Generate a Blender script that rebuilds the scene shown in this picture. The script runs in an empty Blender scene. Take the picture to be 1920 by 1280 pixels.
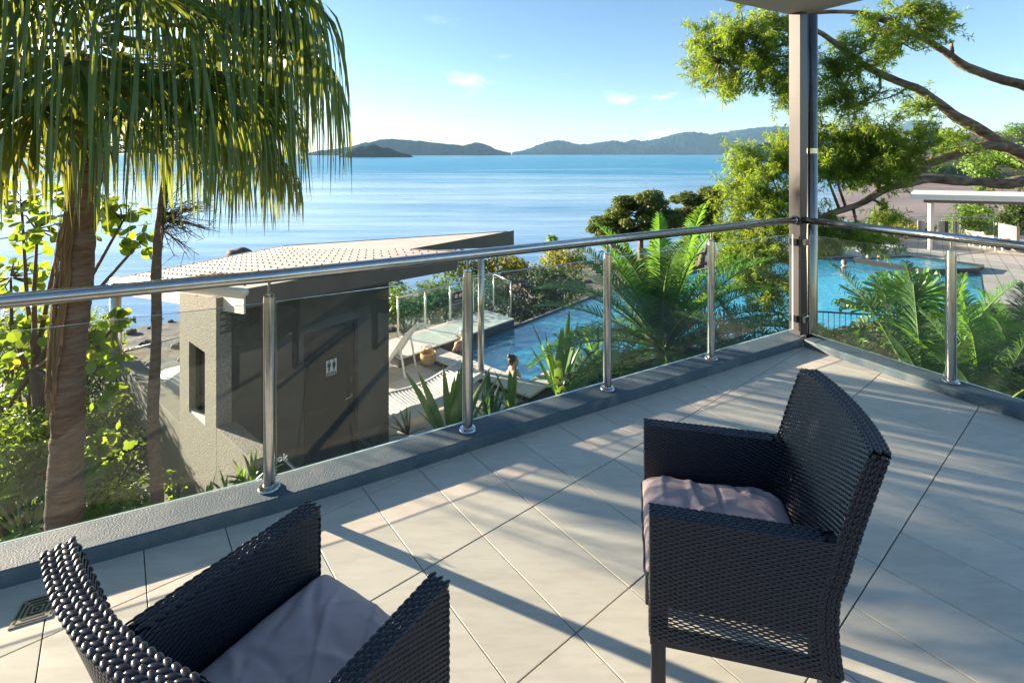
import bpy, bmesh, math, random
import numpy as np
from mathutils import Vector, Matrix

random.seed(7)
rng = np.random.default_rng(11)
scene = bpy.context.scene
COL = scene.collection
R = math.radians

# ------------------------------------------------------------------ camera
H = 1.6            # eye height above the balcony floor (floor is z = 0)
FPX = 935.0        # focal length in pixels of a 1920 wide picture
cam_data = bpy.data.cameras.new('camera')
cam = bpy.data.objects.new('camera', cam_data)
COL.objects.link(cam)
cam.location = (0, 0, H)
cam.rotation_euler = (R(90), 0, 0)
cam_data.sensor_width = 36.0
cam_data.lens = 36.0 * FPX / 1920.0
cam_data.shift_y = -352.0 / 1920.0
cam_data.clip_start = 0.05
cam_data.clip_end = 40000
scene.camera = cam

# ------------------------------------------------------------------ sky, sun, exposure
SUN_EL, SUN_AZ = 12.5, -65.0       # degrees; azimuth from +Y, negative to the left
world = bpy.data.worlds.new('World')
scene.world = world
world.use_nodes = True
wn, wl = world.node_tree.nodes, world.node_tree.links
wn.clear()
w_out = wn.new('ShaderNodeOutputWorld')
w_bg = wn.new('ShaderNodeBackground')
w_sky = wn.new('ShaderNodeTexSky')
w_sky.sky_type = 'NISHITA'
w_sky.sun_disc = False
w_sky.sun_elevation = R(SUN_EL)
w_sky.sun_rotation = R(SUN_AZ)
w_sky.altitude = 20
w_sky.air_density = 1.0
w_sky.dust_density = 0.25
w_sky.ozone_density = 3.0
w_bg.inputs['Strength'].default_value = 0.056
# a few fair-weather clouds: noise on the view direction, flattened towards the horizon
w_tc = wn.new('ShaderNodeTexCoord')
w_sep = wn.new('ShaderNodeSeparateXYZ')
w_map = wn.new('ShaderNodeMapping')
w_map.inputs['Scale'].default_value = (5.0, 5.0, 15.0)
w_map.inputs['Location'].default_value = (1.3, 8.6, 4.2)
w_noise = wn.new('ShaderNodeTexNoise')
w_noise.inputs['Scale'].default_value = 1.0
w_noise.inputs['Detail'].default_value = 8
w_noise.inputs['Roughness'].default_value = 0.55
w_ramp = wn.new('ShaderNodeValToRGB')
w_ramp.color_ramp.elements[0].position = 0.62
w_ramp.color_ramp.elements[1].position = 0.80
w_el = wn.new('ShaderNodeMapRange')
w_el.inputs['From Min'].default_value = 0.30
w_el.inputs['From Max'].default_value = 0.10
w_mul = wn.new('ShaderNodeMath'); w_mul.operation = 'MULTIPLY'
w_mix = wn.new('ShaderNodeMixRGB')
w_mix.inputs['Color2'].default_value = (7.6, 7.8, 8.2, 1)
wl.new(w_tc.outputs['Generated'], w_map.inputs['Vector'])
wl.new(w_tc.outputs['Generated'], w_sep.inputs['Vector'])
wl.new(w_map.outputs['Vector'], w_noise.inputs['Vector'])
wl.new(w_noise.outputs['Fac'], w_ramp.inputs['Fac'])
wl.new(w_sep.outputs['Z'], w_el.inputs['Value'])
wl.new(w_ramp.outputs['Color'], w_mul.inputs[0])
wl.new(w_el.outputs['Result'], w_mul.inputs[1])
wl.new(w_mul.outputs['Value'], w_mix.inputs['Fac'])
wl.new(w_sky.outputs['Color'], w_mix.inputs['Color1'])
wl.new(w_mix.outputs['Color'], w_bg.inputs['Color'])
wl.new(w_bg.outputs['Background'], w_out.inputs['Surface'])

sun_data = bpy.data.lights.new('sun', 'SUN')
sun_data.energy = 5.0
sun_data.angle = R(0.55)
sun_data.color = (1.0, 0.85, 0.66)
sun = bpy.data.objects.new('sun', sun_data)
COL.objects.link(sun)
_ce = math.cos(R(SUN_EL))
SUN_DIR = Vector((_ce * math.sin(R(SUN_AZ)), _ce * math.cos(R(SUN_AZ)), math.sin(R(SUN_EL))))
sun.rotation_euler = SUN_DIR.to_track_quat('Z', 'Y').to_euler()
sun.location = SUN_DIR * 60

vs = scene.view_settings
vs.view_transform = 'Standard'
vs.look = 'None'
vs.exposure = 2.25
vs.gamma = 1.0
vs.use_curve_mapping = False
cy = scene.cycles
cy.max_bounces = 9
cy.diffuse_bounces = 4
cy.glossy_bounces = 4
cy.transmission_bounces = 6
cy.transparent_max_bounces = 32
cy.volume_bounces = 0
cy.caustics_reflective = False
cy.caustics_refractive = False
cy.sample_clamp_indirect = 6
cy.use_denoising = True

# ------------------------------------------------------------------ helpers
def P(u, v, Y):
    """a point at distance Y in front of the camera that the photograph shows at (u, v)"""
    return np.array(((u - 960.0) / FPX * Y, Y, H - (v - 288.0) * Y / FPX))

def PZ(u, v, z):
    return P(u, v, FPX * (H - z) / (v - 288.0))

def nrm(a):
    a = np.asarray(a, float)
    n = np.linalg.norm(a, axis=-1, keepdims=True)
    return a / np.maximum(n, 1e-9)

def world_loc(o):
    l = Vector((0, 0, 0))
    while o is not None:
        l = l + o.location
        o = o.parent
    return l

def link(o, parent=None, world_space=False):
    COL.objects.link(o)
    if parent is not None:
        o.parent = parent
        if world_space:
            o.location = o.location - world_loc(parent)
    return o

def tag(o, label=None, cat=None, group=None, kind=None):
    if label: o['label'] = label
    if cat: o['category'] = cat
    if group: o['group'] = group
    if kind: o['kind'] = kind
    return o

def thing(name, label, cat, loc=(0, 0, 0), rz=0.0, group=None):
    o = bpy.data.objects.new(name, None)
    COL.objects.link(o)
    o.empty_display_size = 0.1
    o.location = Vector([float(c) for c in loc])
    o.rotation_euler = (0, 0, rz)
    return tag(o, label, cat, group)

def mesh_np(name, V, F, smooth=False):
    V = np.asarray(V, np.float32).reshape(-1, 3)
    F = np.asarray(F, np.int32)
    me = bpy.data.meshes.new(name)
    n, k = F.shape
    me.vertices.add(len(V)); me.vertices.foreach_set('co', V.ravel())
    me.loops.add(n * k); me.loops.foreach_set('vertex_index', F.ravel())
    me.polygons.add(n)
    me.polygons.foreach_set('loop_start', np.arange(0, n * k, k, dtype=np.int32))
    if smooth:
        me.polygons.foreach_set('use_smooth', np.ones(n, dtype=bool))
    me.update(calc_edges=True)
    return me

class MB:
    """collects shapes that become ONE mesh object"""
    def __init__(self):
        self.V = []; self.F = []
    def add(self, vs_, fs_):
        o = len(self.V)
        self.V += [tuple(float(c) for c in v) for v in vs_]
        self.F += [tuple(i + o for i in f) for f in fs_]
        return self
    def prism(self, poly, z0, z1):
        """poly: list of (x, y); z0/z1 numbers or functions of (x, y)"""
        a = sum(poly[i][0] * poly[(i + 1) % len(poly)][1] - poly[(i + 1) % len(poly)][0] * poly[i][1] for i in range(len(poly)))
        if a < 0: poly = list(poly)[::-1]
        n = len(poly)
        f0 = z0 if callable(z0) else (lambda x, y: z0)
        f1 = z1 if callable(z1) else (lambda x, y: z1)
        vs_ = [(x, y, f0(x, y)) for x, y in poly] + [(x, y, f1(x, y)) for x, y in poly]
        fs_ = [tuple(range(n))[::-1], tuple(range(n, 2 * n))]
        fs_ += [(i, (i + 1) % n, n + (i + 1) % n, n + i) for i in range(n)]
        return self.add(vs_, fs_)
    def box(self, c, s, rz=0.0, M=None):
        cx, cy_, cz = c; sx, sy, sz = s[0] / 2, s[1] / 2, s[2] / 2
        vs_ = [Vector((x, y, z)) for x in (-sx, sx) for y in (-sy, sy) for z in (-sz, sz)]
        if M is None: M = Matrix.Rotation(rz, 3, 'Z')
        vs_ = [M @ v + Vector((cx, cy_, cz)) for v in vs_]
        return self.add(vs_, [(0, 1, 3, 2), (4, 6, 7, 5), (0, 4, 5, 1), (2, 3, 7, 6), (0, 2, 6, 4), (1, 5, 7, 3)])
    def tube(self, pts, rad, n=8, caps=True):
        pts = [np.asarray(p, float) for p in pts]
        m = len(pts)
        if not hasattr(rad, '__len__'): rad = [rad] * m
        vs_ = []; up = None
        for i in range(m):
            t = pts[min(i + 1, m - 1)] - pts[max(i - 1, 0)]
            t = t / (np.linalg.norm(t) + 1e-9)
            if up is None:
                up = np.array((0, 0, 1.0)) if abs(t[2]) < 0.9 else np.array((1.0, 0, 0))
            a = np.cross(t, up); a /= (np.linalg.norm(a) + 1e-9)
            b = np.cross(a, t); up = b
            for k in range(n):
                w = 2 * math.pi * k / n
                vs_.append(pts[i] + rad[i] * (math.cos(w) * a + math.sin(w) * b))
        fs_ = []
        for i in range(m - 1):
            for k in range(n):
                k2 = (k + 1) % n
                fs_.append((i * n + k, (i + 1) * n + k, (i + 1) * n + k2, i * n + k2))
        if caps:
            fs_.append(tuple(range(n))); fs_.append(tuple(range((m - 1) * n, m * n))[::-1])
        return self.add(vs_, fs_)
    def lathe(self, prof, c=(0, 0, 0), n=20):
        vs_ = []
        for r, z in prof:
            for k in range(n):
                w = 2 * math.pi * k / n
                vs_.append((c[0] + r * math.cos(w), c[1] + r * math.sin(w), c[2] + z))
        m = len(prof); fs_ = []
        for i in range(m - 1):
            for k in range(n):
                k2 = (k + 1) % n
                fs_.append((i * n + k, i * n + k2, (i + 1) * n + k2, (i + 1) * n + k))
        fs_.append(tuple(range(n))[::-1]); fs_.append(tuple(range((m - 1) * n, m * n)))
        return self.add(vs_, fs_)
    def ball(self, c, r, n=10, m=7, M=None):
        if not hasattr(r, '__len__'): r = (r, r, r)
        vs_ = []
        for i in range(1, m):
            th = math.pi * i / m
            for k in range(n):
                w = 2 * math.pi * k / n
                vs_.append(Vector((r[0] * math.sin(th) * math.cos(w), r[1] * math.sin(th) * math.sin(w), r[2] * math.cos(th))))
        vs_.append(Vector((0, 0, r[2]))); vs_.append(Vector((0, 0, -r[2])))
        if M is not None: vs_ = [M @ v for v in vs_]
        vs_ = [v + Vector([float(q) for q in c]) for v in vs_]
        fs_ = []
        for i in range(m - 2):
            for k in range(n):
                k2 = (k + 1) % n
                fs_.append((i * n + k, (i + 1) * n + k, (i + 1) * n + k2, i * n + k2))
        T, B = (m - 1) * n, (m - 1) * n + 1
        for k in range(n):
            k2 = (k + 1) % n
            fs_.append((T, k, k2)); fs_.append((B, (m - 2) * n + k2, (m - 2) * n + k))
        return self.add(vs_, fs_)
    def mesh(self, name, smooth=False):
        me = bpy.data.meshes.new(name)
        me.from_pydata(self.V, [], self.F)
        if smooth:
            me.polygons.foreach_set('use_smooth', np.ones(len(me.polygons), dtype=bool))
        me.update()
        return me
    def build(self, name, material, parent=None, smooth=False, world_space=True, bevel=0, segs=2):
        me = self.mesh(name, smooth)
        return mobj(name, me, material, parent, world_space, bevel, segs)

def mobj(name, me, material, parent=None, world_space=True, bevel=0, segs=2):
    if material is not None and not me.materials: me.materials.append(material)
    o = bpy.data.objects.new(name, me)
    link(o, parent, world_space)
    if bevel:
        b = o.modifiers.new('bevel', 'BEVEL'); b.width = bevel; b.segments = segs
        b.limit_method = 'ANGLE'; b.angle_limit = R(40)
    return o

def smooth_by_angle(o, deg=40):
    me = o.data
    me.polygons.foreach_set('use_smooth', np.ones(len(me.polygons), dtype=bool))
    try: me.set_sharp_from_angle(angle=R(deg))
    except Exception: pass
    return o

def copy_tree(o, parent=None):
    c = o.copy(); COL.objects.link(c); c.parent = parent
    for ch in o.children: copy_tree(ch, c)
    return c

def clip_poly(poly, planes):
    """Sutherland-Hodgman: keep a*x + b*y <= c"""
    for a, b, c in planes:
        out = []
        for i in range(len(poly)):
            p, q = poly[i], poly[(i + 1) % len(poly)]
            dp, dq = a * p[0] + b * p[1] - c, a * q[0] + b * q[1] - c
            if dp <= 0: out.append(p)
            if dp * dq < 0:
                t = dp / (dp - dq)
                out.append((p[0] + t * (q[0] - p[0]), p[1] + t * (q[1] - p[1])))
        poly = out
        if len(poly) < 3: return []
    return poly

def strips(Pt, W, S):
    """n ribbons of k points: Pt (n,k,3), W (n,k) widths, S (n,k,3) side vectors -> V, F"""
    n, k, _ = Pt.shape
    off = S * (W[..., None] * 0.5)
    V = np.stack([Pt - off, Pt + off], axis=2).reshape(-1, 3)
    b = (np.arange(n)[:, None] * k + np.arange(k - 1)[None, :]) * 2
    F = np.stack([b, b + 1, b + 3, b + 2], axis=-1).reshape(-1, 4)
    return V, F

def merge(parts):
    Vs, Fs, o = [], [], 0
    for V, F in parts:
        Vs.append(V); Fs.append(F + o); o += len(V)
    return np.concatenate(Vs), np.concatenate(Fs)

# ------------------------------------------------------------------ materials
def new_mat(name):
    m = bpy.data.materials.new(name); m.use_nodes = True
    nt = m.node_tree
    b = nt.nodes['Principled BSDF']
    return m, nt.nodes, nt.links, b

def setc(sock, c): sock.default_value = (c[0], c[1], c[2], 1)

def surf(name, c1, c2=None, scale=6.0, rough=0.6, metal=0.0, spec=0.5, bump=0.0, bscale=80.0, bdist=0.004,
         stretch=(1, 1, 1), c3=None, scale3=1.0, amt3=0.5, rough2=None, rand=0.0, rot=0.0, detail=6):
    m, N, L, b = new_mat(name)
    b.inputs['Roughness'].default_value = rough
    b.inputs['Metallic'].default_value = metal
    b.inputs['Specular IOR Level'].default_value = spec
    tc = N.new('ShaderNodeTexCoord'); mp = N.new('ShaderNodeMapping')
    mp.inputs['Scale'].default_value = stretch
    mp.inputs['Rotation'].default_value = (0, 0, rot)
    L.new(tc.outputs['Object'], mp.inputs['Vector'])
    vec = mp.outputs['Vector']
    if rand:
        oi = N.new('ShaderNodeObjectInfo'); ad = N.new('ShaderNodeVectorMath'); ad.operation = 'ADD'
        sc_ = N.new('ShaderNodeMath'); sc_.operation = 'MULTIPLY'; sc_.inputs[1].default_value = 37.0
        L.new(oi.outputs['Random'], sc_.inputs[0])
        L.new(vec, ad.inputs[0]); L.new(sc_.outputs[0], ad.inputs[1])
        vec = ad.outputs['Vector']
    col = None
    if c2 is not None:
        nz = N.new('ShaderNodeTexNoise'); nz.inputs['Scale'].default_value = scale
        nz.inputs['Detail'].default_value = detail; nz.inputs['Roughness'].default_value = 0.6
        L.new(vec, nz.inputs['Vector'])
        rp = N.new('ShaderNodeValToRGB')
        rp.color_ramp.elements[0].position = 0.32; rp.color_ramp.elements[1].position = 0.68
        setc_el = rp.color_ramp.elements
        setc_el[0].color = (*c1, 1); setc_el[1].color = (*c2, 1)
        L.new(nz.outputs['Fac'], rp.inputs['Fac'])
        col = rp.outputs['Color']
        if rough2 is not None:
            mr = N.new('ShaderNodeMapRange')
            mr.inputs['From Min'].default_value = 0.3; mr.inputs['From Max'].default_value = 0.7
            mr.inputs['To Min'].default_value = rough; mr.inputs['To Max'].default_value = rough2
            L.new(nz.outputs['Fac'], mr.inputs['Value']); L.new(mr.outputs['Result'], b.inputs['Roughness'])
        if c3 is not None:
            n3 = N.new('ShaderNodeTexNoise'); n3.inputs['Scale'].default_value = scale3; n3.inputs['Detail'].default_value = 5
            L.new(vec, n3.inputs['Vector'])
            r3 = N.new('ShaderNodeValToRGB')
            r3.color_ramp.elements[0].position = 0.48; r3.color_ramp.elements[1].position = 0.66
            r3.color_ramp.elements[0].color = (0, 0, 0, 1); r3.color_ramp.elements[1].color = (amt3, amt3, amt3, 1)
            L.new(n3.outputs['Fac'], r3.inputs['Fac'])
            mx = N.new('ShaderNodeMixRGB'); setc(mx.inputs['Color2'], c3)
            L.new(r3.outputs['Color'], mx.inputs['Fac']); L.new(col, mx.inputs['Color1'])
            col = mx.outputs['Color']
    if rand:
        hv = N.new('ShaderNodeHueSaturation')
        mr2 = N.new('ShaderNodeMapRange')
        mr2.inputs['To Min'].default_value = 1 - rand; mr2.inputs['To Max'].default_value = 1 + rand
        L.new(oi.outputs['Random'], mr2.inputs['Value']); L.new(mr2.outputs['Result'], hv.inputs['Value'])
        if col is None: setc(hv.inputs['Color'], c1)
        else: L.new(col, hv.inputs['Color'])
        col = hv.outputs['Color']
    if col is None: setc(b.inputs['Base Color'], c1)
    else: L.new(col, b.inputs['Base Color'])
    if bump:
        nb = N.new('ShaderNodeTexNoise'); nb.inputs['Scale'].default_value = bscale; nb.inputs['Detail'].default_value = 4
        L.new(vec, nb.inputs['Vector'])
        bp = N.new('ShaderNodeBump'); bp.inputs['Strength'].default_value = bump; bp.inputs['Distance'].default_value = bdist
        L.new(nb.outputs['Fac'], bp.inputs['Height']); L.new(bp.outputs['Normal'], b.inputs['Normal'])
    return m

def leaf(name, dark, light, trans, tfac=0.4, rough=0.45, spec=0.4, third=None, third_amt=0.0, patch=0.0):
    """foliage: every leaf island takes its own tint between two colours; light shines through"""
    m, N, L, b = new_mat(name)
    g = N.new('ShaderNodeNewGeometry')
    rp = N.new('ShaderNodeValToRGB')
    rp.color_ramp.elements[0].color = (*dark, 1); rp.color_ramp.elements[1].color = (*light, 1)
    if third is not None:
        rp.color_ramp.elements[1].position = 1 - third_amt - 0.02
        e = rp.color_ramp.elements.new(1 - third_amt * 0.6); e.color = (*third, 1)
    L.new(g.outputs['Random Per Island'], rp.inputs['Fac'])
    col = rp.outputs['Color']
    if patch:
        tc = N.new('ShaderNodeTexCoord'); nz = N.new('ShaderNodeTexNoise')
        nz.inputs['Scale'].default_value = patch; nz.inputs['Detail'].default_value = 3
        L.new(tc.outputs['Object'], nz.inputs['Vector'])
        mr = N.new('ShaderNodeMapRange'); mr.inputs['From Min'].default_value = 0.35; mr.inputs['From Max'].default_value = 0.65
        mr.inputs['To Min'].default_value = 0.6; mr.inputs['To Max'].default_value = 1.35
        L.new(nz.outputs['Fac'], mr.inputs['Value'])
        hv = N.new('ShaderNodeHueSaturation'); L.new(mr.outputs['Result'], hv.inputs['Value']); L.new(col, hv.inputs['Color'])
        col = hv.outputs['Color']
    L.new(col, b.inputs['Base Color'])
    b.inputs['Roughness'].default_value = rough
    b.inputs['Specular IOR Level'].default_value = spec
    tr = N.new('ShaderNodeBsdfTranslucent')
    mt = N.new('ShaderNodeMixRGB'); mt.blend_type = 'MIX'; mt.inputs['Fac'].default_value = 0.6
    setc(mt.inputs['Color2'], trans); L.new(col, mt.inputs['Color1']); L.new(mt.outputs['Color'], tr.inputs['Color'])
    mx = N.new('ShaderNodeMixShader'); mx.inputs['Fac'].default_value = tfac
    out = N['Material Output']
    L.new(b.outputs['BSDF'], mx.inputs[1]); L.new(tr.outputs['BSDF'], mx.inputs[2]); L.new(mx.outputs['Shader'], out.inputs['Surface'])
    return m

def pane_glass(name, tint, refl=1.0, rough=0.0):
    """thin clear sheet: sees through straight, mirrors by Fresnel"""
    m, N, L, b = new_mat(name)
    N.remove(b)
    t = N.new('ShaderNodeBsdfTransparent'); setc(t.inputs['Color'], tint)
    g = N.new('ShaderNodeBsdfGlossy'); g.inputs['Roughness'].default_value = rough
    fr = N.new('ShaderNodeFresnel')
    ge = N.new('ShaderNodeNewGeometry'); mr = N.new('ShaderNodeMapRange')          # same mirror strength from both faces of the sheet
    mr.inputs['To Min'].default_value = 1.5; mr.inputs['To Max'].default_value = 1 / 1.5
    L.new(ge.outputs['Backfacing'], mr.inputs['Value']); L.new(mr.outputs['Result'], fr.inputs['IOR'])
    ml = N.new('ShaderNodeMath'); ml.operation = 'MULTIPLY'; ml.inputs[1].default_value = refl
    mx = N.new('ShaderNodeMixShader')
    L.new(fr.outputs['Fac'], ml.inputs[0]); L.new(ml.outputs[0], mx.inputs['Fac'])
    L.new(t.outputs['BSDF'], mx.inputs[1]); L.new(g.outputs['BSDF'], mx.inputs[2])
    # faint salt bloom on the sheet
    df = N.new('ShaderNodeBsdfDiffuse'); setc(df.inputs['Color'], (0.8, 0.8, 0.78))
    tc = N.new('ShaderNodeTexCoord'); nz = N.new('ShaderNodeTexNoise'); nz.inputs['Scale'].default_value = 2.5; nz.inputs['Detail'].default_value = 8; nz.inputs['Roughness'].default_value = 0.7
    L.new(tc.outputs['Object'], nz.inputs['Vector'])
    m2 = N.new('ShaderNodeMapRange'); m2.inputs['From Min'].default_value = 0.45; m2.inputs['From Max'].default_value = 0.8; m2.inputs['To Max'].default_value = 0.022
    L.new(nz.outputs['Fac'], m2.inputs['Value'])
    mx2 = N.new('ShaderNodeMixShader'); L.new(m2.outputs['Result'], mx2.inputs['Fac']); L.new(mx.outputs['Shader'], mx2.inputs[1]); L.new(df.outputs['BSDF'], mx2.inputs[2])
    L.new(mx2.outputs['Shader'], N['Material Output'].inputs['Surface'])
    return m

MT = {}
MT['tile'] = surf('floor_tile', (0.56, 0.50, 0.41), (0.65, 0.58, 0.48), scale=3.0, rough=0.34, rough2=0.5, spec=0.45, bump=0.10,
                  bscale=240, bdist=0.002, stretch=(1, 5, 1), c3=(0.51, 0.445, 0.36), scale3=9, amt3=0.5, rand=0.05, rot=R(-38.5))
MT['grout'] = surf('dark_grout', (0.075, 0.07, 0.065), (0.13, 0.12, 0.11), scale=30, rough=0.9)
MT['kerb'] = surf('painted_render_blue_grey', (0.048, 0.085, 0.108), (0.080, 0.115, 0.135), scale=2.6, rough=0.72, bump=0.8, bscale=130,
                  bdist=0.004, c3=(0.17, 0.175, 0.17), scale3=7, amt3=0.5)
MT['steel'] = surf('polished_stainless', (0.58, 0.56, 0.53), (0.48, 0.465, 0.44), scale=22, rough=0.12, rough2=0.27, metal=1.0)
MT['steel_warm'] = surf('brushed_stainless', (0.66, 0.62, 0.55), rough=0.28, metal=1.0)
MT['alum'] = surf('powder_coated_aluminium', (0.082, 0.074, 0.070), (0.10, 0.091, 0.086), scale=3, rough=0.36, metal=0.35)
MT['pipe'] = surf('dull_bronze_steel', (0.30, 0.265, 0.225), (0.36, 0.32, 0.27), scale=10, rough=0.20, metal=1.0)
MT['bracket'] = surf('dark_bracket', (0.05, 0.04, 0.04), rough=0.25, metal=0.6)
MT['glass'] = pane_glass('clear_glass', (0.935, 0.965, 0.955), 0.85)
MT['glass_green'] = pane_glass('green_glass', (0.87, 0.965, 0.94), 0.9)
m_, N_, L_, b_ = new_mat('glass_edge')
setc(b_.inputs['Base Color'], (0.72, 0.88, 0.84)); b_.inputs['Roughness'].default_value = 0.15
b_.inputs['Transmission Weight'].default_value = 0.35
MT['glass_edge'] = m_
MT['soffit'] = surf('painted_soffit', (0.74, 0.70, 0.62), (0.78, 0.74, 0.66), scale=2, rough=0.7)
MT['wicker'] = surf('dark_synthetic_wicker', (0.007, 0.010, 0.022), (0.017, 0.016, 0.028), scale=70, rough=0.31, spec=0.5)
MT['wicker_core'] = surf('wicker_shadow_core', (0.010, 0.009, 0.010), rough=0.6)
MT['cushion'] = surf('mauve_cushion_fabric', (0.54, 0.40, 0.375), (0.62, 0.47, 0.44), scale=5, rough=0.85, spec=0.2, bump=0.35, bscale=420,
                     bdist=0.001, c3=(0.66, 0.52, 0.48), scale3=3.5, amt3=0.6)
MT['piping'] = surf('dark_piping', (0.03, 0.03, 0.04), rough=0.7)
MT['stucco'] = surf('olive_grey_stucco', (0.155, 0.148, 0.122), (0.345, 0.325, 0.275), scale=55, rough=0.9, bump=1.0, bscale=55, bdist=0.012,
                    c3=(0.25, 0.24, 0.20), scale3=1.6, amt3=0.45)
MT['smooth_render'] = surf('smooth_olive_render', (0.165, 0.16, 0.13), (0.21, 0.205, 0.165), scale=3, rough=0.85, bump=0.3, bscale=60, bdist=0.003)
MT['dark_wall'] = surf('dark_painted_wall', (0.064, 0.061, 0.050), (0.092, 0.087, 0.071), scale=2.2, rough=0.6, bump=0.12, bscale=40, bdist=0.003,
                       c3=(0.10, 0.095, 0.08), scale3=3, amt3=0.35)
MT['door'] = surf('dark_painted_door', (0.026, 0.026, 0.022), (0.038, 0.037, 0.031), scale=3, rough=0.38)
MT['fascia_dark'] = surf('brown_grey_fascia', (0.115, 0.098, 0.080), (0.14, 0.12, 0.098), scale=3, rough=0.6)
MT['roof'] = surf('cream_metal_roof', (0.50, 0.405, 0.315), (0.58, 0.48, 0.385), scale=1.6, rough=0.5, c3=(0.35, 0.31, 0.26), scale3=2.6, amt3=0.45)
MT['screw'] = surf('roof_screw', (0.07, 0.06, 0.055), rough=0.5)
MT['white'] = surf('white_paint', (0.80, 0.80, 0.78), rough=0.5)
MT['plastic'] = surf('white_moulded_plastic', (0.78, 0.76, 0.72), (0.82, 0.80, 0.77), scale=4, rough=0.38)
MT['black'] = surf('black_plastic', (0.012, 0.012, 0.013), rough=0.4)
MT['window_dark'] = surf('dark_window_glass', (0.02, 0.025, 0.022), rough=0.03, spec=0.8)
MT['frame_dark'] = surf('dark_window_frame', (0.03, 0.03, 0.03), rough=0.4)
MT['deck'] = surf('pool_deck_tile', (0.56, 0.51, 0.44), (0.66, 0.605, 0.53), scale=4, rough=0.7, bump=0.2, bscale=90, bdist=0.003, rand=0.06)
MT['deck_far'] = surf('pale_pavers', (0.43, 0.395, 0.35), (0.51, 0.47, 0.42), scale=2.0, rough=0.75, c3=(0.36, 0.33, 0.30), scale3=0.6, amt3=0.5)
def add_joints(m, w, h, rot):
    N, L = m.node_tree.nodes, m.node_tree.links; b = N['Principled BSDF']
    src = b.inputs['Base Color'].links[0].from_socket
    tc = N.new('ShaderNodeTexCoord'); mp = N.new('ShaderNodeMapping'); mp.inputs['Rotation'].default_value = (0, 0, rot)
    br = N.new('ShaderNodeTexBrick'); br.inputs['Scale'].default_value = 1.0; br.inputs['Brick Width'].default_value = w; br.inputs['Row Height'].default_value = h
    br.inputs['Mortar Size'].default_value = 0.012; br.offset = 0.0
    setc(br.inputs['Color1'], (1, 1, 1)); setc(br.inputs['Color2'], (0.86, 0.86, 0.86)); setc(br.inputs['Mortar'], (0.35, 0.34, 0.33))
    mx = N.new('ShaderNodeMixRGB'); mx.blend_type = 'MULTIPLY'; mx.inputs['Fac'].default_value = 1.0
    L.new(tc.outputs['Object'], mp.inputs['Vector']); L.new(mp.outputs['Vector'], br.inputs['Vector'])
    L.new(src, mx.inputs['Color1']); L.new(br.outputs['Color'], mx.inputs['Color2']); L.new(mx.outputs['Color'], b.inputs['Base Color'])
add_joints(MT['deck_far'], 0.9, 0.45, R(-50))
MT['coping'] = surf('pale_coping_stone', (0.62, 0.58, 0.53), (0.70, 0.66, 0.61), scale=3, rough=0.65, rand=0.05)
MT['pool_dark'] = surf('dark_waterline_tile', (0.020, 0.023, 0.026), (0.035, 0.038, 0.04), scale=20, rough=0.25)
MT['pool_floor'] = surf('turquoise_pool_floor', (0.12, 0.62, 0.80), (0.20, 0.72, 0.86), scale=1.2, rough=0.6)
MT['soil'] = surf('garden_soil', (0.035, 0.028, 0.020), (0.075, 0.058, 0.040), scale=4, rough=1.0, bump=1, bscale=18, bdist=0.04)
MT['blackfence'] = surf('black_powder_coat', (0.012, 0.013, 0.014), rough=0.4)
MT['bark'] = surf('rough_brown_bark', (0.045, 0.028, 0.020), (0.29, 0.195, 0.13), scale=11, rough=0.95, bump=1.0, bscale=16, bdist=0.05,
                  stretch=(0.35, 1.0, 1.0), c3=(0.33, 0.25, 0.18), scale3=5, amt3=0.6)
MT['palm_bark'] = surf('ringed_palm_bark', (0.105, 0.058, 0.036), (0.25, 0.150, 0.100), scale=7, rough=0.95, bump=1.0, bscale=11, bdist=0.03,
                       stretch=(1, 1, 7), c3=(0.24, 0.19, 0.155), scale3=3, amt3=0.6)
MT['thin_bark'] = surf('thin_palm_bark', (0.10, 0.072, 0.052), (0.19, 0.14, 0.105), scale=8, rough=0.95, bump=1.0, bscale=14, bdist=0.02, stretch=(1, 1, 4))
MT['twig'] = surf('brown_twig', (0.10, 0.062, 0.040), (0.16, 0.10, 0.065), scale=8, rough=0.9)
MT['fan'] = leaf('fan_palm_ribbon', (0.024, 0.095, 0.042), (0.085, 0.195, 0.052), (0.54, 0.56, 0.03), 0.43, rough=0.34, spec=0.6)
MT['fan_old'] = leaf('fan_palm_old_ribbon', (0.060, 0.105, 0.022), (0.15, 0.165, 0.035), (0.50, 0.48, 0.05), 0.40)
MT['thatch'] = leaf('dead_palm_fibre', (0.14, 0.085, 0.045), (0.27, 0.175, 0.095), (0.35, 0.2, 0.08), 0.15, rough=0.8, spec=0.1)
MT['grape'] = leaf('round_glossy_leaf', (0.030, 0.080, 0.014), (0.105, 0.20, 0.022), (0.50, 0.66, 0.03), 0.45, rough=0.32, spec=0.5, third=(0.55, 0.30, 0.02), third_amt=0.05)
MT['cycad'] = leaf('cycad_leaflet', (0.045, 0.155, 0.022), (0.115, 0.28, 0.036), (0.36, 0.64, 0.04), 0.46, rough=0.30, spec=0.55)
MT['cycad_deep'] = leaf('deep_palm_leaflet', (0.022, 0.070, 0.028), (0.060, 0.125, 0.040), (0.20, 0.36, 0.05), 0.35, rough=0.32, spec=0.55)
MT['dry'] = leaf('dry_frond_leaflet', (0.25, 0.19, 0.085), (0.42, 0.33, 0.16), (0.55, 0.42, 0.15), 0.3, rough=0.7)
MT['strap'] = leaf('strap_leaf', (0.055, 0.135, 0.022), (0.12, 0.24, 0.035), (0.42, 0.62, 0.05), 0.40, rough=0.35, spec=0.5)
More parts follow.
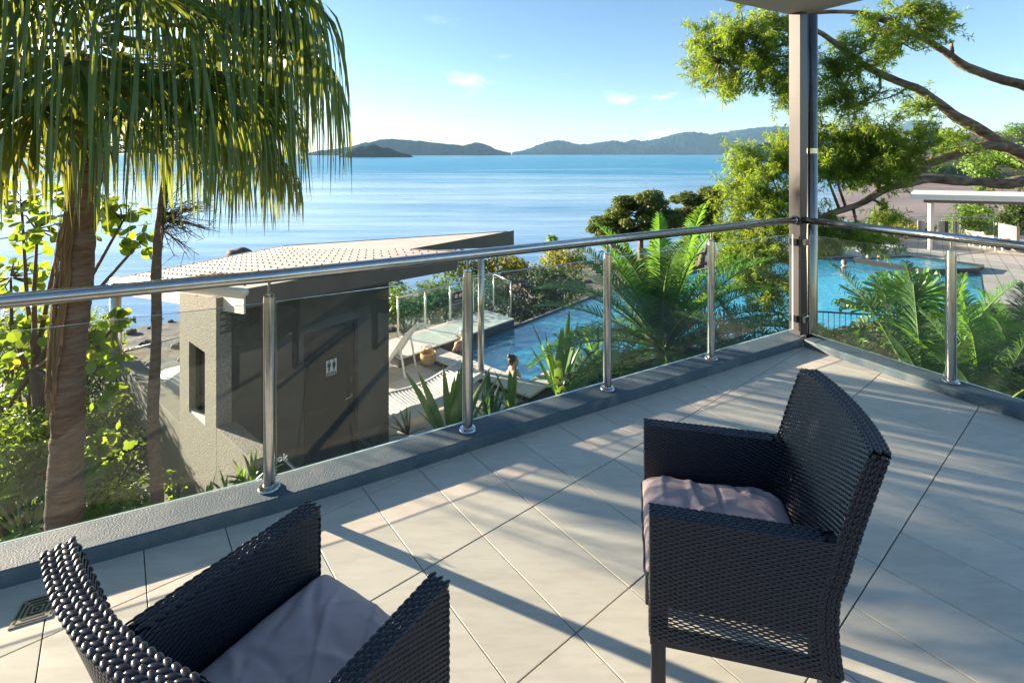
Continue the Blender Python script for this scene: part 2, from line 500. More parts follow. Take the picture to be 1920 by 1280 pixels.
MT['strap_dark'] = leaf('dark_strap_leaf', (0.020, 0.062, 0.034), (0.050, 0.105, 0.045), (0.15, 0.30, 0.06), 0.3, rough=0.3)
MT['feather'] = leaf('feathery_foliage', (0.060, 0.125, 0.024), (0.20, 0.300, 0.034), (0.54, 0.66, 0.05), 0.52, rough=0.5, spec=0.3, patch=0.9)
MT['round_tree'] = leaf('dense_tree_leaf', (0.030, 0.070, 0.013), (0.115, 0.160, 0.024), (0.34, 0.40, 0.03), 0.34, rough=0.5, patch=0.7)
MT['hedge'] = leaf('hedge_leaf', (0.035, 0.090, 0.018), (0.115, 0.195, 0.030), (0.36, 0.52, 0.04), 0.38, rough=0.45, patch=0.8)
MT['sunny'] = leaf('sunny_bank_leaf', (0.075, 0.165, 0.020), (0.22, 0.34, 0.040), (0.55, 0.68, 0.05), 0.46, rough=0.42, patch=1.4)  # brighter leaf copy, sunlight painted into its colour
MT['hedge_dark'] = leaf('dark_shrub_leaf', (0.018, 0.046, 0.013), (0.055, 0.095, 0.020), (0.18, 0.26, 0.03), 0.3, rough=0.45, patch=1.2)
MT['gold'] = leaf('golden_shrub_leaf', (0.11, 0.18, 0.020), (0.33, 0.27, 0.035), (0.55, 0.50, 0.05), 0.40, rough=0.5, patch=1.0)
MT['far_leaf'] = leaf('far_tree_leaf', (0.045, 0.080, 0.025), (0.115, 0.160, 0.045), (0.28, 0.36, 0.06), 0.3, patch=0.12)
MT['far_leaf2'] = leaf('bright_far_leaf', (0.07, 0.15, 0.02), (0.16, 0.27, 0.035), (0.40, 0.55, 0.05), 0.4, patch=0.3)
MT['grass'] = leaf('grass_blade', (0.050, 0.115, 0.016), (0.125, 0.215, 0.028), (0.42, 0.58, 0.05), 0.45)
MT['skin'] = surf('skin', (0.50, 0.29, 0.20), (0.56, 0.34, 0.24), scale=6, rough=0.5)
MT['hair'] = surf('brown_hair', (0.05, 0.028, 0.016), (0.11, 0.065, 0.04), scale=60, rough=0.5)
MT['grey_hair'] = surf('fair_hair', (0.30, 0.22, 0.13), (0.42, 0.33, 0.2), scale=60, rough=0.55)
MT['swim'] = surf('dark_swimwear', (0.02, 0.02, 0.035), rough=0.6)
MT['cap_blue'] = surf('blue_cap_cloth', (0.08, 0.16, 0.32), (0.55, 0.60, 0.66), scale=22, rough=0.8)
MT['straw'] = surf('woven_straw', (0.42, 0.27, 0.11), (0.56, 0.39, 0.19), scale=40, rough=0.85, bump=0.8, bscale=90, bdist=0.006)
MT['red'] = surf('red_cloth', (0.42, 0.06, 0.03), (0.52, 0.09, 0.05), scale=6, rough=0.75)
MT['blue'] = surf('blue_cloth', (0.03, 0.06, 0.28), rough=0.8)
MT['towel'] = surf('pale_towel', (0.62, 0.58, 0.54), (0.70, 0.66, 0.62), scale=8, rough=0.95)
MT['towel_stripe'] = surf('brown_towel_stripe', (0.14, 0.10, 0.09), rough=0.95)
MT['timber'] = surf('grey_timber', (0.25, 0.21, 0.17), (0.35, 0.30, 0.25), scale=5, rough=0.8, stretch=(1, 8, 1))
MT['cream'] = surf('cream_paint', (0.74, 0.67, 0.57), (0.79, 0.72, 0.62), scale=2, rough=0.6)
MT['grate'] = surf('steel_grate', (0.36, 0.35, 0.33), rough=0.35, metal=0.9)
MT['rock'] = surf('shore_rock', (0.06, 0.05, 0.045), (0.17, 0.145, 0.12), scale=3, rough=0.9, bump=1, bscale=9, bdist=0.08)
MT['sign_red'] = surf('sign_red', (0.62, 0.05, 0.06), rough=0.5)
MT['house_wall'] = surf('grey_house_wall', (0.22, 0.25, 0.29), rough=0.7)
MT['house_roof'] = surf('blue_grey_roof', (0.22, 0.29, 0.36), rough=0.5)
# ================================================================== THE SETTING
def vnoise(x, y, s=1.0, seed=0.0):
    """cheap smooth value noise, vectorised"""
    x = np.asarray(x, float) * s + seed * 17.3; y = np.asarray(y, float) * s - seed * 9.1
    xi, yi = np.floor(x), np.floor(y); fx, fy = x - xi, y - yi
    fx = fx * fx * (3 - 2 * fx); fy = fy * fy * (3 - 2 * fy)
    def h(a, b): return np.modf(np.abs(np.sin(a * 127.1 + b * 311.7) * 43758.5453))[0]
    return (h(xi, yi) * (1 - fx) + h(xi + 1, yi) * fx) * (1 - fy) + (h(xi, yi + 1) * (1 - fx) + h(xi + 1, yi + 1) * fx) * fy

def sstep(a, b, x):
    t = np.clip((np.asarray(x, float) - a) / (b - a), 0, 1)
    return t * t * (3 - 2 * t)

def grid_mesh(name, X, Y, Z, smooth=True):
    n, m = X.shape
    V = np.stack([X, Y, Z], -1).reshape(-1, 3)
    i = (np.arange(n - 1)[:, None] * m + np.arange(m - 1)[None, :])
    F = np.stack([i, i + 1, i + m + 1, i + m], -1).reshape(-1, 4)
    return mesh_np(name, V, F, smooth)

SEA_Z = -9.0
DECK_Z = -2.77
WATER_Z = -2.82

# ---- sea
def sea_material():
    m, N, L, b = new_mat('sea_water')
    geo = N.new('ShaderNodeNewGeometry')
    sep = N.new('ShaderNodeSeparateXYZ'); L.new(geo.outputs['Position'], sep.inputs['Vector'])
    # sky reflection painted pale into the near shallows, deep teal channel further out, broken by long streaks
    mp = N.new('ShaderNodeMapping'); mp.inputs['Scale'].default_value = (0.006, 0.026, 1)
    mp.inputs['Rotation'].default_value = (0, 0, R(6))
    L.new(geo.outputs['Position'], mp.inputs['Vector'])
    nz = N.new('ShaderNodeTexNoise'); nz.inputs['Scale'].default_value = 1.0; nz.inputs['Detail'].default_value = 8; nz.inputs['Roughness'].default_value = 0.66; nz.inputs['Distortion'].default_value = 0.6
    L.new(mp.outputs['Vector'], nz.inputs['Vector'])
    dist = N.new('ShaderNodeMapRange'); dist.inputs['From Min'].default_value = 50; dist.inputs['From Max'].default_value = 330
    dist.inputs['To Min'].default_value = -0.16; dist.inputs['To Max'].default_value = 0.34
    L.new(sep.outputs['Y'], dist.inputs['Value'])
    add = N.new('ShaderNodeMath'); add.operation = 'ADD'; L.new(nz.outputs['Fac'], add.inputs[0]); L.new(dist.outputs['Result'], add.inputs[1])
    ruf = N.new('ShaderNodeMapRange'); ruf.inputs['From Min'].default_value = 0.46; ruf.inputs['From Max'].default_value = 0.80
    L.new(add.outputs[0], ruf.inputs['Value'])
    col = N.new('ShaderNodeMixRGB'); mp3 = N.new('ShaderNodeMapping'); mp3.inputs['Scale'].default_value = (0.022, 0.17, 1); mp3.inputs['Rotation'].default_value = (0, 0, R(-4)); L.new(geo.outputs['Position'], mp3.inputs['Vector'])
    n3 = N.new('ShaderNodeTexNoise'); n3.inputs['Scale'].default_value = 1.0; n3.inputs['Detail'].default_value = 9; n3.inputs['Roughness'].default_value = 0.72; L.new(mp3.outputs['Vector'], n3.inputs['Vector'])
    pal = N.new('ShaderNodeValToRGB'); pe = pal.color_ramp.elements; pe[0].position = 0.36; pe[0].color = (0.05, 0.17, 0.34, 1); pe[1].position = 0.64; pe[1].color = (0.32, 0.46, 0.64, 1)
    L.new(n3.outputs['Fac'], pal.inputs['Fac']); L.new(pal.outputs['Color'], col.inputs['Color1'])
    setc(col.inputs['Color2'], (0.008, 0.20, 0.36))
    L.new(ruf.outputs['Result'], col.inputs['Fac']); L.new(col.outputs['Color'], b.inputs['Base Color'])
    rr = N.new('ShaderNodeMapRange'); rr.inputs['To Min'].default_value = 0.16; rr.inputs['To Max'].default_value = 0.30
    L.new(ruf.outputs['Result'], rr.inputs['Value']); L.new(rr.outputs['Result'], b.inputs['Roughness'])
    b.inputs['IOR'].default_value = 1.33
    sp = N.new('ShaderNodeMapRange'); sp.inputs['To Min'].default_value = 0.5; sp.inputs['To Max'].default_value = 0.12
    L.new(ruf.outputs['Result'], sp.inputs['Value']); L.new(sp.outputs['Result'], b.inputs['Specular IOR Level'])
    mp2 = N.new('ShaderNodeMapping'); mp2.inputs['Scale'].default_value = (0.05, 0.22, 1)
    L.new(geo.outputs['Position'], mp2.inputs['Vector'])
    n2 = N.new('ShaderNodeTexNoise'); n2.inputs['Scale'].default_value = 1.0; n2.inputs['Detail'].default_value = 6; n2.inputs['Roughness'].default_value = 0.65
    L.new(mp2.outputs['Vector'], n2.inputs['Vector'])
    st = N.new('ShaderNodeMapRange'); st.inputs['To Min'].default_value = 0.30; st.inputs['To Max'].default_value = 1.0
    L.new(ruf.outputs['Result'], st.inputs['Value'])
    bp = N.new('ShaderNodeBump'); bp.inputs['Distance'].default_value = 0.35
    L.new(st.outputs['Result'], bp.inputs['Strength'])
    L.new(n2.outputs['Fac'], bp.inputs['Height']); L.new(bp.outputs['Normal'], b.inputs['Normal'])
    return m
sb = MB().add([(-8000, 20, SEA_Z), (8000, 20, SEA_Z), (8000, 9100, SEA_Z), (-8000, 9100, SEA_Z)], [(0, 1, 2, 3)])
tag(sb.build('sea', sea_material()), kind='structure')

# ---- ground: falls from the garden to the shore, mudflat to the right, a rising bank beyond the flat
def shore_y(x):
    return np.interp(x, [-60, -25, -8, 5, 20, 45, 80, 260], [21, 23, 30, 42, 47, 58, 66, 80])
def ground_z(x, y):
    x = np.asarray(x, float); y = np.asarray(y, float)
    ys = shore_y(x)
    near = np.where(x < -5.2, -4.3, -4.4) - 0.7 * sstep(-6.5, -10, x)
    z = near + (-8.75 - near) * sstep(0.32, 1.0, y / ys)
    flat = -8.80 - 0.48 * sstep(0, 15, y - ys) - 0.5 * sstep(26, 60, y - ys)
    mud = -8.92 + 0.05 * vnoise(x, y, 0.05)
    wm = sstep(38, 62, x - 0.10 * (y - 90)) * sstep(250, 150, y - 0.25 * (x - 120))
    wm = np.maximum(wm, sstep(95, 125, x) * sstep(66, 90, y))
    wm = wm * sstep(0.56, 0.68, x / np.maximum(y, 1))
    out = np.where(y > ys, flat, z)
    out = np.where(y > ys, out * (1 - wm) + mud * wm, out)
    bank = 7.5 * sstep(0, 42, y - (168 - 0.18 * (x - 130))) * sstep(100, 128, x) + 17 * sstep(20, 190, y - 190) * sstep(118, 220, x)
    bank = bank * sstep(0.66, 0.80, x / np.maximum(y, 1))
    out = out + bank
    out = out + 0.12 * (vnoise(x, y, 0.9, 1) - 0.5) * (y < ys + 6) + 0.10 * (vnoise(x, y, 0.28, 2) - 0.5)
    out = out + bank / 8 * 1.2 * (vnoise(x, y, 0.06, 4) - 0.4)
    return out
def ground_material():
    m, N, L, b = new_mat('shore_ground')
    geo = N.new('ShaderNodeNewGeometry'); sep = N.new('ShaderNodeSeparateXYZ'); L.new(geo.outputs['Position'], sep.inputs['Vector'])
    n1 = N.new('ShaderNodeTexNoise'); n1.inputs['Scale'].default_value = 0.9; n1.inputs['Detail'].default_value = 8; n1.inputs['Roughness'].default_value = 0.7
    L.new(geo.outputs['Position'], n1.inputs['Vector'])
    r1 = N.new('ShaderNodeValToRGB'); e = r1.color_ramp.elements
    e[0].position = 0.33; e[0].color = (0.030, 0.028, 0.026, 1); e[1].position = 0.70; e[1].color = (0.34, 0.33, 0.32, 1)
    q = e.new(0.50); q.color = (0.15, 0.13, 0.115, 1)
    L.new(n1.outputs['Fac'], r1.inputs['Fac'])
    # weed patches on the rocks
    n3 = N.new('ShaderNodeTexNoise'); n3.inputs['Scale'].default_value = 0.22; n3.inputs['Detail'].default_value = 6
    L.new(geo.outputs['Position'], n3.inputs['Vector'])
    r3 = N.new('ShaderNodeValToRGB'); r3.color_ramp.elements[0].position = 0.5; r3.color_ramp.elements[1].position = 0.6
    L.new(n3.outputs['Fac'], r3.inputs['Fac'])
    weed = N.new('ShaderNodeMixRGB'); setc(weed.inputs['Color2'], (0.20, 0.105, 0.035))
    wf = N.new('ShaderNodeMath'); wf.operation = 'MULTIPLY'; wf.inputs[1].default_value = 0.7
    L.new(r3.outputs['Color'], wf.inputs[0]); L.new(wf.outputs[0], weed.inputs['Fac']); L.new(r1.outputs['Color'], weed.inputs['Color1'])
    # soil and leaf litter higher up
    soil = N.new('ShaderNodeValToRGB'); s = soil.color_ramp.elements
    s[0].color = (0.025, 0.030, 0.012, 1); s[1].color = (0.10, 0.085, 0.045, 1)
    L.new(n1.outputs['Fac'], soil.inputs['Fac'])
    hi = N.new('ShaderNodeMapRange'); hi.inputs['From Min'].default_value = -8.75; hi.inputs['From Max'].default_value = -8.0
    L.new(sep.outputs['Z'], hi.inputs['Value'])
    m1 = N.new('ShaderNodeMixRGB'); L.new(hi.outputs['Result'], m1.inputs['Fac']); L.new(weed.outputs['Color'], m1.inputs['Color1']); L.new(soil.outputs['Color'], m1.inputs['Color2'])
    # smooth tidal mud to the right
    mp = N.new('ShaderNodeMapping'); mp.inputs['Scale'].default_value = (0.03, 0.16, 1); L.new(geo.outputs['Position'], mp.inputs['Vector'])
    n4 = N.new('ShaderNodeTexNoise'); n4.inputs['Scale'].default_value = 1.0; n4.inputs['Detail'].default_value = 6; L.new(mp.outputs['Vector'], n4.inputs['Vector'])
    mud = N.new('ShaderNodeValToRGB'); k = mud.color_ramp.elements
    k[0].position = 0.35; k[0].color = (0.20, 0.135, 0.10, 1); k[1].position = 0.65; k[1].color = (0.34, 0.25, 0.19, 1)
    L.new(n4.outputs['Fac'], mud.inputs['Fac'])
    mx = N.new('ShaderNodeMapRange'); mx.inputs['From Min'].default_value = 40; mx.inputs['From Max'].default_value = 60
    L.new(sep.outputs['X'], mx.inputs['Value'])
    lowm = N.new('ShaderNodeMapRange'); lowm.inputs['From Min'].default_value = -8.2; lowm.inputs['From Max'].default_value = -8.75
    L.new(sep.outputs['Z'], lowm.inputs['Value'])
    ml = N.new('ShaderNodeMath'); ml.operation = 'MULTIPLY'; L.new(mx.outputs['Result'], ml.inputs[0]); L.new(lowm.outputs['Result'], ml.inputs[1])
    m2 = N.new('ShaderNodeMixRGB'); L.new(ml.outputs[0], m2.inputs['Fac']); L.new(m1.outputs['Color'], m2.inputs['Color1']); L.new(mud.outputs['Color'], m2.inputs['Color2'])
    L.new(m2.outputs['Color'], b.inputs['Base Color'])
    rr = N.new('ShaderNodeMapRange'); rr.inputs['To Min'].default_value = 0.9; rr.inputs['To Max'].default_value = 0.45
    L.new(ml.outputs[0], rr.inputs['Value']); L.new(rr.outputs['Result'], b.inputs['Roughness'])
    bp = N.new('ShaderNodeBump'); bp.inputs['Strength'].default_value = 0.9; bp.inputs['Distance'].default_value = 0.15
    L.new(n1.outputs['Fac'], bp.inputs['Height']); L.new(bp.outputs['Normal'], b.inputs['Normal'])
    return m
gx = np.concatenate([np.linspace(-90, -20, 36), np.linspace(-19, 30, 90), np.linspace(31, 420, 150)])
gy = np.concatenate([np.linspace(-6, 70, 130), np.linspace(71, 460, 130)])
GX, GY = np.meshgrid(gx, gy)
gm = grid_mesh('ground', GX, GY, ground_z(GX, GY))
tag(mobj('ground', gm, ground_material()), kind='structure')

# ---- hills over the water
def hill_material(name, dark, light, sc_):
    m, N, L, b = new_mat(name)
    geo = N.new('ShaderNodeNewGeometry')
    n1 = N.new('ShaderNodeTexNoise'); n1.inputs['Scale'].default_value = sc_; n1.inputs['Detail'].default_value = 10; n1.inputs['Roughness'].default_value = 0.72
    L.new(geo.outputs['Position'], n1.inputs['Vector'])
    r1 = N.new('ShaderNodeValToRGB'); e = r1.color_ramp.elements
    e[0].position = 0.36; e[0].color = (*dark, 1); e[1].position = 0.66; e[1].color = (*light, 1)
    L.new(n1.outputs['Fac'], r1.inputs['Fac']); L.new(r1.outputs['Color'], b.inputs['Base Color'])
    b.inputs['Roughness'].default_value = 1.0; b.inputs['Specular IOR Level'].default_value = 0.0
    bp = N.new('ShaderNodeBump'); bp.inputs['Strength'].default_value = 1.0; bp.inputs['Distance'].default_value = 40
    L.new(n1.outputs['Fac'], bp.inputs['Height']); L.new(bp.outputs['Normal'], b.inputs['Normal'])
    return m
def ridge(name, prof, Y, depth, label, mat, rough, seed, nx=420, ny=40, group=None):
    """forested hill: silhouette profile [(u, v)], at distance Y, falling to the water in front and behind"""
    us = np.array([p[0] for p in prof], float); vs_ = np.array([p[1] for p in prof], float)
    uu = np.linspace(us[0], us[-1], nx)
    top = (288 - np.interp(uu, us, vs_)) * Y / FPX + H - SEA_Z
    x = (uu - 960) / FPX * Y
    t = np.linspace(-1, 1, ny)
    X = np.repeat(x[None, :], ny, 0); T = np.repeat(t[:, None], nx, 1)
    Yg = Y + T * depth * (0.75 + 0.4 * vnoise(X, X * 0, 3.0 / depth, seed))
    spur = 0.55 * (vnoise(X, Yg, 2.2 / depth, seed) - 0.5) * (1 - np.abs(T)) * 2
    prof_t = np.clip(np.cos(T * math.pi / 2) ** 0.8, 0, 1)
    Z = top[None, :] * np.clip(prof_t + spur * (np.abs(T) > 0.12) * prof_t, 0, 1.0)
    trees = (rng.random(Z.shape) - 0.35) * rough * np.clip(Z / 6, 0, 1) + rough * 0.8 * (vnoise(X, Yg, 0.035, seed + 3) - 0.5)
    Z = SEA_Z - 1.5 + Z + 1.5 + trees * (np.abs(T) < 0.97)
    Z = np.where(np.abs(T) > 0.985, SEA_Z - 3, Z)
    o = mobj(name, grid_mesh(name, X, Yg, Z), mat)
    return tag(o, kind='structure')
hill_a = hill_material('hazy_forest_hill', (0.006, 0.028, 0.026), (0.018, 0.052, 0.044), 0.012)  # blue of the distant haze mixed into the forest colour
hill_b = hill_material('forest_island', (0.008, 0.026, 0.016), (0.022, 0.048, 0.028), 0.02)
ridge('hill', [(960, 288), (985, 283), (1005, 275), (1022, 268), (1048, 264), (1066, 267), (1076, 271), (1100, 272), (1130, 267), (1152, 264),
               (1170, 268), (1188, 262), (1203, 266), (1225, 264), (1255, 256), (1280, 250), (1300, 252), (1330, 254), (1352, 250), (1380, 246),
               (1410, 242), (1440, 240), (1480, 243), (1530, 248), (1580, 256), (1640, 262), (1700, 268), (1760, 277), (1800, 288)],
      4300, 520, 'hill', hill_a, 14, 2)
ridge('island_hill', [(600, 286), (640, 280), (668, 276), (690, 270), (712, 263), (738, 261), (762, 264), (790, 265), (812, 269), (840, 272), (868, 274),
                      (882, 271), (896, 269), (912, 273), (930, 281), (945, 285), (958, 288)], 3000, 260, 'hill', hill_b, 9, 5)
ridge('islet', [(650, 290), (662, 281), (676, 275), (690, 276), (704, 273), (716, 278), (730, 277), (738, 283), (748, 288), (768, 291)], 1400, 60, 'hill', hill_b, 4, 8, nx=200)
ridge('headland', [(1405, 294), (1420, 289), (1432, 280), (1448, 274), (1470, 266), (1500, 262), (1560, 258), (1640, 250), (1720, 254), (1780, 252)], 640, 70, 'hill',
      hill_material('near_headland', (0.012, 0.045, 0.010), (0.036, 0.085, 0.020), 0.12), 6, 9, nx=420)
ridge('mountain', [(1600, 288), (1650, 268), (1690, 240), (1710, 226), (1728, 231), (1760, 250), (1800, 262), (1850, 268), (1900, 262), (1960, 258), (2100, 288)], 5200, 500, 'hill', hill_a, 14, 4)

# ================================================================== BALCONY
WA = R(29.0)                                  # direction of the left balustrade, seen from above
wdir = np.array((math.cos(WA), math.sin(WA))); nout = np.array((-math.sin(WA), math.cos(WA)))
P2 = np.array((-0.247, 2.78)); SP = 0.996
posts_left = [P2 + (k - 1) * SP * wdir for k in range(4)]           # four posts in view
corner = P2 + 3 * SP * wdir + 0.10 * wdir
bend = posts_left[0]
WB = R(25.0)                                  # past the first post the kerb bends a little
bdir = np.array((math.cos(WB), math.sin(WB))); bout = np.array((-math.sin(WB), math.cos(WB)))
left_end = bend - 2.6 * bdir
rdir = np.array((math.sin(WA), -math.cos(WA))); rout = np.array((math.cos(WA), math.sin(WA)))   # right balustrade
right_end = corner + 3.0 * rdir
posts_right = [corner + 1.045 * rdir]

# ---- floor: one tile = one object
floor_o = MB().prism([tuple(left_end + bout * 0.05), tuple(bend + nout * 0.05), tuple(corner + nout * .05 + rout * .05), tuple(right_end + rout * .05),
                      (4.3, -2.0), (-4.2, -2.0)], -0.30, -0.0135)
floor_o = tag(floor_o.build('balcony_floor', MT['grout']), kind='structure')
TH = R(38.5); tA = np.array((math.cos(TH), math.sin(TH))); tB = np.array((-math.sin(TH), math.cos(TH)))
planes = []
def plane_from(p, n): return (n[0], n[1], float(np.dot(p, n)))
planes0 = [plane_from(corner, rout), (0, -1, -(0.40)), (-1, 0, 3.4), (1, 0, 3.9)]
full = None
for i in range(-16, 26):
    for j in range(-14, 12):
        g = 0.0018
        a0, a1 = 0.927 + 0.279 * i + g, 0.927 + 0.279 * (i + 1) - g
        b0, b1 = 1.171 + 0.5415 * j + g * 1.3, 1.171 + 0.5415 * (j + 1) - g * 1.3
        cen = tA * (a0 + a1) / 2 + tB * (b0 + b1) / 2
        quad = [tuple(tA * a + tB * b) for a, b in ((a0, b0), (a1, b0), (a1, b1), (a0, b1))]
        edge_pl = plane_from(bend, bout) if float(np.dot(cen - bend, wdir)) < 0 else plane_from(corner, nout)
        pl = clip_poly(quad, planes0 + [edge_pl])
        if len(pl) < 3: continue
        area = abs(sum(pl[k][0] * pl[(k + 1) % len(pl)][1] - pl[(k + 1) % len(pl)][0] * pl[k][1] for k in range(len(pl)))) / 2
        if area < 0.004: continue
        # only tiles the picture can show
        if max(abs(q[0]) / max(q[1], 0.3) for q in pl) > 4 and cen[1] < 0.8: continue
        rel = [(q[0] - cen[0], q[1] - cen[1]) for q in pl]
        isfull = len(pl) == 4 and abs(area - (a1 - a0) * (b1 - b0)) < 1e-6
        if isfull and full is not None: me = full
        else:
            me = MB().prism(rel, -0.012, 0.0).mesh('tile')
            if isfull: full = me
        o = mobj('tile', me, MT['tile'], None)
        o.location = (cen[0], cen[1], random.uniform(-0.0006, 0.0006))
        o.parent = floor_o
        bv = o.modifiers.new('bevel', 'BEVEL'); bv.width = 0.0012; bv.segments = 1

# ---- kerbs
KI, KO, KH = 0.10, 0.085, 0.062
def offs(p, n, d): return np.asarray(p) + np.asarray(n) * d
mid_n = nrm(nout + bout)
in_bend, out_bend = offs(bend, -mid_n, KI), offs(bend, mid_n, KO)
in_corner = corner - nout * KI - rout * KI; out_corner = corner + nout * KO + rout * KO
kerb = MB().prism([tuple(offs(left_end, -bout, KI)), tuple(in_bend), tuple(in_corner), tuple(out_corner), tuple(out_bend), tuple(offs(left_end, bout, KO))], -0.35, KH)
kl = kerb.build('kerb', MT['kerb'], bevel=0.012, segs=3)
tag(kl, 'blue-grey rendered kerb under the long left glass balustrade', 'kerb')
smooth_by_angle(kl, 50)
kerb2 = MB().prism([tuple(in_corner + rdir * 0.002), tuple(out_corner + rdir * 0.187), tuple(offs(right_end, rout, KO)), tuple(offs(right_end, -rout, KI))], -0.35, KH - 0.002)
kerb2.V = kerb2.V
kr = kerb2.build('kerb', MT['kerb'], bevel=0.012, segs=3)
tag(kr, 'blue-grey rendered kerb under the short right glass balustrade', 'kerb')
smooth_by_angle(kr, 50)
# outer wall of the balcony, below the kerb
bw = MB().prism([tuple(offs(left_end, bout, 0.04)), tuple(offs(bend, mid_n, 0.04)), tuple(corner + nout * .04 + rout * .04), tuple(offs(right_end, rout, 0.04)),
                 (4.0, -2.2), (-4.0, -2.2)], -4.6, -0.34)
tag(bw.build('balcony_wall', MT['smooth_render']), 'rendered wall carrying the balcony below the kerb', 'wall')

# ---- balustrades
RAIL_Z, GLASS_LO, GLASS_HI = 1.035, 0.112, 0.915
post_meshes = {}
def make_post(parent, xy, rot):
    if not post_meshes:
        post_meshes['tube'] = MB().lathe([(0.026, KH + 0.004), (0.026, 0.930), (0.0245, 0.940), (0.0245, 0.947), (0.006, 0.949)], n=28).mesh('post')
        post_meshes['flange'] = MB().lathe([(0.047, KH - 0.001), (0.048, KH + 0.004), (0.044, KH + 0.010), (0.028, KH + 0.013)], n=28).mesh('base_flange')
        post_meshes['stem'] = MB().lathe([(0.0065, 0.940), (0.0065, RAIL_Z - 0.025)], n=14).mesh('stem')
        for k, v in post_meshes.items():
            v.materials.append(MT['steel'])
            v.polygons.foreach_set('use_smooth', np.ones(len(v.polygons), dtype=bool))
            try: v.set_sharp_from_angle(angle=R(40))
            except Exception: pass
    p = bpy.data.objects.new('post', post_meshes['tube']); COL.objects.link(p); p.parent = parent
    p.location = Vector((xy[0], xy[1], 0)) - parent.location
    for nm in ('flange', 'stem'):
        s = bpy.data.objects.new('base_flange' if nm == 'flange' else 'stem', post_meshes[nm]); COL.objects.link(s); s.parent = p
    return p
def make_pane(parent, a, b, lo, hi, mat, th=0.011, edge=True):
    """clear sheet between two points in plan with its own bright cut edges"""
    a = np.asarray(a, float); b = np.asarray(b, float); d = nrm(b - a); n = np.array((-d[1], d[0])) * th / 2
    vs_ = [(*(a - n), lo), (*(b - n), lo), (*(b - n), hi), (*(a - n), hi), (*(a + n), lo), (*(b + n), lo), (*(b + n), hi), (*(a + n), hi)]
    mb = MB().add(vs_, [(0, 1, 2, 3), (5, 4, 7, 6), (0, 4, 5, 1), (3, 2, 6, 7), (0, 3, 7, 4), (1, 5, 6, 2)])
    me = mb.mesh('glass_panel'); me.materials.append(mat); me.materials.append(MT['glass_edge'])
    for k in range(2, 6): me.polygons[k].material_index = 1
    return mobj('glass_panel', me, None, parent)
railing = thing('glass_balustrade', 'long stainless and glass balustrade along the left kerb', 'balustrade', (*posts_left[1], KH))
left_posts = [bend - 1.35 * bdir] + posts_left
for xy in left_posts: make_post(railing, xy, 0)
seq = left_posts + [corner - wdir * 0.075]
for k in range(len(seq) - 1):
    d = nrm(seq[k + 1] - seq[k]); end = 0.030 if k < len(seq) - 2 else 0.004
    make_pane(railing, seq[k] + d * 0.030, seq[k + 1] - d * end, GLASS_LO, GLASS_HI, MT['glass'])
make_pane(railing, left_end, left_posts[0] - bdir * 0.03, GLASS_LO, GLASS_HI, MT['glass'])
rp_ = [(*left_end, RAIL_Z), (*(bend - bdir * 0.05), RAIL_Z), (*(bend - bdir * 0.02), RAIL_Z), (*(bend + wdir * 0.02), RAIL_Z), (*(bend + wdir * 0.05), RAIL_Z), (*(corner - wdir * 0.055), RAIL_Z)]
MB().tube(rp_, 0.0285, 24).build('handrail', MT['steel'], railing, smooth=True)
MB().tube([(*(corner - wdir * 0.068), RAIL_Z), (*(corner - wdir * 0.055), RAIL_Z)], 0.036, 24).build('rail_flange', MT['steel'], railing, smooth=True)
railing_r = thing('glass_balustrade', 'short stainless and glass balustrade right of the corner column', 'balustrade', (*posts_right[0], KH))
for xy in posts_right + [corner + 2.1 * rdir]: make_post(railing_r, xy, 0)
make_pane(railing_r, corner + rdir * 0.10, posts_right[0] - rdir * 0.03, GLASS_LO - 0.02, GLASS_HI, MT['glass'])
make_pane(railing_r, posts_right[0] + rdir * 0.03, corner + 2.1 * rdir - rdir * 0.03, GLASS_LO - 0.02, GLASS_HI, MT['glass'])
MB().tube([(*(corner + rdir * 0.03), RAIL_Z), (*(right_end), RAIL_Z)], 0.0285, 24).build('handrail', MT['steel'], railing_r, smooth=True)
# etched lettering low on the first big pane
def text_mesh(body, size, extrude=0.0006):
    cu = bpy.data.curves.new('lettering', 'FONT'); cu.body = body; cu.size = size; cu.extrude = extrude
    cu.align_x = 'CENTER'; cu.align_y = 'CENTER'
    to = bpy.data.objects.new('lettering', cu); COL.objects.link(to)
    dg = bpy.context.evaluated_depsgraph_get(); dg.update()
    me = bpy.data.meshes.new_from_object(to.evaluated_get(dg))
    bpy.data.objects.remove(to); bpy.data.curves.remove(cu)
    me.name = 'lettering'
    return me
def put_text(body, size, mat, loc, xdir, parent, name='lettering'):
    """lettering standing upright with its reading direction along xdir (plan vector)"""
    me = text_mesh(body, size); me.materials.clear(); me.materials.append(mat)
    o = bpy.data.objects.new(name, me); COL.objects.link(o)
    x = Vector((xdir[0], xdir[1], 0)).normalized(); z = Vector((0, 0, 1)); y = x.cross(z)      # y: away from reader? normal = -y
    M = Matrix((x, z, x.cross(z))).transposed().to_4x4()
    o.rotation_euler = M.to_euler()
    o.location = Vector([float(c) for c in loc]) - world_loc(parent)
    o.parent = parent
    return o
put_text('ok', 0.045, MT['white'], (*(bend + wdir * 0.055 - nout * 0.0075), GLASS_LO + 0.075), wdir, railing)

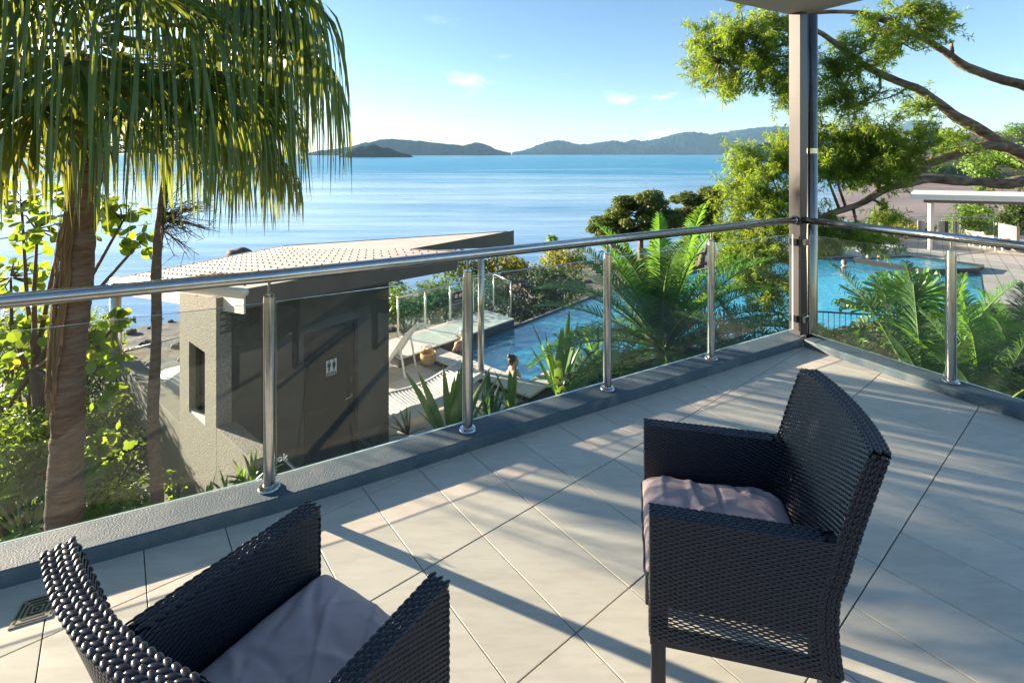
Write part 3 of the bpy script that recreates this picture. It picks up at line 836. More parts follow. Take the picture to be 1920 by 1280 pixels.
# ---- corner column, round downpipe, roof corner
cc = corner + rdir * 0.0
col_o = thing('corner_column', 'square grey aluminium column at the balcony corner', 'column', (*cc, KH))
SOF = 2.80
MB().box((cc[0], cc[1], (KH + SOF) / 2 - 0.001), (0.10, 0.10, SOF - KH), WA).build('shaft', MT['alum'], col_o, bevel=0.004)
for zc in (0.20, 0.85):
    c1 = cc - nout * 0.0 - rout * 0.062 ; 
    MB().box((cc[0] - wdir[0] * 0.061 , cc[1] - wdir[1] * 0.061, zc), (0.026, 0.062, 0.055), WA).build('clamp', MT['bracket'], col_o, bevel=0.003)
    MB().box((cc[0] + rdir[0] * 0.064, cc[1] + rdir[1] * 0.064, zc), (0.062, 0.032, 0.055), WA).build('clamp', MT['steel'], col_o, bevel=0.003)
dp = P(1521, 600, 4.33)
pipe = thing('downpipe', 'round stainless downpipe beside the corner column', 'pipe', (dp[0], dp[1], -2.7))
MB().lathe([(0.049, -2.7), (0.049, SOF)], (dp[0], dp[1], 0), 28).build('tube', MT['pipe'], pipe, smooth=True)
MB().lathe([(0.0515, 1.60), (0.0515, 1.645)], (dp[0], dp[1], 0), 28).build('joint_ring', MT['steel'], pipe)
eave = 0.06
rf_c = corner + nout * eave + rout * (eave + 0.02)
roof_poly = [tuple(rf_c), tuple(rf_c - wdir * 7.0), tuple(rf_c - wdir * 7.0 + rdir * 0.55), tuple(rf_c - wdir * 0.55 + rdir * 0.55), tuple(rf_c - wdir * 0.55 + rdir * 6), tuple(rf_c + rdir * 6)]
br = thing('balcony_roof', 'pale eave of the balcony roof above the corner column', 'roof', (cc[0], cc[1], SOF))
MB().prism(roof_poly, SOF, SOF + 0.02).build('soffit', MT['soffit'], br)
MB().prism([tuple(np.array(q) + 0.0) for q in roof_poly], SOF + 0.021, SOF + 0.22).build('slab', MT['fascia_dark'], br)

# ---- floor drain
dr = PZ(70, 1142, 0.0)
drain = thing('floor_drain', 'square slotted steel drain grate in the tiled floor', 'drain', (dr[0], dr[1], 0))
MB().box((dr[0], dr[1], 0.0016), (0.115, 0.115, 0.003), R(25)).build('plate', MT['grate'], drain)
for k, s in enumerate((0.098, 0.070, 0.042, 0.016)):
    sq = MB()
    for a in range(4):
        ang = R(25) + a * math.pi / 2
        c = np.array((math.cos(ang), math.sin(ang))) * s / 2
        sq.box((dr[0] + c[0], dr[1] + c[1], 0.0036), (0.006, s * 0.86, 0.001), ang)
    sq.build('slot', MT['black'], drain)
# ================================================================== POOL TERRACE AND TOILET HUT
HA = R(40.0)
hR = np.array((math.sin(HA), math.cos(HA)))          # along the door wall, away to the right
hL = np.array((-math.cos(HA), math.sin(HA)))         # to the left and away
def hp(o, r, l): return np.asarray(o) + hR * r + hL * l

pool_poly = [(-1.70, 10.72), (0.04, 12.62), (2.9, 15.8), (7.9, 19.4), (12.6, 20.9), (15.6, 21.2), (17.2, 18.3), (14.0, 14.8), (6.6, 11.9), (1.9, 10.4), (0.55, 9.15), (0.25, 9.06)]
deck_poly = [(-4.6, 6.75), (-3.45, 5.55), (-2.0, 4.6), (0.5, 5.2), (3.2, 5.6), (6, 6.5), (12, 7), (34, 8), (36, 27), (27, 29), (19, 27.5), (15.55, 21.9), (12.58, 20.98), (7.86, 19.47), (2.85, 15.86),
             (0.0, 12.70), (-0.45, 13.62), (-2.35, 11.95), (-3.3, 11.0), (-4.5, 9.4)]
def holed_plate(name, outer, inner, z, mat):
    bm = bmesh.new()
    for loop in (outer, inner):
        vv = [bm.verts.new((x, y, z)) for x, y in loop]
        for i in range(len(vv)): bm.edges.new((vv[i], vv[(i + 1) % len(vv)]))
    bmesh.ops.triangle_fill(bm, use_beauty=True, use_dissolve=False, edges=bm.edges[:])
    bmesh.ops.recalc_face_normals(bm, faces=bm.faces[:])
    for f in bm.faces:
        if f.normal.z < 0: f.normal_flip()
    me = bpy.data.meshes.new(name); bm.to_mesh(me); bm.free()
    return mobj(name, me, mat)
deck = tag(holed_plate('pool_terrace', deck_poly, pool_poly, DECK_Z - 0.012, MT['deck_far']), kind='structure')
n = len(deck_poly)
MB().add([(x, y, z) for z in (-4.9, DECK_Z - 0.02) for x, y in deck_poly], [(i, (i + 1) % n, n + (i + 1) % n, n + i) for i in range(n)]).build('terrace_edge', MT['smooth_render'], deck)
n = len(pool_poly)
MB().add([(x, y, z) for z in (-4.0, DECK_Z - 0.002) for x, y in pool_poly], [(i, (i + 1) % n, n + (i + 1) % n, n + i) for i in range(n)]).build('pool_wall', MT['pool_dark'], deck)
def pool_floor_mat():
    m, N, L, b = new_mat('pool_floor_blue')
    geo = N.new('ShaderNodeNewGeometry'); sep = N.new('ShaderNodeSeparateXYZ'); L.new(geo.outputs['Position'], sep.inputs['Vector'])
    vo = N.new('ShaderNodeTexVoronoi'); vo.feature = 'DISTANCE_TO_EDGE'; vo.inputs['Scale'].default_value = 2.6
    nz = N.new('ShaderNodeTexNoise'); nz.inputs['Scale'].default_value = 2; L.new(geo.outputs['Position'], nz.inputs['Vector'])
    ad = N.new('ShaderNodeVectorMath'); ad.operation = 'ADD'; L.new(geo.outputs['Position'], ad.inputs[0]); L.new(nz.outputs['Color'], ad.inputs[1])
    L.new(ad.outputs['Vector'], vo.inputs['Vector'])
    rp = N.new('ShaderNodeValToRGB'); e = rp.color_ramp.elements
    e[0].position = 0.0; e[0].color = (0.16, 0.84, 0.95, 1); e[1].position = 0.2; e[1].color = (0.03, 0.60, 0.85, 1)  # lighter caustic web painted into the floor colour
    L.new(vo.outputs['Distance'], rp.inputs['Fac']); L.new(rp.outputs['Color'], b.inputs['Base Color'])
    b.inputs['Roughness'].default_value = 0.7
    return m
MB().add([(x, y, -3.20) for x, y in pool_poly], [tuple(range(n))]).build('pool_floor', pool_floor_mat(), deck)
def pool_water_mat():
    m, N, L, b = new_mat('pool_water'); N.remove(b)
    geo = N.new('ShaderNodeNewGeometry')
    n1 = N.new('ShaderNodeTexNoise'); n1.inputs['Scale'].default_value = 3.2; n1.inputs['Detail'].default_value = 4; L.new(geo.outputs['Position'], n1.inputs['Vector'])
    bp = N.new('ShaderNodeBump'); bp.inputs['Strength'].default_value = 0.55; bp.inputs['Distance'].default_value = 0.09; L.new(n1.outputs['Fac'], bp.inputs['Height'])
    t = N.new('ShaderNodeBsdfTransparent'); setc(t.inputs['Color'], (0.82, 0.97, 0.99))
    g = N.new('ShaderNodeBsdfGlossy'); g.inputs['Roughness'].default_value = 0.05; L.new(bp.outputs['Normal'], g.inputs['Normal'])
    fr = N.new('ShaderNodeFresnel'); fr.inputs['IOR'].default_value = 1.33; L.new(bp.outputs['Normal'], fr.inputs['Normal'])
    ml = N.new('ShaderNodeMath'); ml.operation = 'MULTIPLY'; ml.inputs[1].default_value = 0.4; L.new(fr.outputs['Fac'], ml.inputs[0])
    mx = N.new('ShaderNodeMixShader'); L.new(ml.outputs[0], mx.inputs['Fac'])
    # the water body itself scatters blue light
    df = N.new('ShaderNodeBsdfDiffuse'); setc(df.inputs['Color'], (0.035, 0.56, 0.82)); L.new(bp.outputs['Normal'], df.inputs['Normal'])
    bd = N.new('ShaderNodeMixShader'); bd.inputs['Fac'].default_value = 0.42; L.new(t.outputs['BSDF'], bd.inputs[1]); L.new(df.outputs['BSDF'], bd.inputs[2]); L.new(bd.outputs['Shader'], mx.inputs[1]); L.new(g.outputs['BSDF'], mx.inputs[2])
    L.new(mx.outputs['Shader'], N['Material Output'].inputs['Surface'])
    return m
tag(MB().add([(x, y, WATER_Z) for x, y in pool_poly], [tuple(range(n))]).build('pool_water', pool_water_mat()), kind='structure')
# infinity edge lip
MB().tube([(0.1, 12.72, WATER_Z - 0.03), (2.9, 15.88, WATER_Z - 0.03), (7.85, 19.48, WATER_Z - 0.03), (12.6, 21.0, WATER_Z - 0.03), (15.5, 21.3, WATER_Z - 0.03)], 0.055, 8).build('pool_lip', MT['pool_dark'], deck)

# ---- coping slabs along the near side and the raised platform
cop = thing('pool_coping', 'pale stone coping slabs along the near edge of the plunge pool', 'coping', (-0.9, 9.9, DECK_Z))
e0, e1 = np.array((-2.35, 11.0)), np.array((0.03, 9.0))
cdir = nrm(e1 - e0); cin = np.array((-cdir[1], cdir[0]))
ln = np.linalg.norm(e1 - e0); ns = 7
MB().prism([tuple(e0), tuple(e1), tuple(e1 + cin * 0.40), tuple(e0 + cin * 0.40)], DECK_Z - 0.01, DECK_Z + 0.085).build('riser', MT['pool_dark'], cop)
for k in range(ns):
    a, b = e0 + cdir * (ln * k / ns + 0.004), e0 + cdir * (ln * (k + 1) / ns - 0.004)
    MB().prism([tuple(a - cin * 0.03), tuple(b - cin * 0.03), tuple(b + cin * 0.43), tuple(a + cin * 0.43)], DECK_Z + 0.086, DECK_Z + 0.125).build('slab', MT['coping'], cop, bevel=0.005)
r0, r1 = e1 + cin * 0.44, e1 + cin * 0.44 + hR * 1.1
MB().prism([tuple(e1 + cdir * 0.005 - cin * 0.0), tuple(e1 + cdir * 0.36), tuple(e1 + cdir * 0.36 + cin * 1.3), tuple(e1 + cdir * 0.005 + cin * 1.3)], DECK_Z - 0.3, DECK_Z + 0.08).build('riser', MT['pool_dark'], cop)
for k in range(3):
    a = e1 + cin * (0.43 * k - 0.03 + 0.004); b = e1 + cin * (0.43 * (k + 1) - 0.03 - 0.004)
    MB().prism([tuple(a + cdir * 0.0), tuple(a + cdir * 0.39), tuple(b + cdir * 0.39), tuple(b + cdir * 0.0)], DECK_Z + 0.084, DECK_Z + 0.124).build('slab', MT['coping'], cop, bevel=0.005)

PLAT = -2.57
plat = thing('pool_platform', 'raised pale platform with dark tiled side along the plunge pool', 'platform', (-1.2, 12.2, DECK_Z))
pa, pb = PZ(806, 652, PLAT)[:2], PZ(964, 597, PLAT)[:2]
pd = nrm(pb - pa); pn = np.array((-pd[1], pd[0]))
pa2, pb2 = pa - pd * 0.75, pb
MB().prism([tuple(pa2), tuple(pb2), tuple(pb2 + pn * 1.02), tuple(pa2 + pn * 1.02)], -4.0, PLAT - 0.032).build('base', MT['pool_dark'], plat)
pl_len = np.linalg.norm(pb2 - pa2); nn = 5
for k in range(nn):
    for j in range(2):
        a, b = pa2 + pd * (pl_len * k / nn + 0.004), pa2 + pd * (pl_len * (k + 1) / nn - 0.004)
        MB().prism([tuple(a + pn * (0.52 * j + 0.003 - 0.012)), tuple(b + pn * (0.52 * j + 0.003 - 0.012)), tuple(b + pn * (0.52 * j + 0.517)), tuple(a + pn * (0.52 * j + 0.517))], PLAT - 0.031, PLAT).build('slab', MT['coping'], plat, bevel=0.004)

# ---- paving tiles of the sunny terrace beside the hut
tile_me = MB().box((0, 0, 0), (0.592, 0.292, 0.012)).mesh('tile')
for i in range(-3, 8):
    for j in range(-3, 12):
        c = hp((-1.95, 7.6), 0.15 + 0.30 * j, -2.4 + 0.60 * i + (0.0))
        ok = True
        rel = c - e0
        if float(np.dot(rel, cin)) > -0.17: ok = False                       # beyond the coping
        d2 = c - np.array((-1.84, 7.45))
        if float(np.dot(d2, hR)) < 0.16 and float(np.dot(d2, hL)) > -0.32: ok = False   # inside the hut
        if c[0] > 0.4 or c[0] < -3.4: ok = False
        if ok:
            o = mobj('tile', tile_me, MT['deck'], None); o.location = (c[0], c[1], DECK_Z - 0.004); o.rotation_euler = (0, 0, HA + math.pi / 2 + math.pi / 2 - R(0) - 2 * HA)
            o.rotation_euler = (0, 0, math.atan2(hL[1], hL[0])); o.parent = deck

# ---- glass pool fence on the platform
def fence(name, label, pts, z0, hgt, gap=0.9, mat='glass_green', rail=0.022, post_r=0.017, start_gap=0.04):
    t = thing(name, label, 'fence', (*pts[0], z0))
    for s in range(len(pts) - 1):
        a, b = np.asarray(pts[s], float), np.asarray(pts[s + 1], float); d = nrm(b - a); ln_ = np.linalg.norm(b - a)
        m = max(1, int(round(ln_ / gap)))
        for k in range(m + 1):
            if s > 0 and k == 0: continue
            q = a + d * ln_ * k / m
            MB().tube([(*q, z0), (*q, z0 + hgt)], post_r, 10).build('post', MT['steel_warm'], t, smooth=True)
            if k < m:
                make_pane(t, q + d * 0.025, a + d * ln_ * (k + 1) / m - d * 0.025, z0 + start_gap, z0 + hgt - 0.06, MT[mat], 0.010)
        if s > 0:
            make_pane(t, a + d * 0.025, a + d * ln_ / m - d * 0.025, z0 + start_gap, z0 + hgt - 0.06, MT[mat], 0.010)
        MB().tube([(*a, z0 + hgt), (*b, z0 + hgt)], rail, 10).build('handrail', MT['steel_warm'], t, smooth=True)
    return t
f0, f1, f2 = PZ(735, 622, PLAT)[:2], PZ(926, 576, PLAT)[:2], PZ(958, 594, PLAT)[:2]
f0 = f1 + (pa - pb) / np.linalg.norm(pa - pb) * 3.05
fen = fence('pool_fence', 'green glass pool fence with steel posts round the platform', [f0, f1, f2], PLAT, 0.90, 0.80)
# prohibition sign on it
sg = f1 + nrm(f0 - f1) * 1.27 - pn * 0.012
sx = nrm(f1 - f0)
sign = thing('pool_sign', 'black pool rules sign with two red prohibition circles on the glass fence', 'sign', (*sg, PLAT + 0.40))
def sheet(parent, name, c, xd, w, h, mat, push=0.0, th=0.003):
    nn_ = np.array((xd[1], -xd[0])) * 1.0
    cc_ = np.asarray(c[:2]) + nn_ * push
    MB().box((cc_[0], cc_[1], c[2]), (w, th, h), math.atan2(xd[1], xd[0])).build(name, mat, parent)
sheet(sign, 'plate', (*sg, PLAT + 0.50), sx, 0.30, 0.34, MT['black'])
def disc(parent, name, c, xd, r, mat, push, n=24, r_in=0.0):
    nn_ = np.array((xd[1], -xd[0], 0.0)); x3 = np.array((xd[0], xd[1], 0)); z3 = np.array((0, 0, 1.0))
    c3 = np.array(c) + nn_ * push
    V, F = [], []
    for k in range(n):
        w = 2 * math.pi * k / n
        V.append(c3 + r * (math.cos(w) * x3 + math.sin(w) * z3)); V.append(c3 + max(r_in, 1e-4) * (math.cos(w) * x3 + math.sin(w) * z3))
    for k in range(n):
        a, b = 2 * k, 2 * ((k + 1) % n)
        F.append((a, b, b + 1, a + 1))
    MB().add(V, F).build(name, mat, parent)
for q, sd in enumerate((-0.07, 0.07)):
    c = np.array((*(sg + sx * sd), PLAT + 0.585))
    disc(sign, 'white_disc', c, sx, 0.060, MT['white'], 0.004)
    disc(sign, 'red_ring', c, sx, 0.064, MT['sign_red'], 0.006, r_in=0.047)
    M_ = Matrix.Rotation(math.atan2(sx[1], sx[0]), 3, 'Z') @ Matrix.Rotation(R(45), 3, 'Y')
    cb = c[:2] + np.array((sx[1], -sx[0])) * 0.006
    MB().box((cb[0], cb[1], c[2]), (0.1, 0.001, 0.012), M=M_).build('red_bar', MT['sign_red'], sign)
put_text('NO GLASS', 0.048, MT['white'], (*(sg + np.array((sx[1], -sx[0])) * 0.004), PLAT + 0.455), sx, sign)
put_text('NO DIVING', 0.048, MT['white'], (*(sg + np.array((sx[1], -sx[0])) * 0.004), PLAT + 0.385), sx, sign)

# ---- toilet hut
hut = thing('toilet_hut', 'dark rendered toilet hut with cream skillion roof and grey door', 'hut', (-3.0, 6.8, DECK_Z))
A = np.array((-3.35, 5.65)); B = np.array((-1.84, 7.45)); A2 = A + hL * 1.22; B2 = B + hL * 1.22
C1 = np.array((-2.88, 5.39, 0.13)); C2 = np.array((-6.75, 8.45, -0.52)); C3 = np.array((-4.89, 10.67, -0.38))
TT = np.array((-1.70, 8.30, 0.002)); EE = np.array((-0.87, 7.78, 0.07)); C4 = np.array((0.02, 10.35, -0.006)); C4F = np.array((-0.1, 11.2, -0.15))
def roof_z(x, y):
    d = np.array((x, y)) - C1[:2]
    return 0.13 - 0.0192 * float(np.dot(d, hR)) - 0.132 * float(np.dot(d, hL))
wtop = lambda x, y: roof_z(x, y) - 0.10
dl, dr_ = 1.036, 1.816         # door jambs along the door wall from A
wl_len = np.linalg.norm(B - A)
th = 0.16
def dwall(r0, r1, z0, z1, nm='wall', mat='dark_wall', l0=0.0, l1=th):
    return MB().prism([tuple(hp(A, r0, l0)), tuple(hp(A, r1, l0)), tuple(hp(A, r1, l1)), tuple(hp(A, r0, l1))], z0, z1).build(nm, MT[mat], hut)
DOOR_TOP = DECK_Z + 2.04
dwall(0.002, dl, DECK_Z - 1.4, wtop); dwall(dr_, wl_len, DECK_Z - 1.4, wtop); dwall(dl, dr_, DOOR_TOP, wtop); dwall(dl, dr_, DECK_Z - 1.4, DECK_Z)
# left wall with the window opening (stucco)
def lwall(l0, l1, z0, z1, nm='wall', mat='stucco', t0=-0.004, t1=th):
    return MB().prism([tuple(hp(A, t0, l0)), tuple(hp(A, t0, l1)), tuple(hp(A, t1, l1)), tuple(hp(A, t1, l0))], z0, z1).build(nm, MT[mat], hut)
W0, W1, WZ0, WZ1 = 0.337, 0.874, -1.61, -0.735
lwall(-0.004, W0, -5.0, wtop); lwall(W1, 1.22, -5.0, wtop); lwall(W0, W1, WZ1, wtop); lwall(W0, W1, -5.0, WZ0)
wnd = MB().prism([tuple(hp(A, 0.10, W0)), tuple(hp(A, 0.10, W1)), tuple(hp(A, 0.12, W1)), tuple(hp(A, 0.12, W0))], WZ0, WZ1).build('window', MT['window_dark'], hut)
for (a, b, z0, z1) in ((W0, W0 + 0.04, WZ0, WZ1), (W1 - 0.04, W1, WZ0, WZ1), (W0 + 0.04, W1 - 0.04, WZ0, WZ0 + 0.04), (W0 + 0.04, W1 - 0.04, WZ1 - 0.04, WZ1)):
    MB().prism([tuple(hp(A, 0.07, a)), tuple(hp(A, 0.07, b)), tuple(hp(A, 0.099, b)), tuple(hp(A, 0.099, a))], z0, z1).build('frame', MT['frame_dark'], wnd)
MB().prism([tuple(hp(A, 0.01, W0)), tuple(hp(A, 0.01, W1)), tuple(hp(A, 0.068, W1)), tuple(hp(A, 0.068, W0))], WZ0 + 0.001, WZ0 + 0.022).build('sill', MT['white'], wnd)
# back and far side walls
MB().prism([tuple(hp(B, -th, th + .002)), tuple(hp(B, 0, th + .002)), tuple(hp(B, 0, 1.22)), tuple(hp(B, -th, 1.22))], DECK_Z - 1.4, wtop).build('wall', MT['dark_wall'], hut)
MB().prism([tuple(hp(A2, th + .002, -th)), tuple(hp(B2, -th - .002, -th)), tuple(hp(B2, -th - .002, 0)), tuple(hp(A2, th + .002, 0))], DECK_Z - 1.4, wtop).build('wall', MT['dark_wall'], hut)
# pressed brick band under the eave near the corner
bk = MB().box((0, 0, 0), (0.105, 0.008, 0.030)).mesh('brick')
for r_ in range(7):
    for c in range(6):
        p = hp(A, 0.09 + c * 0.112 + (0.056 if r_ % 2 else 0), -0.004)
        o = mobj('brick', bk, MT['dark_wall'], None); o.location = Vector((p[0], p[1], -0.22 - r_ * 0.037)) - hut.location
        o.rotation_euler = (0, 0, math.atan2(hR[1], hR[0])); o.parent = hut
# door
dd = MB().prism([tuple(hp(A, dl + 0.045, 0.03)), tuple(hp(A, dr_ - 0.045, 0.03)), tuple(hp(A, dr_ - 0.045, 0.07)), tuple(hp(A, dl + 0.045, 0.07))], DECK_Z + 0.01, DOOR_TOP - 0.045).build('door', MT['door'], hut)
for (a, b, z0, z1) in ((dl, dl + 0.042, DECK_Z, DOOR_TOP), (dr_ - 0.042, dr_, DECK_Z, DOOR_TOP), (dl + 0.042, dr_ - 0.042, DOOR_TOP - 0.042, DOOR_TOP)):
    MB().prism([tuple(hp(A, a, -0.012)), tuple(hp(A, b, -0.012)), tuple(hp(A, b, 0.09)), tuple(hp(A, a, 0.09))], z0, z1).build('door_frame', MT['frame_dark'], hut)
def on_door(r, z, out=0.0): return (*hp(A, r, 0.03 - out), z)
hx = hR
sheet(dd, 'lock_plate', on_door(dr_ - 0.085, DECK_Z + 1.20), hx, 0.035, 0.075, MT['steel_warm'], 0.006, 0.004)
c = on_door(dr_ - 0.095, DECK_Z + 1.0, 0.02)
disc(dd, 'handle_rose', c, hx, 0.028, MT['steel_warm'], 0.0)
MB().tube([c, on_door(dr_ - 0.095, DECK_Z + 1.0, 0.055), on_door(dr_ - 0.20, DECK_Z + 0.985, 0.055)], 0.009, 8).build('handle', MT['steel_warm'], dd, smooth=True)
for z in (1.80, 0.25):
    MB().tube([on_door(dl + 0.046, DECK_Z + z - 0.05, 0.012), on_door(dl + 0.046, DECK_Z + z + 0.05, 0.012)], 0.009, 8).build('hinge', MT['steel_warm'], dd, smooth=True)
# toilet sign
sc_ = hp(A, (dl + dr_) / 2 + 0.005, 0.03)
tsign = thing('toilet_sign', 'black and white toilet sign on the grey hut door', 'sign', (*sc_, DECK_Z + 1.36))
sheet(tsign, 'plate', (*sc_, DECK_Z + 1.46), hx, 0.205, 0.30, MT['black'], 0.004)
sheet(tsign, 'white_panel', (*sc_, DECK_Z + 1.498), hx, 0.155, 0.165, MT['white'], 0.0075)
def figure(off, dress):
    base = np.asarray(sc_) + hx * off
    mb = MB()
    def flat(poly, push=0.0105):
        nn_ = np.array((hx[1], -hx[0]))
        vs_ = [(*(base + hx * x + nn_ * push), DECK_Z + 1.42 + z) for x, z in poly]
        mb.add(vs_, [tuple(range(len(vs_)))])
    flat([(0.013 * math.cos(w), 0.142 + 0.013 * math.sin(w)) for w in np.linspace(0, 2 * math.pi, 14)[:-1]])
    if dress:
        flat([(-0.016, 0.122), (-0.030, 0.075), (-0.024, 0.072), (-0.018, 0.092), (-0.024, 0.045), (-0.010, 0.045), (-0.010, 0.008), (0.010, 0.008), (0.010, 0.045), (0.024, 0.045), (0.018, 0.092), (0.024, 0.072), (0.030, 0.075), (0.016, 0.122)])
    else:
        flat([(-0.024, 0.122), (-0.026, 0.072), (-0.018, 0.072), (-0.014, 0.080), (-0.014, 0.008), (-0.002, 0.008), (-0.001, 0.06), (0.001, 0.06), (0.002, 0.008), (0.014, 0.008), (0.014, 0.080), (0.018, 0.072), (0.026, 0.072), (0.024, 0.122)])
    mb.build('figure', MT['black'], tsign)
figure(-0.036, False); figure(0.036, True)
put_text('TOILET', 0.055, MT['white'], (*(sc_ + np.array((hx[1], -hx[0])) * 0.008), DECK_Z + 1.383), hx, tsign)

# parapets: left (long) and near (short); slab edge; lower storey with louvres
par = thing('parapet_wall', 'smooth rendered parapet running left from the hut over a slab edge', 'wall', (*hp(A2, 0.1, 1.5), DECK_Z))
p3 = hp(A, 0, 1.222); p4 = hp(A, 0, 1.22 + 3.05)
MB().prism([tuple(p3), tuple(p4), tuple(hp(p4, 0.24, 0)), tuple(hp(p3, 0.24, 0))], -2.70, -1.89).build('wall', MT['smooth_render'], par, bevel=0.006)
MB().prism([tuple(hp(p3, -0.03, 0.0)), tuple(hp(p4, -0.03, 0.42)), tuple(hp(p4, 0.7, 0.42)), tuple(hp(p3, 0.7, 0.0))], -2.96, -2.702).build('slab_edge', MT['smooth_render'], par, bevel=0.006)
MB().prism([tuple(hp(p3, 0.30, 0.0)), tuple(hp(p3, 0.30, 1.75)), tuple(hp(p3, 0.6, 1.75)), tuple(hp(p3, 0.6, 0.0))], -5.2, -2.962).build('lower_wall', MT['smooth_render'], par)
lv0, lv1 = 0.75, 1.45
lf = MB().prism([tuple(hp(p3, 0.27, lv0)), tuple(hp(p3, 0.27, lv1)), tuple(hp(p3, 0.298, lv1)), tuple(hp(p3, 0.298, lv0))], -4.7, -3.25).build('louvre_window', MT['frame_dark'], par)
lm = MB().box((0, 0, 0), (lv1 - lv0 - 0.06, 0.012, 0.065), M=Matrix.Rotation(R(-30), 3, 'X')).mesh('louvre')
for k in range(17):
    q = hp(p3, 0.24, (lv0 + lv1) / 2)
    o = mobj('louvre', lm, MT['white'], None); o.location = Vector((q[0], q[1], -4.62 + k * 0.08)) - par.location
    o.rotation_euler = (0, 0, math.atan2(hL[1], hL[0])); o.parent = lf
npar = thing('parapet_wall', 'short stucco parapet projecting from the hut corner towards the balcony', 'wall', (*hp(A, 0.1, -0.5), DECK_Z))
MB().prism([tuple(hp(A, -0.004, -0.006)), tuple(hp(A, -0.004, -0.97)), tuple(hp(A, 0.20, -0.97)), tuple(hp(A, 0.20, -0.006))], -5.0, -1.50).build('wall', MT['stucco'], npar, bevel=0.006)
MB().tube([(*hp(A, 0.24, -0.93), -1.62), (*hp(A, 0.30, -1.02), -1.60), (*hp(A, 0.5, -1.6), -1.95)], 0.018, 8).build('handrail', MT['steel_warm'], npar, smooth=True)

# roof
rt = MB()
rp6 = [C1, EE, TT, C3, C2]
rt.add([tuple(p) for p in rp6], [(0, 1, 2), (0, 2, 3, 4)])
rt.add([tuple(TT), tuple(C4), tuple(C4F), tuple(C3)], [(0, 1, 2, 3)])
roof_o = rt.build('roof', MT['roof'], hut)
def fascia(p, q, d0, d1, mat, nm='fascia', thk=0.02):
    p = np.asarray(p); q = np.asarray(q); d = nrm((q - p)[:2]); nn_ = np.array((d[1], -d[0])) * thk
    vs_ = []
    for pt, dz in ((p, d0), (q, d1)):
        for o_ in (np.zeros(2), nn_):
            vs_ += [(pt[0] + o_[0], pt[1] + o_[1], pt[2] + 0.012), (pt[0] + o_[0], pt[1] + o_[1], pt[2] - dz)]
    MB().add(vs_, [(0, 1, 5, 4), (2, 6, 7, 3), (0, 4, 6, 2), (1, 3, 7, 5), (0, 2, 3, 1), (4, 5, 7, 6)]).build(nm, mat, hut)
fascia(C1, EE, 0.20, 0.28, MT['fascia_dark'])
fascia(EE, TT, 0.28, 0.10, MT['fascia_dark'])
fascia(C2, C1, 0.24, 0.26, MT['cream'])
fascia(TT, C4, 0.02, 0.33, MT['fascia_dark'])
fascia(C4, C4F, 0.33, 0.33, MT['fascia_dark'])
fascia(C4F, C3, 0.33, 0.25, MT['fascia_dark']); fascia(C3, C2, 0.25, 0.24, MT['cream'])
MB().add([tuple(p - np.array((0, 0, 0.09))) for p in (C1, EE, TT, C4, C4F, C3, C2)], [(6, 5, 4, 3, 2, 1, 0)]).build('soffit', MT['soffit'], hut)
# gutter strip folded over the left fascia
MB().tube([tuple(C1 + np.array((0.01, -0.03, -0.02))), tuple(C2 + np.array((-0.02, 0, -0.02)))], 0.045, 8).build('gutter', MT['cream'], hut, smooth=True)
# screws
sm = MB()
for i in range(1, 26):
    for j in range(1, 24):
        p2 = C1[:2] + hL * (0.21 * i + (0.1 if j % 2 else 0)) + hR * (0.215 * j - 0.1)
        d = p2 - C1[:2]
        # inside the lower roof polygon
        inside = True; poly = [q[:2] for q in (C1, EE, TT, C3, C2)]
        for k in range(len(poly)):
            a, b = poly[k], poly[(k + 1) % len(poly)]
            if (b[0] - a[0]) * (p2[1] - a[1]) - (b[1] - a[1]) * (p2[0] - a[0]) < 0.02: inside = False
        if not inside: continue
        # height on the two facets
        def tri_z(p, a, b, c):
            T_ = np.array(((b[0] - a[0], c[0] - a[0]), (b[1] - a[1], c[1] - a[1]))); s_ = np.linalg.solve(T_, p - a[:2])
            return a[2] + s_[0] * (b[2] - a[2]) + s_[1] * (c[2] - a[2])
        zz = max(tri_z(p2, C1, TT, C3), tri_z(p2, C1, C3, C2), tri_z(p2, C1, EE, TT)) if False else None
        if (TT[0] - C1[0]) * (p2[1] - C1[1]) - (TT[1] - C1[1]) * (p2[0] - C1[0]) < 0: zz = tri_z(p2, C1, EE, TT)
        elif (C3[0] - C1[0]) * (p2[1] - C1[1]) - (C3[1] - C1[1]) * (p2[0] - C1[0]) < 0: zz = tri_z(p2, C1, TT, C3)
        else: zz = tri_z(p2, C1, C3, C2)
        sm.lathe([(0.013, 0.001), (0.012, 0.015), (0.005, 0.019)], (p2[0], p2[1], zz), 6)
sc_o = sm.build('roof_screws', MT['screw'], hut); tag(sc_o, kind='stuff')
# leaf litter on the roof
lt = MB()
for k in range(170):
    p2 = C1[:2] + hL * random.gauss(1.7, 0.45) + hR * random.gauss(0.55, 0.22)
    z = roof_z(*p2) + 0.028; a = random.uniform(0, 6.28); l_ = random.uniform(0.04, 0.11); w_ = random.uniform(0.012, 0.03)
    lt.add([(p2[0] + l_ * math.cos(a), p2[1] + l_ * math.sin(a), z + 0.012), (p2[0] - w_ * math.sin(a), p2[1] + w_ * math.cos(a), z + .01), (p2[0] - l_ * math.cos(a), p2[1] - l_ * math.sin(a), z + 0.018), (p2[0] + w_ * math.sin(a), p2[1] - w_ * math.cos(a), z)], [(0, 1, 2, 3)])
tag(lt.build('leaf_litter', MT['thatch']), 'dry brown leaf litter lying on the hut roof', 'leaves', kind='stuff')
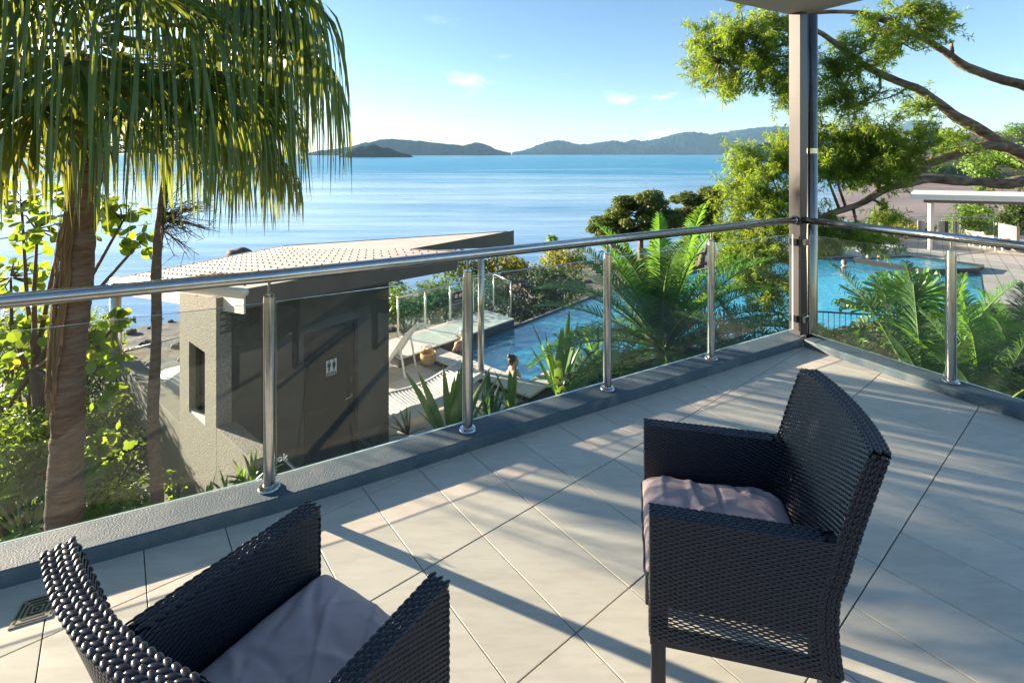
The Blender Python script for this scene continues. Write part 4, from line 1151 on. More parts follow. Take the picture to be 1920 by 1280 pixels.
# steel columns holding the roof
for (u, v, z0, z1, Y, lab) in ((902, 696, DECK_Z + 0.125, -0.16, None, 'tall brushed steel column standing on the pool coping'), (217, 676, -1.89, -0.58, None, 'brushed steel column on the far end of the left parapet')):
    q = PZ(u, v, z0)
    t = thing('roof_column', lab, 'column', q)
    r = 0.062 if u > 500 else 0.085
    MB().lathe([(r, z0 + 0.012), (r, z1)], (q[0], q[1], 0), 24).build('shaft', MT['steel_warm'], t, smooth=True)
    MB().lathe([(r * 1.5, z0), (r * 1.5, z0 + 0.012)], (q[0], q[1], 0), 24).build('base_plate', MT['steel_warm'], t)
# small railing beyond the left parapet
g0 = hp(p4, 0.25, -0.25); g1 = hp(g0, 2.4, 0.0)
fence('terrace_railing', 'short glass railing with steel posts behind the left parapet', [tuple(hp(p4, 0.1, 0.1)), tuple(hp(p4, 2.2, 0.1))], -2.70, 0.92, 1.05, mat='glass')

# ---- furniture of the sunny terrace
def lounger(name, label, loc, rz, back, group):
    t = thing(name, label, 'lounger', loc, rz, group)
    L0 = [(-0.95, 0.26), (-0.55, 0.33), (-0.15, 0.285), (0.25, 0.30)]
    ang = R(back)
    L0 += [(0.25 + 0.72 * math.cos(ang), 0.30 + 0.72 * math.sin(ang))]
    pr = []
    ys = np.linspace(0, 1, 60)
    xs_ = np.array([p[0] for p in L0]); zs_ = np.array([p[1] for p in L0])
    tpar = np.concatenate([[0], np.cumsum(np.hypot(np.diff(xs_), np.diff(zs_)))]); tpar /= tpar[-1]
    xx = np.interp(ys, tpar, xs_); zz = np.interp(ys, tpar, zs_)
    k5 = np.array([1, 2, 3, 2, 1]) / 9.0
    xx[2:-2] = np.convolve(xx, k5, 'valid'); zz[2:-2] = np.convolve(zz, k5, 'valid')
    for s in (-1, 1):
        sk = MB(); vs_ = []; 
        for k in range(60):
            lo = max(0.03 + 0.10 * math.sin(math.pi * k / 59), 0.0)
            if xx[k] > 0.30: lo = zz[k] - 0.09
            for yy in (s * 0.30, s * 0.345): vs_ += [(xx[k], yy, zz[k] + 0.02), (xx[k], yy, min(lo, zz[k] - 0.05))]
        fs_ = []
        for k in range(59):
            a, b = 4 * k, 4 * k + 4
            fs_ += [(a, a + 1, b + 1, b), (a + 2, b + 2, b + 3, a + 3), (a, b, b + 2, a + 2), (a + 1, a + 3, b + 3, b + 1)]
        fs_ += [(0, 2, 3, 1), (236, 237, 239, 238)]
        sk.add(vs_, fs_).build('side_rail', MT['plastic'], t, world_space=False)
    for k in range(1, 59, 2):
        MB().box((xx[k], 0, zz[k] + 0.004), (0.030, 0.598, 0.014), M=Matrix.Rotation(-math.atan2(zz[min(k + 1, 59)] - zz[k - 1], xx[min(k + 1, 59)] - xx[k - 1]), 3, 'Y')).build('slat', MT['plastic'], t, world_space=False)
    pan = MB(); vs_ = []
    for k in range(60):
        vs_ += [(xx[k], -0.30, zz[k] - 0.012), (xx[k], 0.30, zz[k] - 0.012), (xx[k], -0.30, zz[k] - 0.030), (xx[k], 0.30, zz[k] - 0.030)]
    fs_ = []
    for k in range(59):
        a, b = 4 * k, 4 * k + 4
        fs_ += [(a, b, b + 1, a + 1), (a + 2, a + 3, b + 3, b + 2)]
    pan.add(vs_, fs_).build('pan', MT['plastic'], t, world_space=False)
    for s in (-1, 1):
        for x in (-0.80, 0.20):
            MB().box((x, s * 0.322, 0.13), (0.10, 0.040, 0.26)).build('leg', MT['plastic'], t, world_space=False, bevel=0.008)
    if back > 30:
        for s in (-1, 1):
            MB().tube([(0.25 + 0.45 * math.cos(ang), s * 0.28, 0.30 + 0.45 * math.sin(ang)), (0.62, s * 0.28, 0.02)], 0.02, 8).build('prop', MT['plastic'], t, world_space=False)
    return t
q = PZ(800, 766, DECK_Z)
lounger('sun_lounger', 'white moulded sun lounger lying low beside the hut in full sun', (q[0], q[1], DECK_Z + 0.004), math.atan2(hR[1], hR[0]) - R(8), 12, 'white sun loungers')
q = PZ(715, 694, DECK_Z)
lounger('sun_lounger', 'white sun lounger with raised back half hidden behind the hut', (q[0], q[1], DECK_Z + 0.004), math.atan2(hR[1], hR[0]) - R(60), 56, 'white sun loungers')
q = PZ(803, 682, DECK_Z)
bag = thing('straw_bag', 'woven straw beach bag standing against the pool coping', 'bag', (q[0], q[1], DECK_Z))
MB().lathe([(0.11, 0.0), (0.155, 0.06), (0.17, 0.16), (0.16, 0.24), (0.150, 0.24), (0.158, 0.16), (0.145, 0.06), (0.10, 0.012)], (q[0], q[1], DECK_Z + 0.003), 16).build('body', MT['straw'], bag, smooth=True)
for s in (-0.05, 0.05):
    MB().tube([(q[0] + 0.10 * math.cos(a), q[1] + s, DECK_Z + 0.23 + 0.14 * math.sin(a)) for a in np.linspace(0, math.pi, 9)], 0.009, 6).build('handle', MT['straw'], bag, smooth=True)
q = PZ(790, 672, DECK_Z)
bt = thing('bottle', 'small clear bottle standing beside the straw bag', 'bottle', (q[0], q[1], DECK_Z))
MB().lathe([(0.032, 0), (0.034, 0.02), (0.034, 0.17), (0.013, 0.22), (0.013, 0.26)], (q[0], q[1], DECK_Z + 0.003), 14).build('body', MT['glass_green'], bt, smooth=True)
MB().lathe([(0.015, 0.26), (0.015, 0.285)], (q[0], q[1], DECK_Z + 0.003), 14).build('cap', MT['white'], bt)

# ---- parasol and red seat on the lower terrace left of the hut
um = np.array((-5.55, 8.62)); uz = -2.02
umb = thing('parasol', 'white parasol canopy with red valance behind the left parapet', 'parasol', (um[0], um[1], -4.7))
ub = MB(); rr_ = 0.82
cs = [hp(um, rr_ * math.cos(a), rr_ * math.sin(a)) for a in [R(18) + k * math.pi / 4 for k in range(8)]]
ub.add([(um[0], um[1], uz)] + [(*c_, uz - 0.26) for c_ in cs] + [(*(um + (c_ - um) * 1.0), uz - 0.40) for c_ in cs], [(0, 1 + k, 1 + (k + 1) % 8) for k in range(8)])
ub.build('canopy', MT['white'], umb)
uv_ = MB()
uv_.add([(*c_, uz - 0.262) for c_ in cs] + [(*c_, uz - 0.36) for c_ in cs], [(k, (k + 1) % 8, 8 + (k + 1) % 8, 8 + k) for k in range(8)])
uv_.build('valance', MT['red'], umb)
MB().tube([(um[0], um[1], -4.8), (um[0], um[1], uz + 0.06)], 0.025, 10).build('pole', MT['white'], umb, smooth=True)
for c_ in cs: MB().tube([(um[0], um[1], uz - 0.01), (*c_, uz - 0.27)], 0.008, 6).build('rib', MT['white'], umb)
rs = hp(um, 0.1, -0.55)
red = thing('red_seat', 'red cushioned seat below the white parasol', 'seat', (rs[0], rs[1], -4.7))
MB().box((rs[0], rs[1], -2.62), (0.75, 0.6, 0.16), HA).build('cushion', MT['red'], red, bevel=0.05, segs=3)
MB().box((rs[0] + 0.1, rs[1] - 0.05, -2.46), (0.4, 0.3, 0.12), HA).build('pillow', MT['blue'], red, bevel=0.05, segs=3)
for sx_ in (-0.3, 0.3):
    for sy_ in (-0.22, 0.22): MB().box((rs[0] + sx_, rs[1] + sy_, -3.75), (0.05, 0.05, 2.1), HA).build('leg', MT['timber'], red)
# ================================================================== GARDEN, POOL AND FAR SHORE OBJECTS
bed_poly = [(-3.1, 4.2), (-2.2, 5.6), (-1.2, 6.6), (-0.75, 7.6), (-0.1, 8.55), (0.32, 8.85), (0.62, 9.1), (1.9, 10.25), (6.6, 11.75), (13.8, 14.5), (19, 13.5), (20, 2.0), (4.0, 1.0), (2.5, 4.3), (-1.2, 2.4)]
bed = MB().prism(bed_poly, -3.4, DECK_Z + 0.03)
tag(bed.build('garden_bed', MT['soil']), kind='structure')

# ---- leaf builders ------------------------------------------------------------
def perp(d, ref=(0, 0, 1.0)):
    d = nrm(d); s = np.cross(d, np.broadcast_to(np.asarray(ref, float), d.shape))
    bad = np.linalg.norm(s, axis=-1) < 1e-3
    if np.any(bad): s[bad] = np.cross(d[bad], np.array((1.0, 0, 0)))
    return nrm(s)

def pinnate(base, az, el, length, nleaf=46, leaf_len=0.34, width=0.022, droop=0.9, curl=0.0, vee=0.5, forward=0.55, twist=0.0, r_=None):
    """feather frond: returns (rachis V,F), (leaflet V,F)"""
    r_ = r_ or rng
    k = 14
    pts = [np.asarray(base, float)]; d = np.array((math.cos(el) * math.cos(az), math.cos(el) * math.sin(az), math.sin(el)))
    side0 = nrm(np.cross(d, (0, 0, 1.0)))
    step = length / (k - 1)
    for i in range(1, k):
        t = i / (k - 1)
        d = nrm(d + np.array((0, 0, -1.0)) * droop * step * (0.35 + 1.1 * t) + side0 * curl * step)
        pts.append(pts[-1] + d * step)
    pts = np.array(pts)
    tt = np.linspace(0.12, 0.995, nleaf)
    idx = tt * (k - 1); i0 = np.minimum(idx.astype(int), k - 2); f = (idx - i0)[:, None]
    pos = pts[i0] * (1 - f) + pts[i0 + 1] * f
    tan = nrm(pts[i0 + 1] - pts[i0])
    side = nrm(np.cross(tan, np.array((0, 0, 1.0)))); up = nrm(np.cross(side, tan))
    prof = np.sin(np.clip((tt - 0.04) / 0.98, 0, 1) * math.pi) ** 0.55 * (1 - 0.25 * tt)
    VF = []
    for s in (-1, 1):
        jit = r_.normal(0, 0.10, (nleaf, 3))
        fw = forward + 0.55 * tt[:, None] ** 2
        dl_ = nrm(side * s + up * vee + tan * fw + jit)
        ll = (leaf_len * prof * r_.uniform(0.85, 1.12, nleaf))[:, None]
        p0 = pos; p1 = pos + dl_ * ll * 0.5; d2 = nrm(dl_ + np.array((0, 0, -0.30)) + jit * 0.5); p2_ = p1 + d2 * ll * 0.32
        d3 = nrm(d2 + np.array((0, 0, -0.35))); p3_ = p2_ + d3 * ll * 0.18
        Pt = np.stack([p0, p1, p2_, p3_], 1)
        W = np.stack([np.full(nleaf, width * 0.7), np.full(nleaf, width), np.full(nleaf, width * 0.75), np.full(nleaf, width * 0.08)], 1)
        S = nrm(np.cross(np.repeat(dl_[:, None], 4, 1), np.repeat(nrm(up + tan * 0.1)[:, None], 4, 1)))
        VF.append(strips(Pt, W, S))
    lv = merge(VF)
    mb = MB().tube(pts, list(np.linspace(0.016, 0.004, k) * (length / 2.2 + 0.3)), 5)
    return mb, lv, pts

def frond_obj(parent, mb, lv, mat_leaf, mat_stem, name='frond'):
    me = mesh_np(name, lv[0], lv[1]); o = mobj(name, me, mat_leaf, parent)
    mb.build('rachis', mat_stem, o, smooth=True)
    return o
MT['rachis'] = surf('green_rachis', (0.10, 0.16, 0.04), (0.16, 0.21, 0.06), scale=4, rough=0.5)
MT['rachis_dry'] = surf('dry_rachis', (0.30, 0.22, 0.11), rough=0.7)

def fan_frond(parent, base, az, el, pet, mat, nseg=54, blade=0.62, hang=1.25, spread=140, width=0.030, rigid=0.42, seed=0, name='frond', pet_mat=None, floor_z=None):
    r_ = np.random.default_rng(seed)
    k = 8; pts = [np.asarray(base, float)]
    d = np.array((math.cos(el) * math.cos(az), math.cos(el) * math.sin(az), math.sin(el)))
    for i in range(1, k):
        d = nrm(d + np.array((0, 0, -1.0)) * 0.085); pts.append(pts[-1] + d * pet / (k - 1))
    tip = pts[-1]; s = nrm(np.cross(d, np.array((0, 0, 1.0)) + 1e-3)); nl = nrm(np.cross(s, d))
    psi = np.radians(np.linspace(-spread, spread, nseg) + r_.normal(0, 2.0, nseg))
    dk = np.cos(psi)[:, None] * d + np.sin(psi)[:, None] * s + nl * (0.10 * np.abs(np.sin(psi)))[:, None] + r_.normal(0, 0.05, (nseg, 3))
    dk = nrm(dk)
    bl = blade * (0.72 + 0.28 * np.cos(psi * 0.6)) * r_.uniform(0.92, 1.08, nseg)
    hg = hang * (0.80 + 0.2 * np.cos(psi * 0.5)) * r_.uniform(0.75, 1.15, nseg)
    if floor_z is not None:          # ribbons wear away at about the same level all round the crown
        ez = tip[2] + dk[:, 2] * bl - 0.12
        hg = np.minimum(hg, np.maximum(0.25, ez - floor_z - r_.uniform(-0.12, 0.22, nseg)))
    K = 11; P_ = np.zeros((nseg, K, 3)); D_ = np.zeros((nseg, K, 3)); P_[:, 0] = tip; D_[:, 0] = dk
    cur = dk.copy(); down = np.array((0, 0, -1.0)); sway = r_.normal(0, 0.055, (nseg, 3))
    for i in range(1, K):
        if i <= 3: step = bl / 3.0; g = 0.05 + 0.10 * i * (1 - rigid)
        else: step = hg / (K - 4); g = (0.75 if i == 4 else 0.9)
        cur = nrm(cur + down * g + sway * (i > 4) * 0.7)
        P_[:, i] = P_[:, i - 1] + cur * step[:, None]; D_[:, i] = cur
    W = np.repeat(width * np.array([0.25, 0.9, 1.15, 1.1, 0.95, 0.85, 0.75, 0.62, 0.48, 0.32, 0.06])[None], nseg, 0)
    ref = np.repeat(nl[None], nseg, 0) + r_.normal(0, 0.35, (nseg, 3))
    S = nrm(np.cross(D_, np.repeat(ref[:, None], K, 1)))
    # past the bend ribbons turn their faces freely
    lat = nrm(np.stack([-dk[:, 1], dk[:, 0], np.zeros(nseg)], 1) + r_.normal(0, 0.4, (nseg, 3)) * np.array((1, 1, 0)))
    for i in range(4, K): S[:, i] = nrm(0.35 * S[:, i] + lat)
    V, F = strips(P_, W, S)
    o = mobj(name, mesh_np(name, V, F), mat, parent)
    MB().tube(pts, list(np.linspace(0.018, 0.010, k)), 6).build('petiole', pet_mat or MT['rachis'], o, smooth=True)
    return o

def leaf_cloud(blobs, n, size, flat=0.5, seed=0, shell=0.55, aspect=0.55, curl=0.25, noise_=0.25):
    """n leaves on ellipsoid clumps [(centre, (rx,ry,rz))]: folded rhombus leaves facing outwards with scatter"""
    r_ = np.random.default_rng(seed)
    vol = np.array([(b[1][0] * b[1][1] * b[1][2]) ** (2 / 3) for b in blobs]); pick = r_.choice(len(blobs), n, p=vol / vol.sum())
    C = np.array([b[0] for b in blobs])[pick]; RR = np.array([b[1] for b in blobs])[pick]
    d = nrm(r_.normal(0, 1, (n, 3))); rad = shell + (1 - shell) * r_.random(n) ** 0.6
    rad = rad * (1 + noise_ * r_.normal(0, 0.5, n))
    c = C + d * RR * rad[:, None]
    nn_ = nrm(d / RR * RR.mean(1, keepdims=True) + r_.normal(0, flat, (n, 3)) + np.array((0, 0, 0.35)))
    a = nrm(np.cross(nn_, r_.normal(0, 1, (n, 3)))); b = np.cross(nn_, a)
    L_ = (size * r_.uniform(0.6, 1.25, n))[:, None]
    v0 = c - a * L_ * 0.5; v2 = c + a * L_ * 0.5 - nn_ * L_ * curl * 0.4
    v1 = c + b * L_ * aspect * 0.5 + nn_ * L_ * curl * 0.3; v3 = c - b * L_ * aspect * 0.5 + nn_ * L_ * curl * 0.3
    V = np.stack([v0, v1, v2, v3], 1).reshape(-1, 3); F = np.arange(n * 4).reshape(-1, 4)
    return V, F

def blob_field(c, r, m, rb, seed):
    r_ = np.random.default_rng(seed); out = []
    for k in range(m):
        d = nrm(r_.normal(0, 1, 3)); q = np.asarray(c) + d * np.asarray(r) * (0.35 + 0.55 * r_.random())
        s = rb * r_.uniform(0.7, 1.3)
        out.append((q, (s * r_.uniform(0.9, 1.3), s * r_.uniform(0.9, 1.3), s * r_.uniform(0.6, 0.9))))
    return out

def leafy(name, label, cat, c, r, m, rb, n, size, mat, seed, group=None, trunk=None, stem_mat='twig', **kw):
    """a shrub or tree: crown of leaf clumps on a stem with limbs"""
    base = trunk if trunk is not None else (c[0], c[1], c[2] - r[2])
    t = thing(name, label, cat, base, 0, group)
    bl = blob_field(c, r, m, rb, seed)
    V, F = leaf_cloud(bl, n, size, seed=seed, **kw)
    mobj('crown', mesh_np('crown', V, F), mat, t)
    st = MB(); r_ = np.random.default_rng(seed + 5); base = np.asarray(base, float)
    fork = base + (np.asarray(c) - base) * 0.45
    w = 0.03 * max(r) ** 0.9 + 0.012
    st.tube([base, base + (fork - base) * 0.5 + r_.normal(0, 0.03, 3) * max(r), fork], [w * 1.5, w * 1.2, w], 7)
    for b in bl[::max(1, len(bl) // 9)]:
        q = np.asarray(b[0]); mid_ = fork + (q - fork) * 0.5 + r_.normal(0, 0.06, 3) * max(r)
        st.tube([fork, mid_, q], [w * 0.7, w * 0.45, w * 0.15], 5)
    st.build('trunk', MT[stem_mat], t, smooth=True)
    return t

# ================================================================== FAN PALM ON THE LEFT
tr = [(-4.17, 4.6, -4.6), (-4.15, 4.6, -3.0), (-4.13, 4.6, -1.8), (-4.09, 4.6, -0.43), (-4.02, 4.6, 0.4), (-3.97, 4.6, 1.05), (-3.92, 4.6, 1.7), (-3.90, 4.6, 2.55)]
palm = thing('fan_palm', 'tall fan palm with long drooping ribbon leaves left of the hut', 'palm tree', tr[0])
# trunk with leaf-scar rings
zs = np.linspace(-4.6, 2.5, 150); px = np.interp(zs, [p[2] for p in tr], [p[0] for p in tr])
rad = np.interp(zs, [-4.6, -3, -1.5, 0.2, 1.0, 1.8, 2.5], [0.18, 0.148, 0.130, 0.118, 0.122, 0.135, 0.17])
rad = rad * (1 + 0.035 * np.sign(np.sin(zs * 34 + 1.2 * np.sin(zs * 3))) * 0.5 + 0.02 * rng.normal(0, 1, len(zs)))
pts = [(px[i] + 0.008 * math.sin(zs[i] * 5), 4.6, zs[i]) for i in range(len(zs))]
MB().tube(pts, list(rad), 20).build('trunk', MT['palm_bark'], palm, smooth=True)
crown_c = np.array((-3.90, 4.6, 2.70))
nf = 60
for k in range(nf):
    t = k / nf
    az = k * 2.39996 + 0.3
    el = R(58 - 74 * t + rng.normal(0, 6))
    pet = rng.uniform(1.25, 1.78) * (0.86 + 0.12 * math.sin(math.pi * t))
    old = t > 0.91
    toward = math.cos(az - math.atan2(SUN_DIR.y, SUN_DIR.x))
    if toward > 0.25 and k % 2: continue
    hang_f = 0.60 if toward > 0.25 else (1.08 if math.cos(az) > 0.45 else 0.74)
    fan_frond(palm, crown_c + np.array((0.1 * math.cos(az), 0.1 * math.sin(az), 0.30 - 0.5 * t)), az, el, pet, MT['fan_old'] if old else MT['fan'],
              nseg=66, blade=rng.uniform(0.50, 0.66), hang=hang_f * rng.uniform(0.95, 1.4) * (1.0 - 0.15 * t), width=0.029, seed=100 + k, floor_z=1.02 - 0.10 * math.cos(az) + 0.30 * max(0.0, -math.sin(az)))
# fibrous skirt hanging down the trunk
r_ = np.random.default_rng(5); nst = 120
z0_ = r_.uniform(0.15, 1.15, nst); ang = r_.uniform(-2.7, -1.1, nst)
ln_ = r_.uniform(0.7, 1.55, nst) * 0.85
K = 7; Pt = np.zeros((nst, K, 3))
for i in range(K):
    t = i / (K - 1)
    bow = 0.045 * np.sin(t * math.pi)
    Pt[:, i, 2] = z0_ - ln_ * t
    cx_ = np.interp(Pt[:, i, 2], zs, px); rr_ = np.interp(Pt[:, i, 2], zs, rad) + 0.008 + bow * 0.6 + 0.014 * r_.random(nst)
    a_ = ang + (-1.75 - ang) * 0.5 * t + 0.05 * np.sin(9 * t + ang * 7)
    Pt[:, i, 0] = cx_ + rr_ * np.cos(a_); Pt[:, i, 1] = 4.6 + rr_ * np.sin(a_)
W = np.repeat(0.013 * np.array([0.8, 1, 1, .9, .8, .6, .2])[None], nst, 0); S = np.zeros((nst, K, 3)); S[..., 0] = np.sin(-ang)[:, None]; S[..., 1] = np.cos(ang)[:, None]
V, F = strips(Pt, W, nrm(S)); tag(mobj('fibre_skirt', mesh_np('fibre_skirt', V, F), MT['thatch'], palm), kind='stuff')

# ---- slender palm with a bare twiggy flower stalk
Yt = 5.0
tp = [P(292, 1010, Yt), P(293, 930, Yt), P(289, 760, Yt), P(290, 640, Yt), P(294, 520, Yt), P(299, 450, Yt), P(304, 395, Yt), P(308, 340, Yt), P(310, 280, Yt)]
tp = [tp[0] - np.array((0, 0, 2.0))] + tp
slim = thing('slender_palm', 'slender ringed palm stem with a bare twiggy flower stalk', 'palm tree', tp[0])
zz_ = np.linspace(tp[0][2], tp[-1][2], 70); sx_ = np.interp(zz_, [p[2] for p in tp], [p[0] for p in tp])
rr_ = np.interp(zz_, [tp[0][2], -1.8, 0.2, 1.6], [0.065, 0.056, 0.044, 0.036]) * (1 + 0.05 * rng.normal(0, 1, 70))
MB().tube([(sx_[i], Yt + 0.02 * math.sin(i * .3), zz_[i]) for i in range(70)], list(rr_), 12).build('trunk', MT['thin_bark'], slim, smooth=True)
tw = MB(); r_ = np.random.default_rng(3); root = P(305, 415, Yt)
for k in range(46):
    a = r_.uniform(-0.9, 1.5); dd_ = np.array((math.cos(a) * 0.9, r_.normal(0, 0.45), math.sin(a) * 0.75 - 0.25)); dd_ = nrm(dd_)
    L_ = r_.uniform(0.25, 0.52); q = root + np.array((0, 0, r_.uniform(-0.1, 0.12)))
    p1 = q + dd_ * L_ * 0.5; p2_ = p1 + nrm(dd_ + np.array((0.2, 0, -0.25))) * L_ * 0.5
    tw.tube([q, p1, p2_], [0.006, 0.004, 0.0022], 4, caps=False)
    for j in range(5):
        f = r_.uniform(0.2, 1); s = q + (p2_ - q) * f; e = s + nrm(dd_ + r_.normal(0, 0.8, 3)) * r_.uniform(0.06, 0.18)
        tw.tube([s, e], [0.0032, 0.0016], 3, caps=False)
tw.build('flower_stalk', MT['twig'], slim)
for k in range(9):
    mb, lv, _ = pinnate(tp[-1] + np.array((0, 0, -0.05)), k * 0.7 + 0.2, R(rng.uniform(5, 60)), rng.uniform(0.7, 0.95), 34, 0.22, 0.016, droop=1.3)
    frond_obj(slim, mb, lv, MT['cycad_deep'], MT['rachis'])

# ================================================================== ROUND-LEAVED BUSH
def round_leaf_mesh(seed):
    r_ = random.Random(seed); mb = MB(); n = 11; vs_ = [(0, 0, 0.0)]
    for k in range(n):
        w = 2 * math.pi * k / n; rr = 0.5 * (1 + 0.06 * r_.uniform(-1, 1)) * (0.80 if k == 0 else 1.0)
        x, y = rr * math.cos(w), rr * math.sin(w)
        vs_.append((x, y, 0.22 * abs(y) + 0.10 * x * x * r_.uniform(0.3, 1.4)))
    mb.add(vs_, [(0, 1 + k, 1 + (k + 1) % n) for k in range(n)])
    return mb.mesh('leaf')
rl = [round_leaf_mesh(s) for s in range(4)]
for me in rl: me.materials.append(MT['grape'])
def grape_mat_variant(name, c, t):
    m, N, L, b = new_mat(name); oi = N.new('ShaderNodeObjectInfo'); rp = N.new('ShaderNodeValToRGB')
    e = rp.color_ramp.elements; e[0].color = (0.030, 0.085, 0.014, 1); e[1].color = (0.12, 0.22, 0.025, 1); e[1].position = 0.93
    q = e.new(0.96); q.color = (0.55, 0.27, 0.03, 1)
    L.new(oi.outputs['Random'], rp.inputs['Fac']); L.new(rp.outputs['Color'], b.inputs['Base Color']); b.inputs['Roughness'].default_value = 0.34
    tr_ = N.new('ShaderNodeBsdfTranslucent'); mm = N.new('ShaderNodeMixRGB'); mm.inputs['Fac'].default_value = 0.65; setc(mm.inputs['Color2'], (0.55, 0.70, 0.03)); L.new(rp.outputs['Color'], mm.inputs['Color1']); L.new(mm.outputs['Color'], tr_.inputs['Color'])
    mx = N.new('ShaderNodeMixShader'); mx.inputs['Fac'].default_value = 0.48
    L.new(b.outputs['BSDF'], mx.inputs[1]); L.new(tr_.outputs['BSDF'], mx.inputs[2]); L.new(mx.outputs['Shader'], N['Material Output'].inputs['Surface'])
    return m
gmat = grape_mat_variant('round_leaf_single', 0, 0)
for me in rl: me.materials[0] = gmat
bush = thing('sea_grape', 'round-leaved sea grape bush backlit behind the fan palm trunk', 'bush', P(60, 1000, 5.9))
clus = [(70, 430, 5.9, .55, .32), (20, 520, 6.1, .6, .4), (230, 415, 5.5, .34, .26), (262, 455, 5.6, .25, .2), (190, 395, 5.7, .35, .2), (60, 620, 6.1, .55, .4), (25, 690, 6.2, .5, .4), (175, 640, 5.4, .30, .24),
        (205, 690, 5.45, .22, .26), (215, 740, 5.5, .18, .16), (225, 600, 5.5, .14, .16), (40, 380, 6.0, .5, .25), (130, 370, 6.1, .4, .2), (95, 770, 6.3, .45, .25), (190, 830, 6.0, .3, .2), (60, 840, 6.3, .5, .25), (15, 780, 6.2, .4, .4)]
r_ = np.random.default_rng(21); stem = MB()
trk = [P(88, 1000, 6.0), P(82, 880, 6.0), P(75, 760, 6.0), P(65, 690, 6.0)]
trk[0][2] -= 1.2
stem.tube(trk, [0.09, 0.08, 0.07, 0.06], 9)
leaf_n = 0; stuffV = []; total = 0
for (u, v, Y, rx, rz) in clus:
    c = P(u, v, Y)
    fork = trk[2 + (r_.random() > .5)]
    midp = fork + (c - fork) * 0.5 + r_.normal(0, 0.10, 3)
    stem.tube([fork, midp, c], [0.032, 0.022, 0.012], 6)
    m = int(46 * (rx * rz / 0.15) ** 0.7)
    for k in range(m):
        d = nrm(r_.normal(0, 1, 3)); q = c + d * np.array((rx, rx * 0.8, rz)) * r_.uniform(0.25, 1.05)
        if k % 5 == 0: stem.tube([c + (q - c) * 0.1, c + (q - c) * 0.55 + r_.normal(0, .03, 3), q], [0.010, 0.007, 0.004], 4, caps=False)
        sz = r_.uniform(0.085, 0.15)
        o = None
        M_ = (Vector(nrm(d + np.array((0, -0.2, 0.5)) + r_.normal(0, 0.55, 3)))).to_track_quat('Z', 'Y').to_matrix() @ Matrix.Rotation(r_.uniform(0, 6.28), 3, 'Z')
        total += 1
        if leaf_n < 290 and r_.random() < 0.5:
            leaf_n += 1
            o = bpy.data.objects.new('leaf', rl[leaf_n % 4]); COL.objects.link(o); o.parent = bush
            o.location = Vector([float(x) for x in q]) - bush.location; o.rotation_euler = M_.to_euler(); o.scale = (sz, sz, sz)
        else:
            me = rl[k % 4]; co = np.array([tuple(M_ @ (vv.co * sz)) for vv in me.vertices]) + q
            stuffV.append(co)
V = np.concatenate(stuffV); nv = 12; F = []
for i in range(len(stuffV)):
    b0 = i * nv
    for k in range(11): F.append((b0, b0 + 1 + k, b0 + 1 + (k + 1) % 11))
mo = mobj('leaf_mass', mesh_np('leaf_mass', V, np.array(F)), MT['grape'], bush); tag(mo, kind='stuff')
stem.build('stem', MT['twig'], bush, smooth=True)

# ---- undergrowth on the bank under the palm
def blades(parent, base, n, length, width, mat, seed, spread=1.0, lean=0.7, name='leaf', fold=0.35, separate=True, az0=None, droop=0.5):
    r_ = np.random.default_rng(seed); base = np.asarray(base, float); parts = []
    for k in range(n):
        az = r_.uniform(0, 2 * math.pi) if az0 is None else az0[k % len(az0)] + r_.normal(0, .15)
        el = R(88) - lean * r_.random() ** 0.8 * spread
        L_ = length * r_.uniform(0.65, 1.1); K_ = 7
        d = np.array((math.cos(el) * math.cos(az), math.cos(el) * math.sin(az), math.sin(el))); p = base + r_.normal(0, 0.02, 3) * np.array((1, 1, 0)) * length
        pts = [p]; ds = [d]
        for i in range(1, K_):
            d = nrm(d + np.array((0, 0, -1.0)) * droop * r_.uniform(0.5, 1.2) * (i / K_) * 0.32); pts.append(pts[-1] + d * L_ / (K_ - 1)); ds.append(d)
        pts = np.array(pts); ds = np.array(ds)
        sd = nrm(np.array((-math.sin(az), math.cos(az), 0))); up = nrm(np.cross(sd, ds))
        wv = width * np.array([0.45, 0.85, 1.0, 1.0, 0.85, 0.55, 0.04])
        l = pts - sd * wv[:, None] / 2 - up * wv[:, None] * fold * -0.5; r2 = pts + sd * wv[:, None] / 2 - up * wv[:, None] * fold * -0.5
        V = np.stack([l, pts, r2], 1).reshape(-1, 3); F = []
        for i in range(K_ - 1):
            a = i * 3; F += [(a, a + 1, a + 4, a + 3), (a + 1, a + 2, a + 5, a + 4)]
        if separate: mobj(name, mesh_np(name, V, np.array(F), True), mat, parent)
        else: parts.append((V, np.array(F)))
    if not separate:
        V, F = merge(parts); return mobj(name, mesh_np(name, V, F), mat, parent)

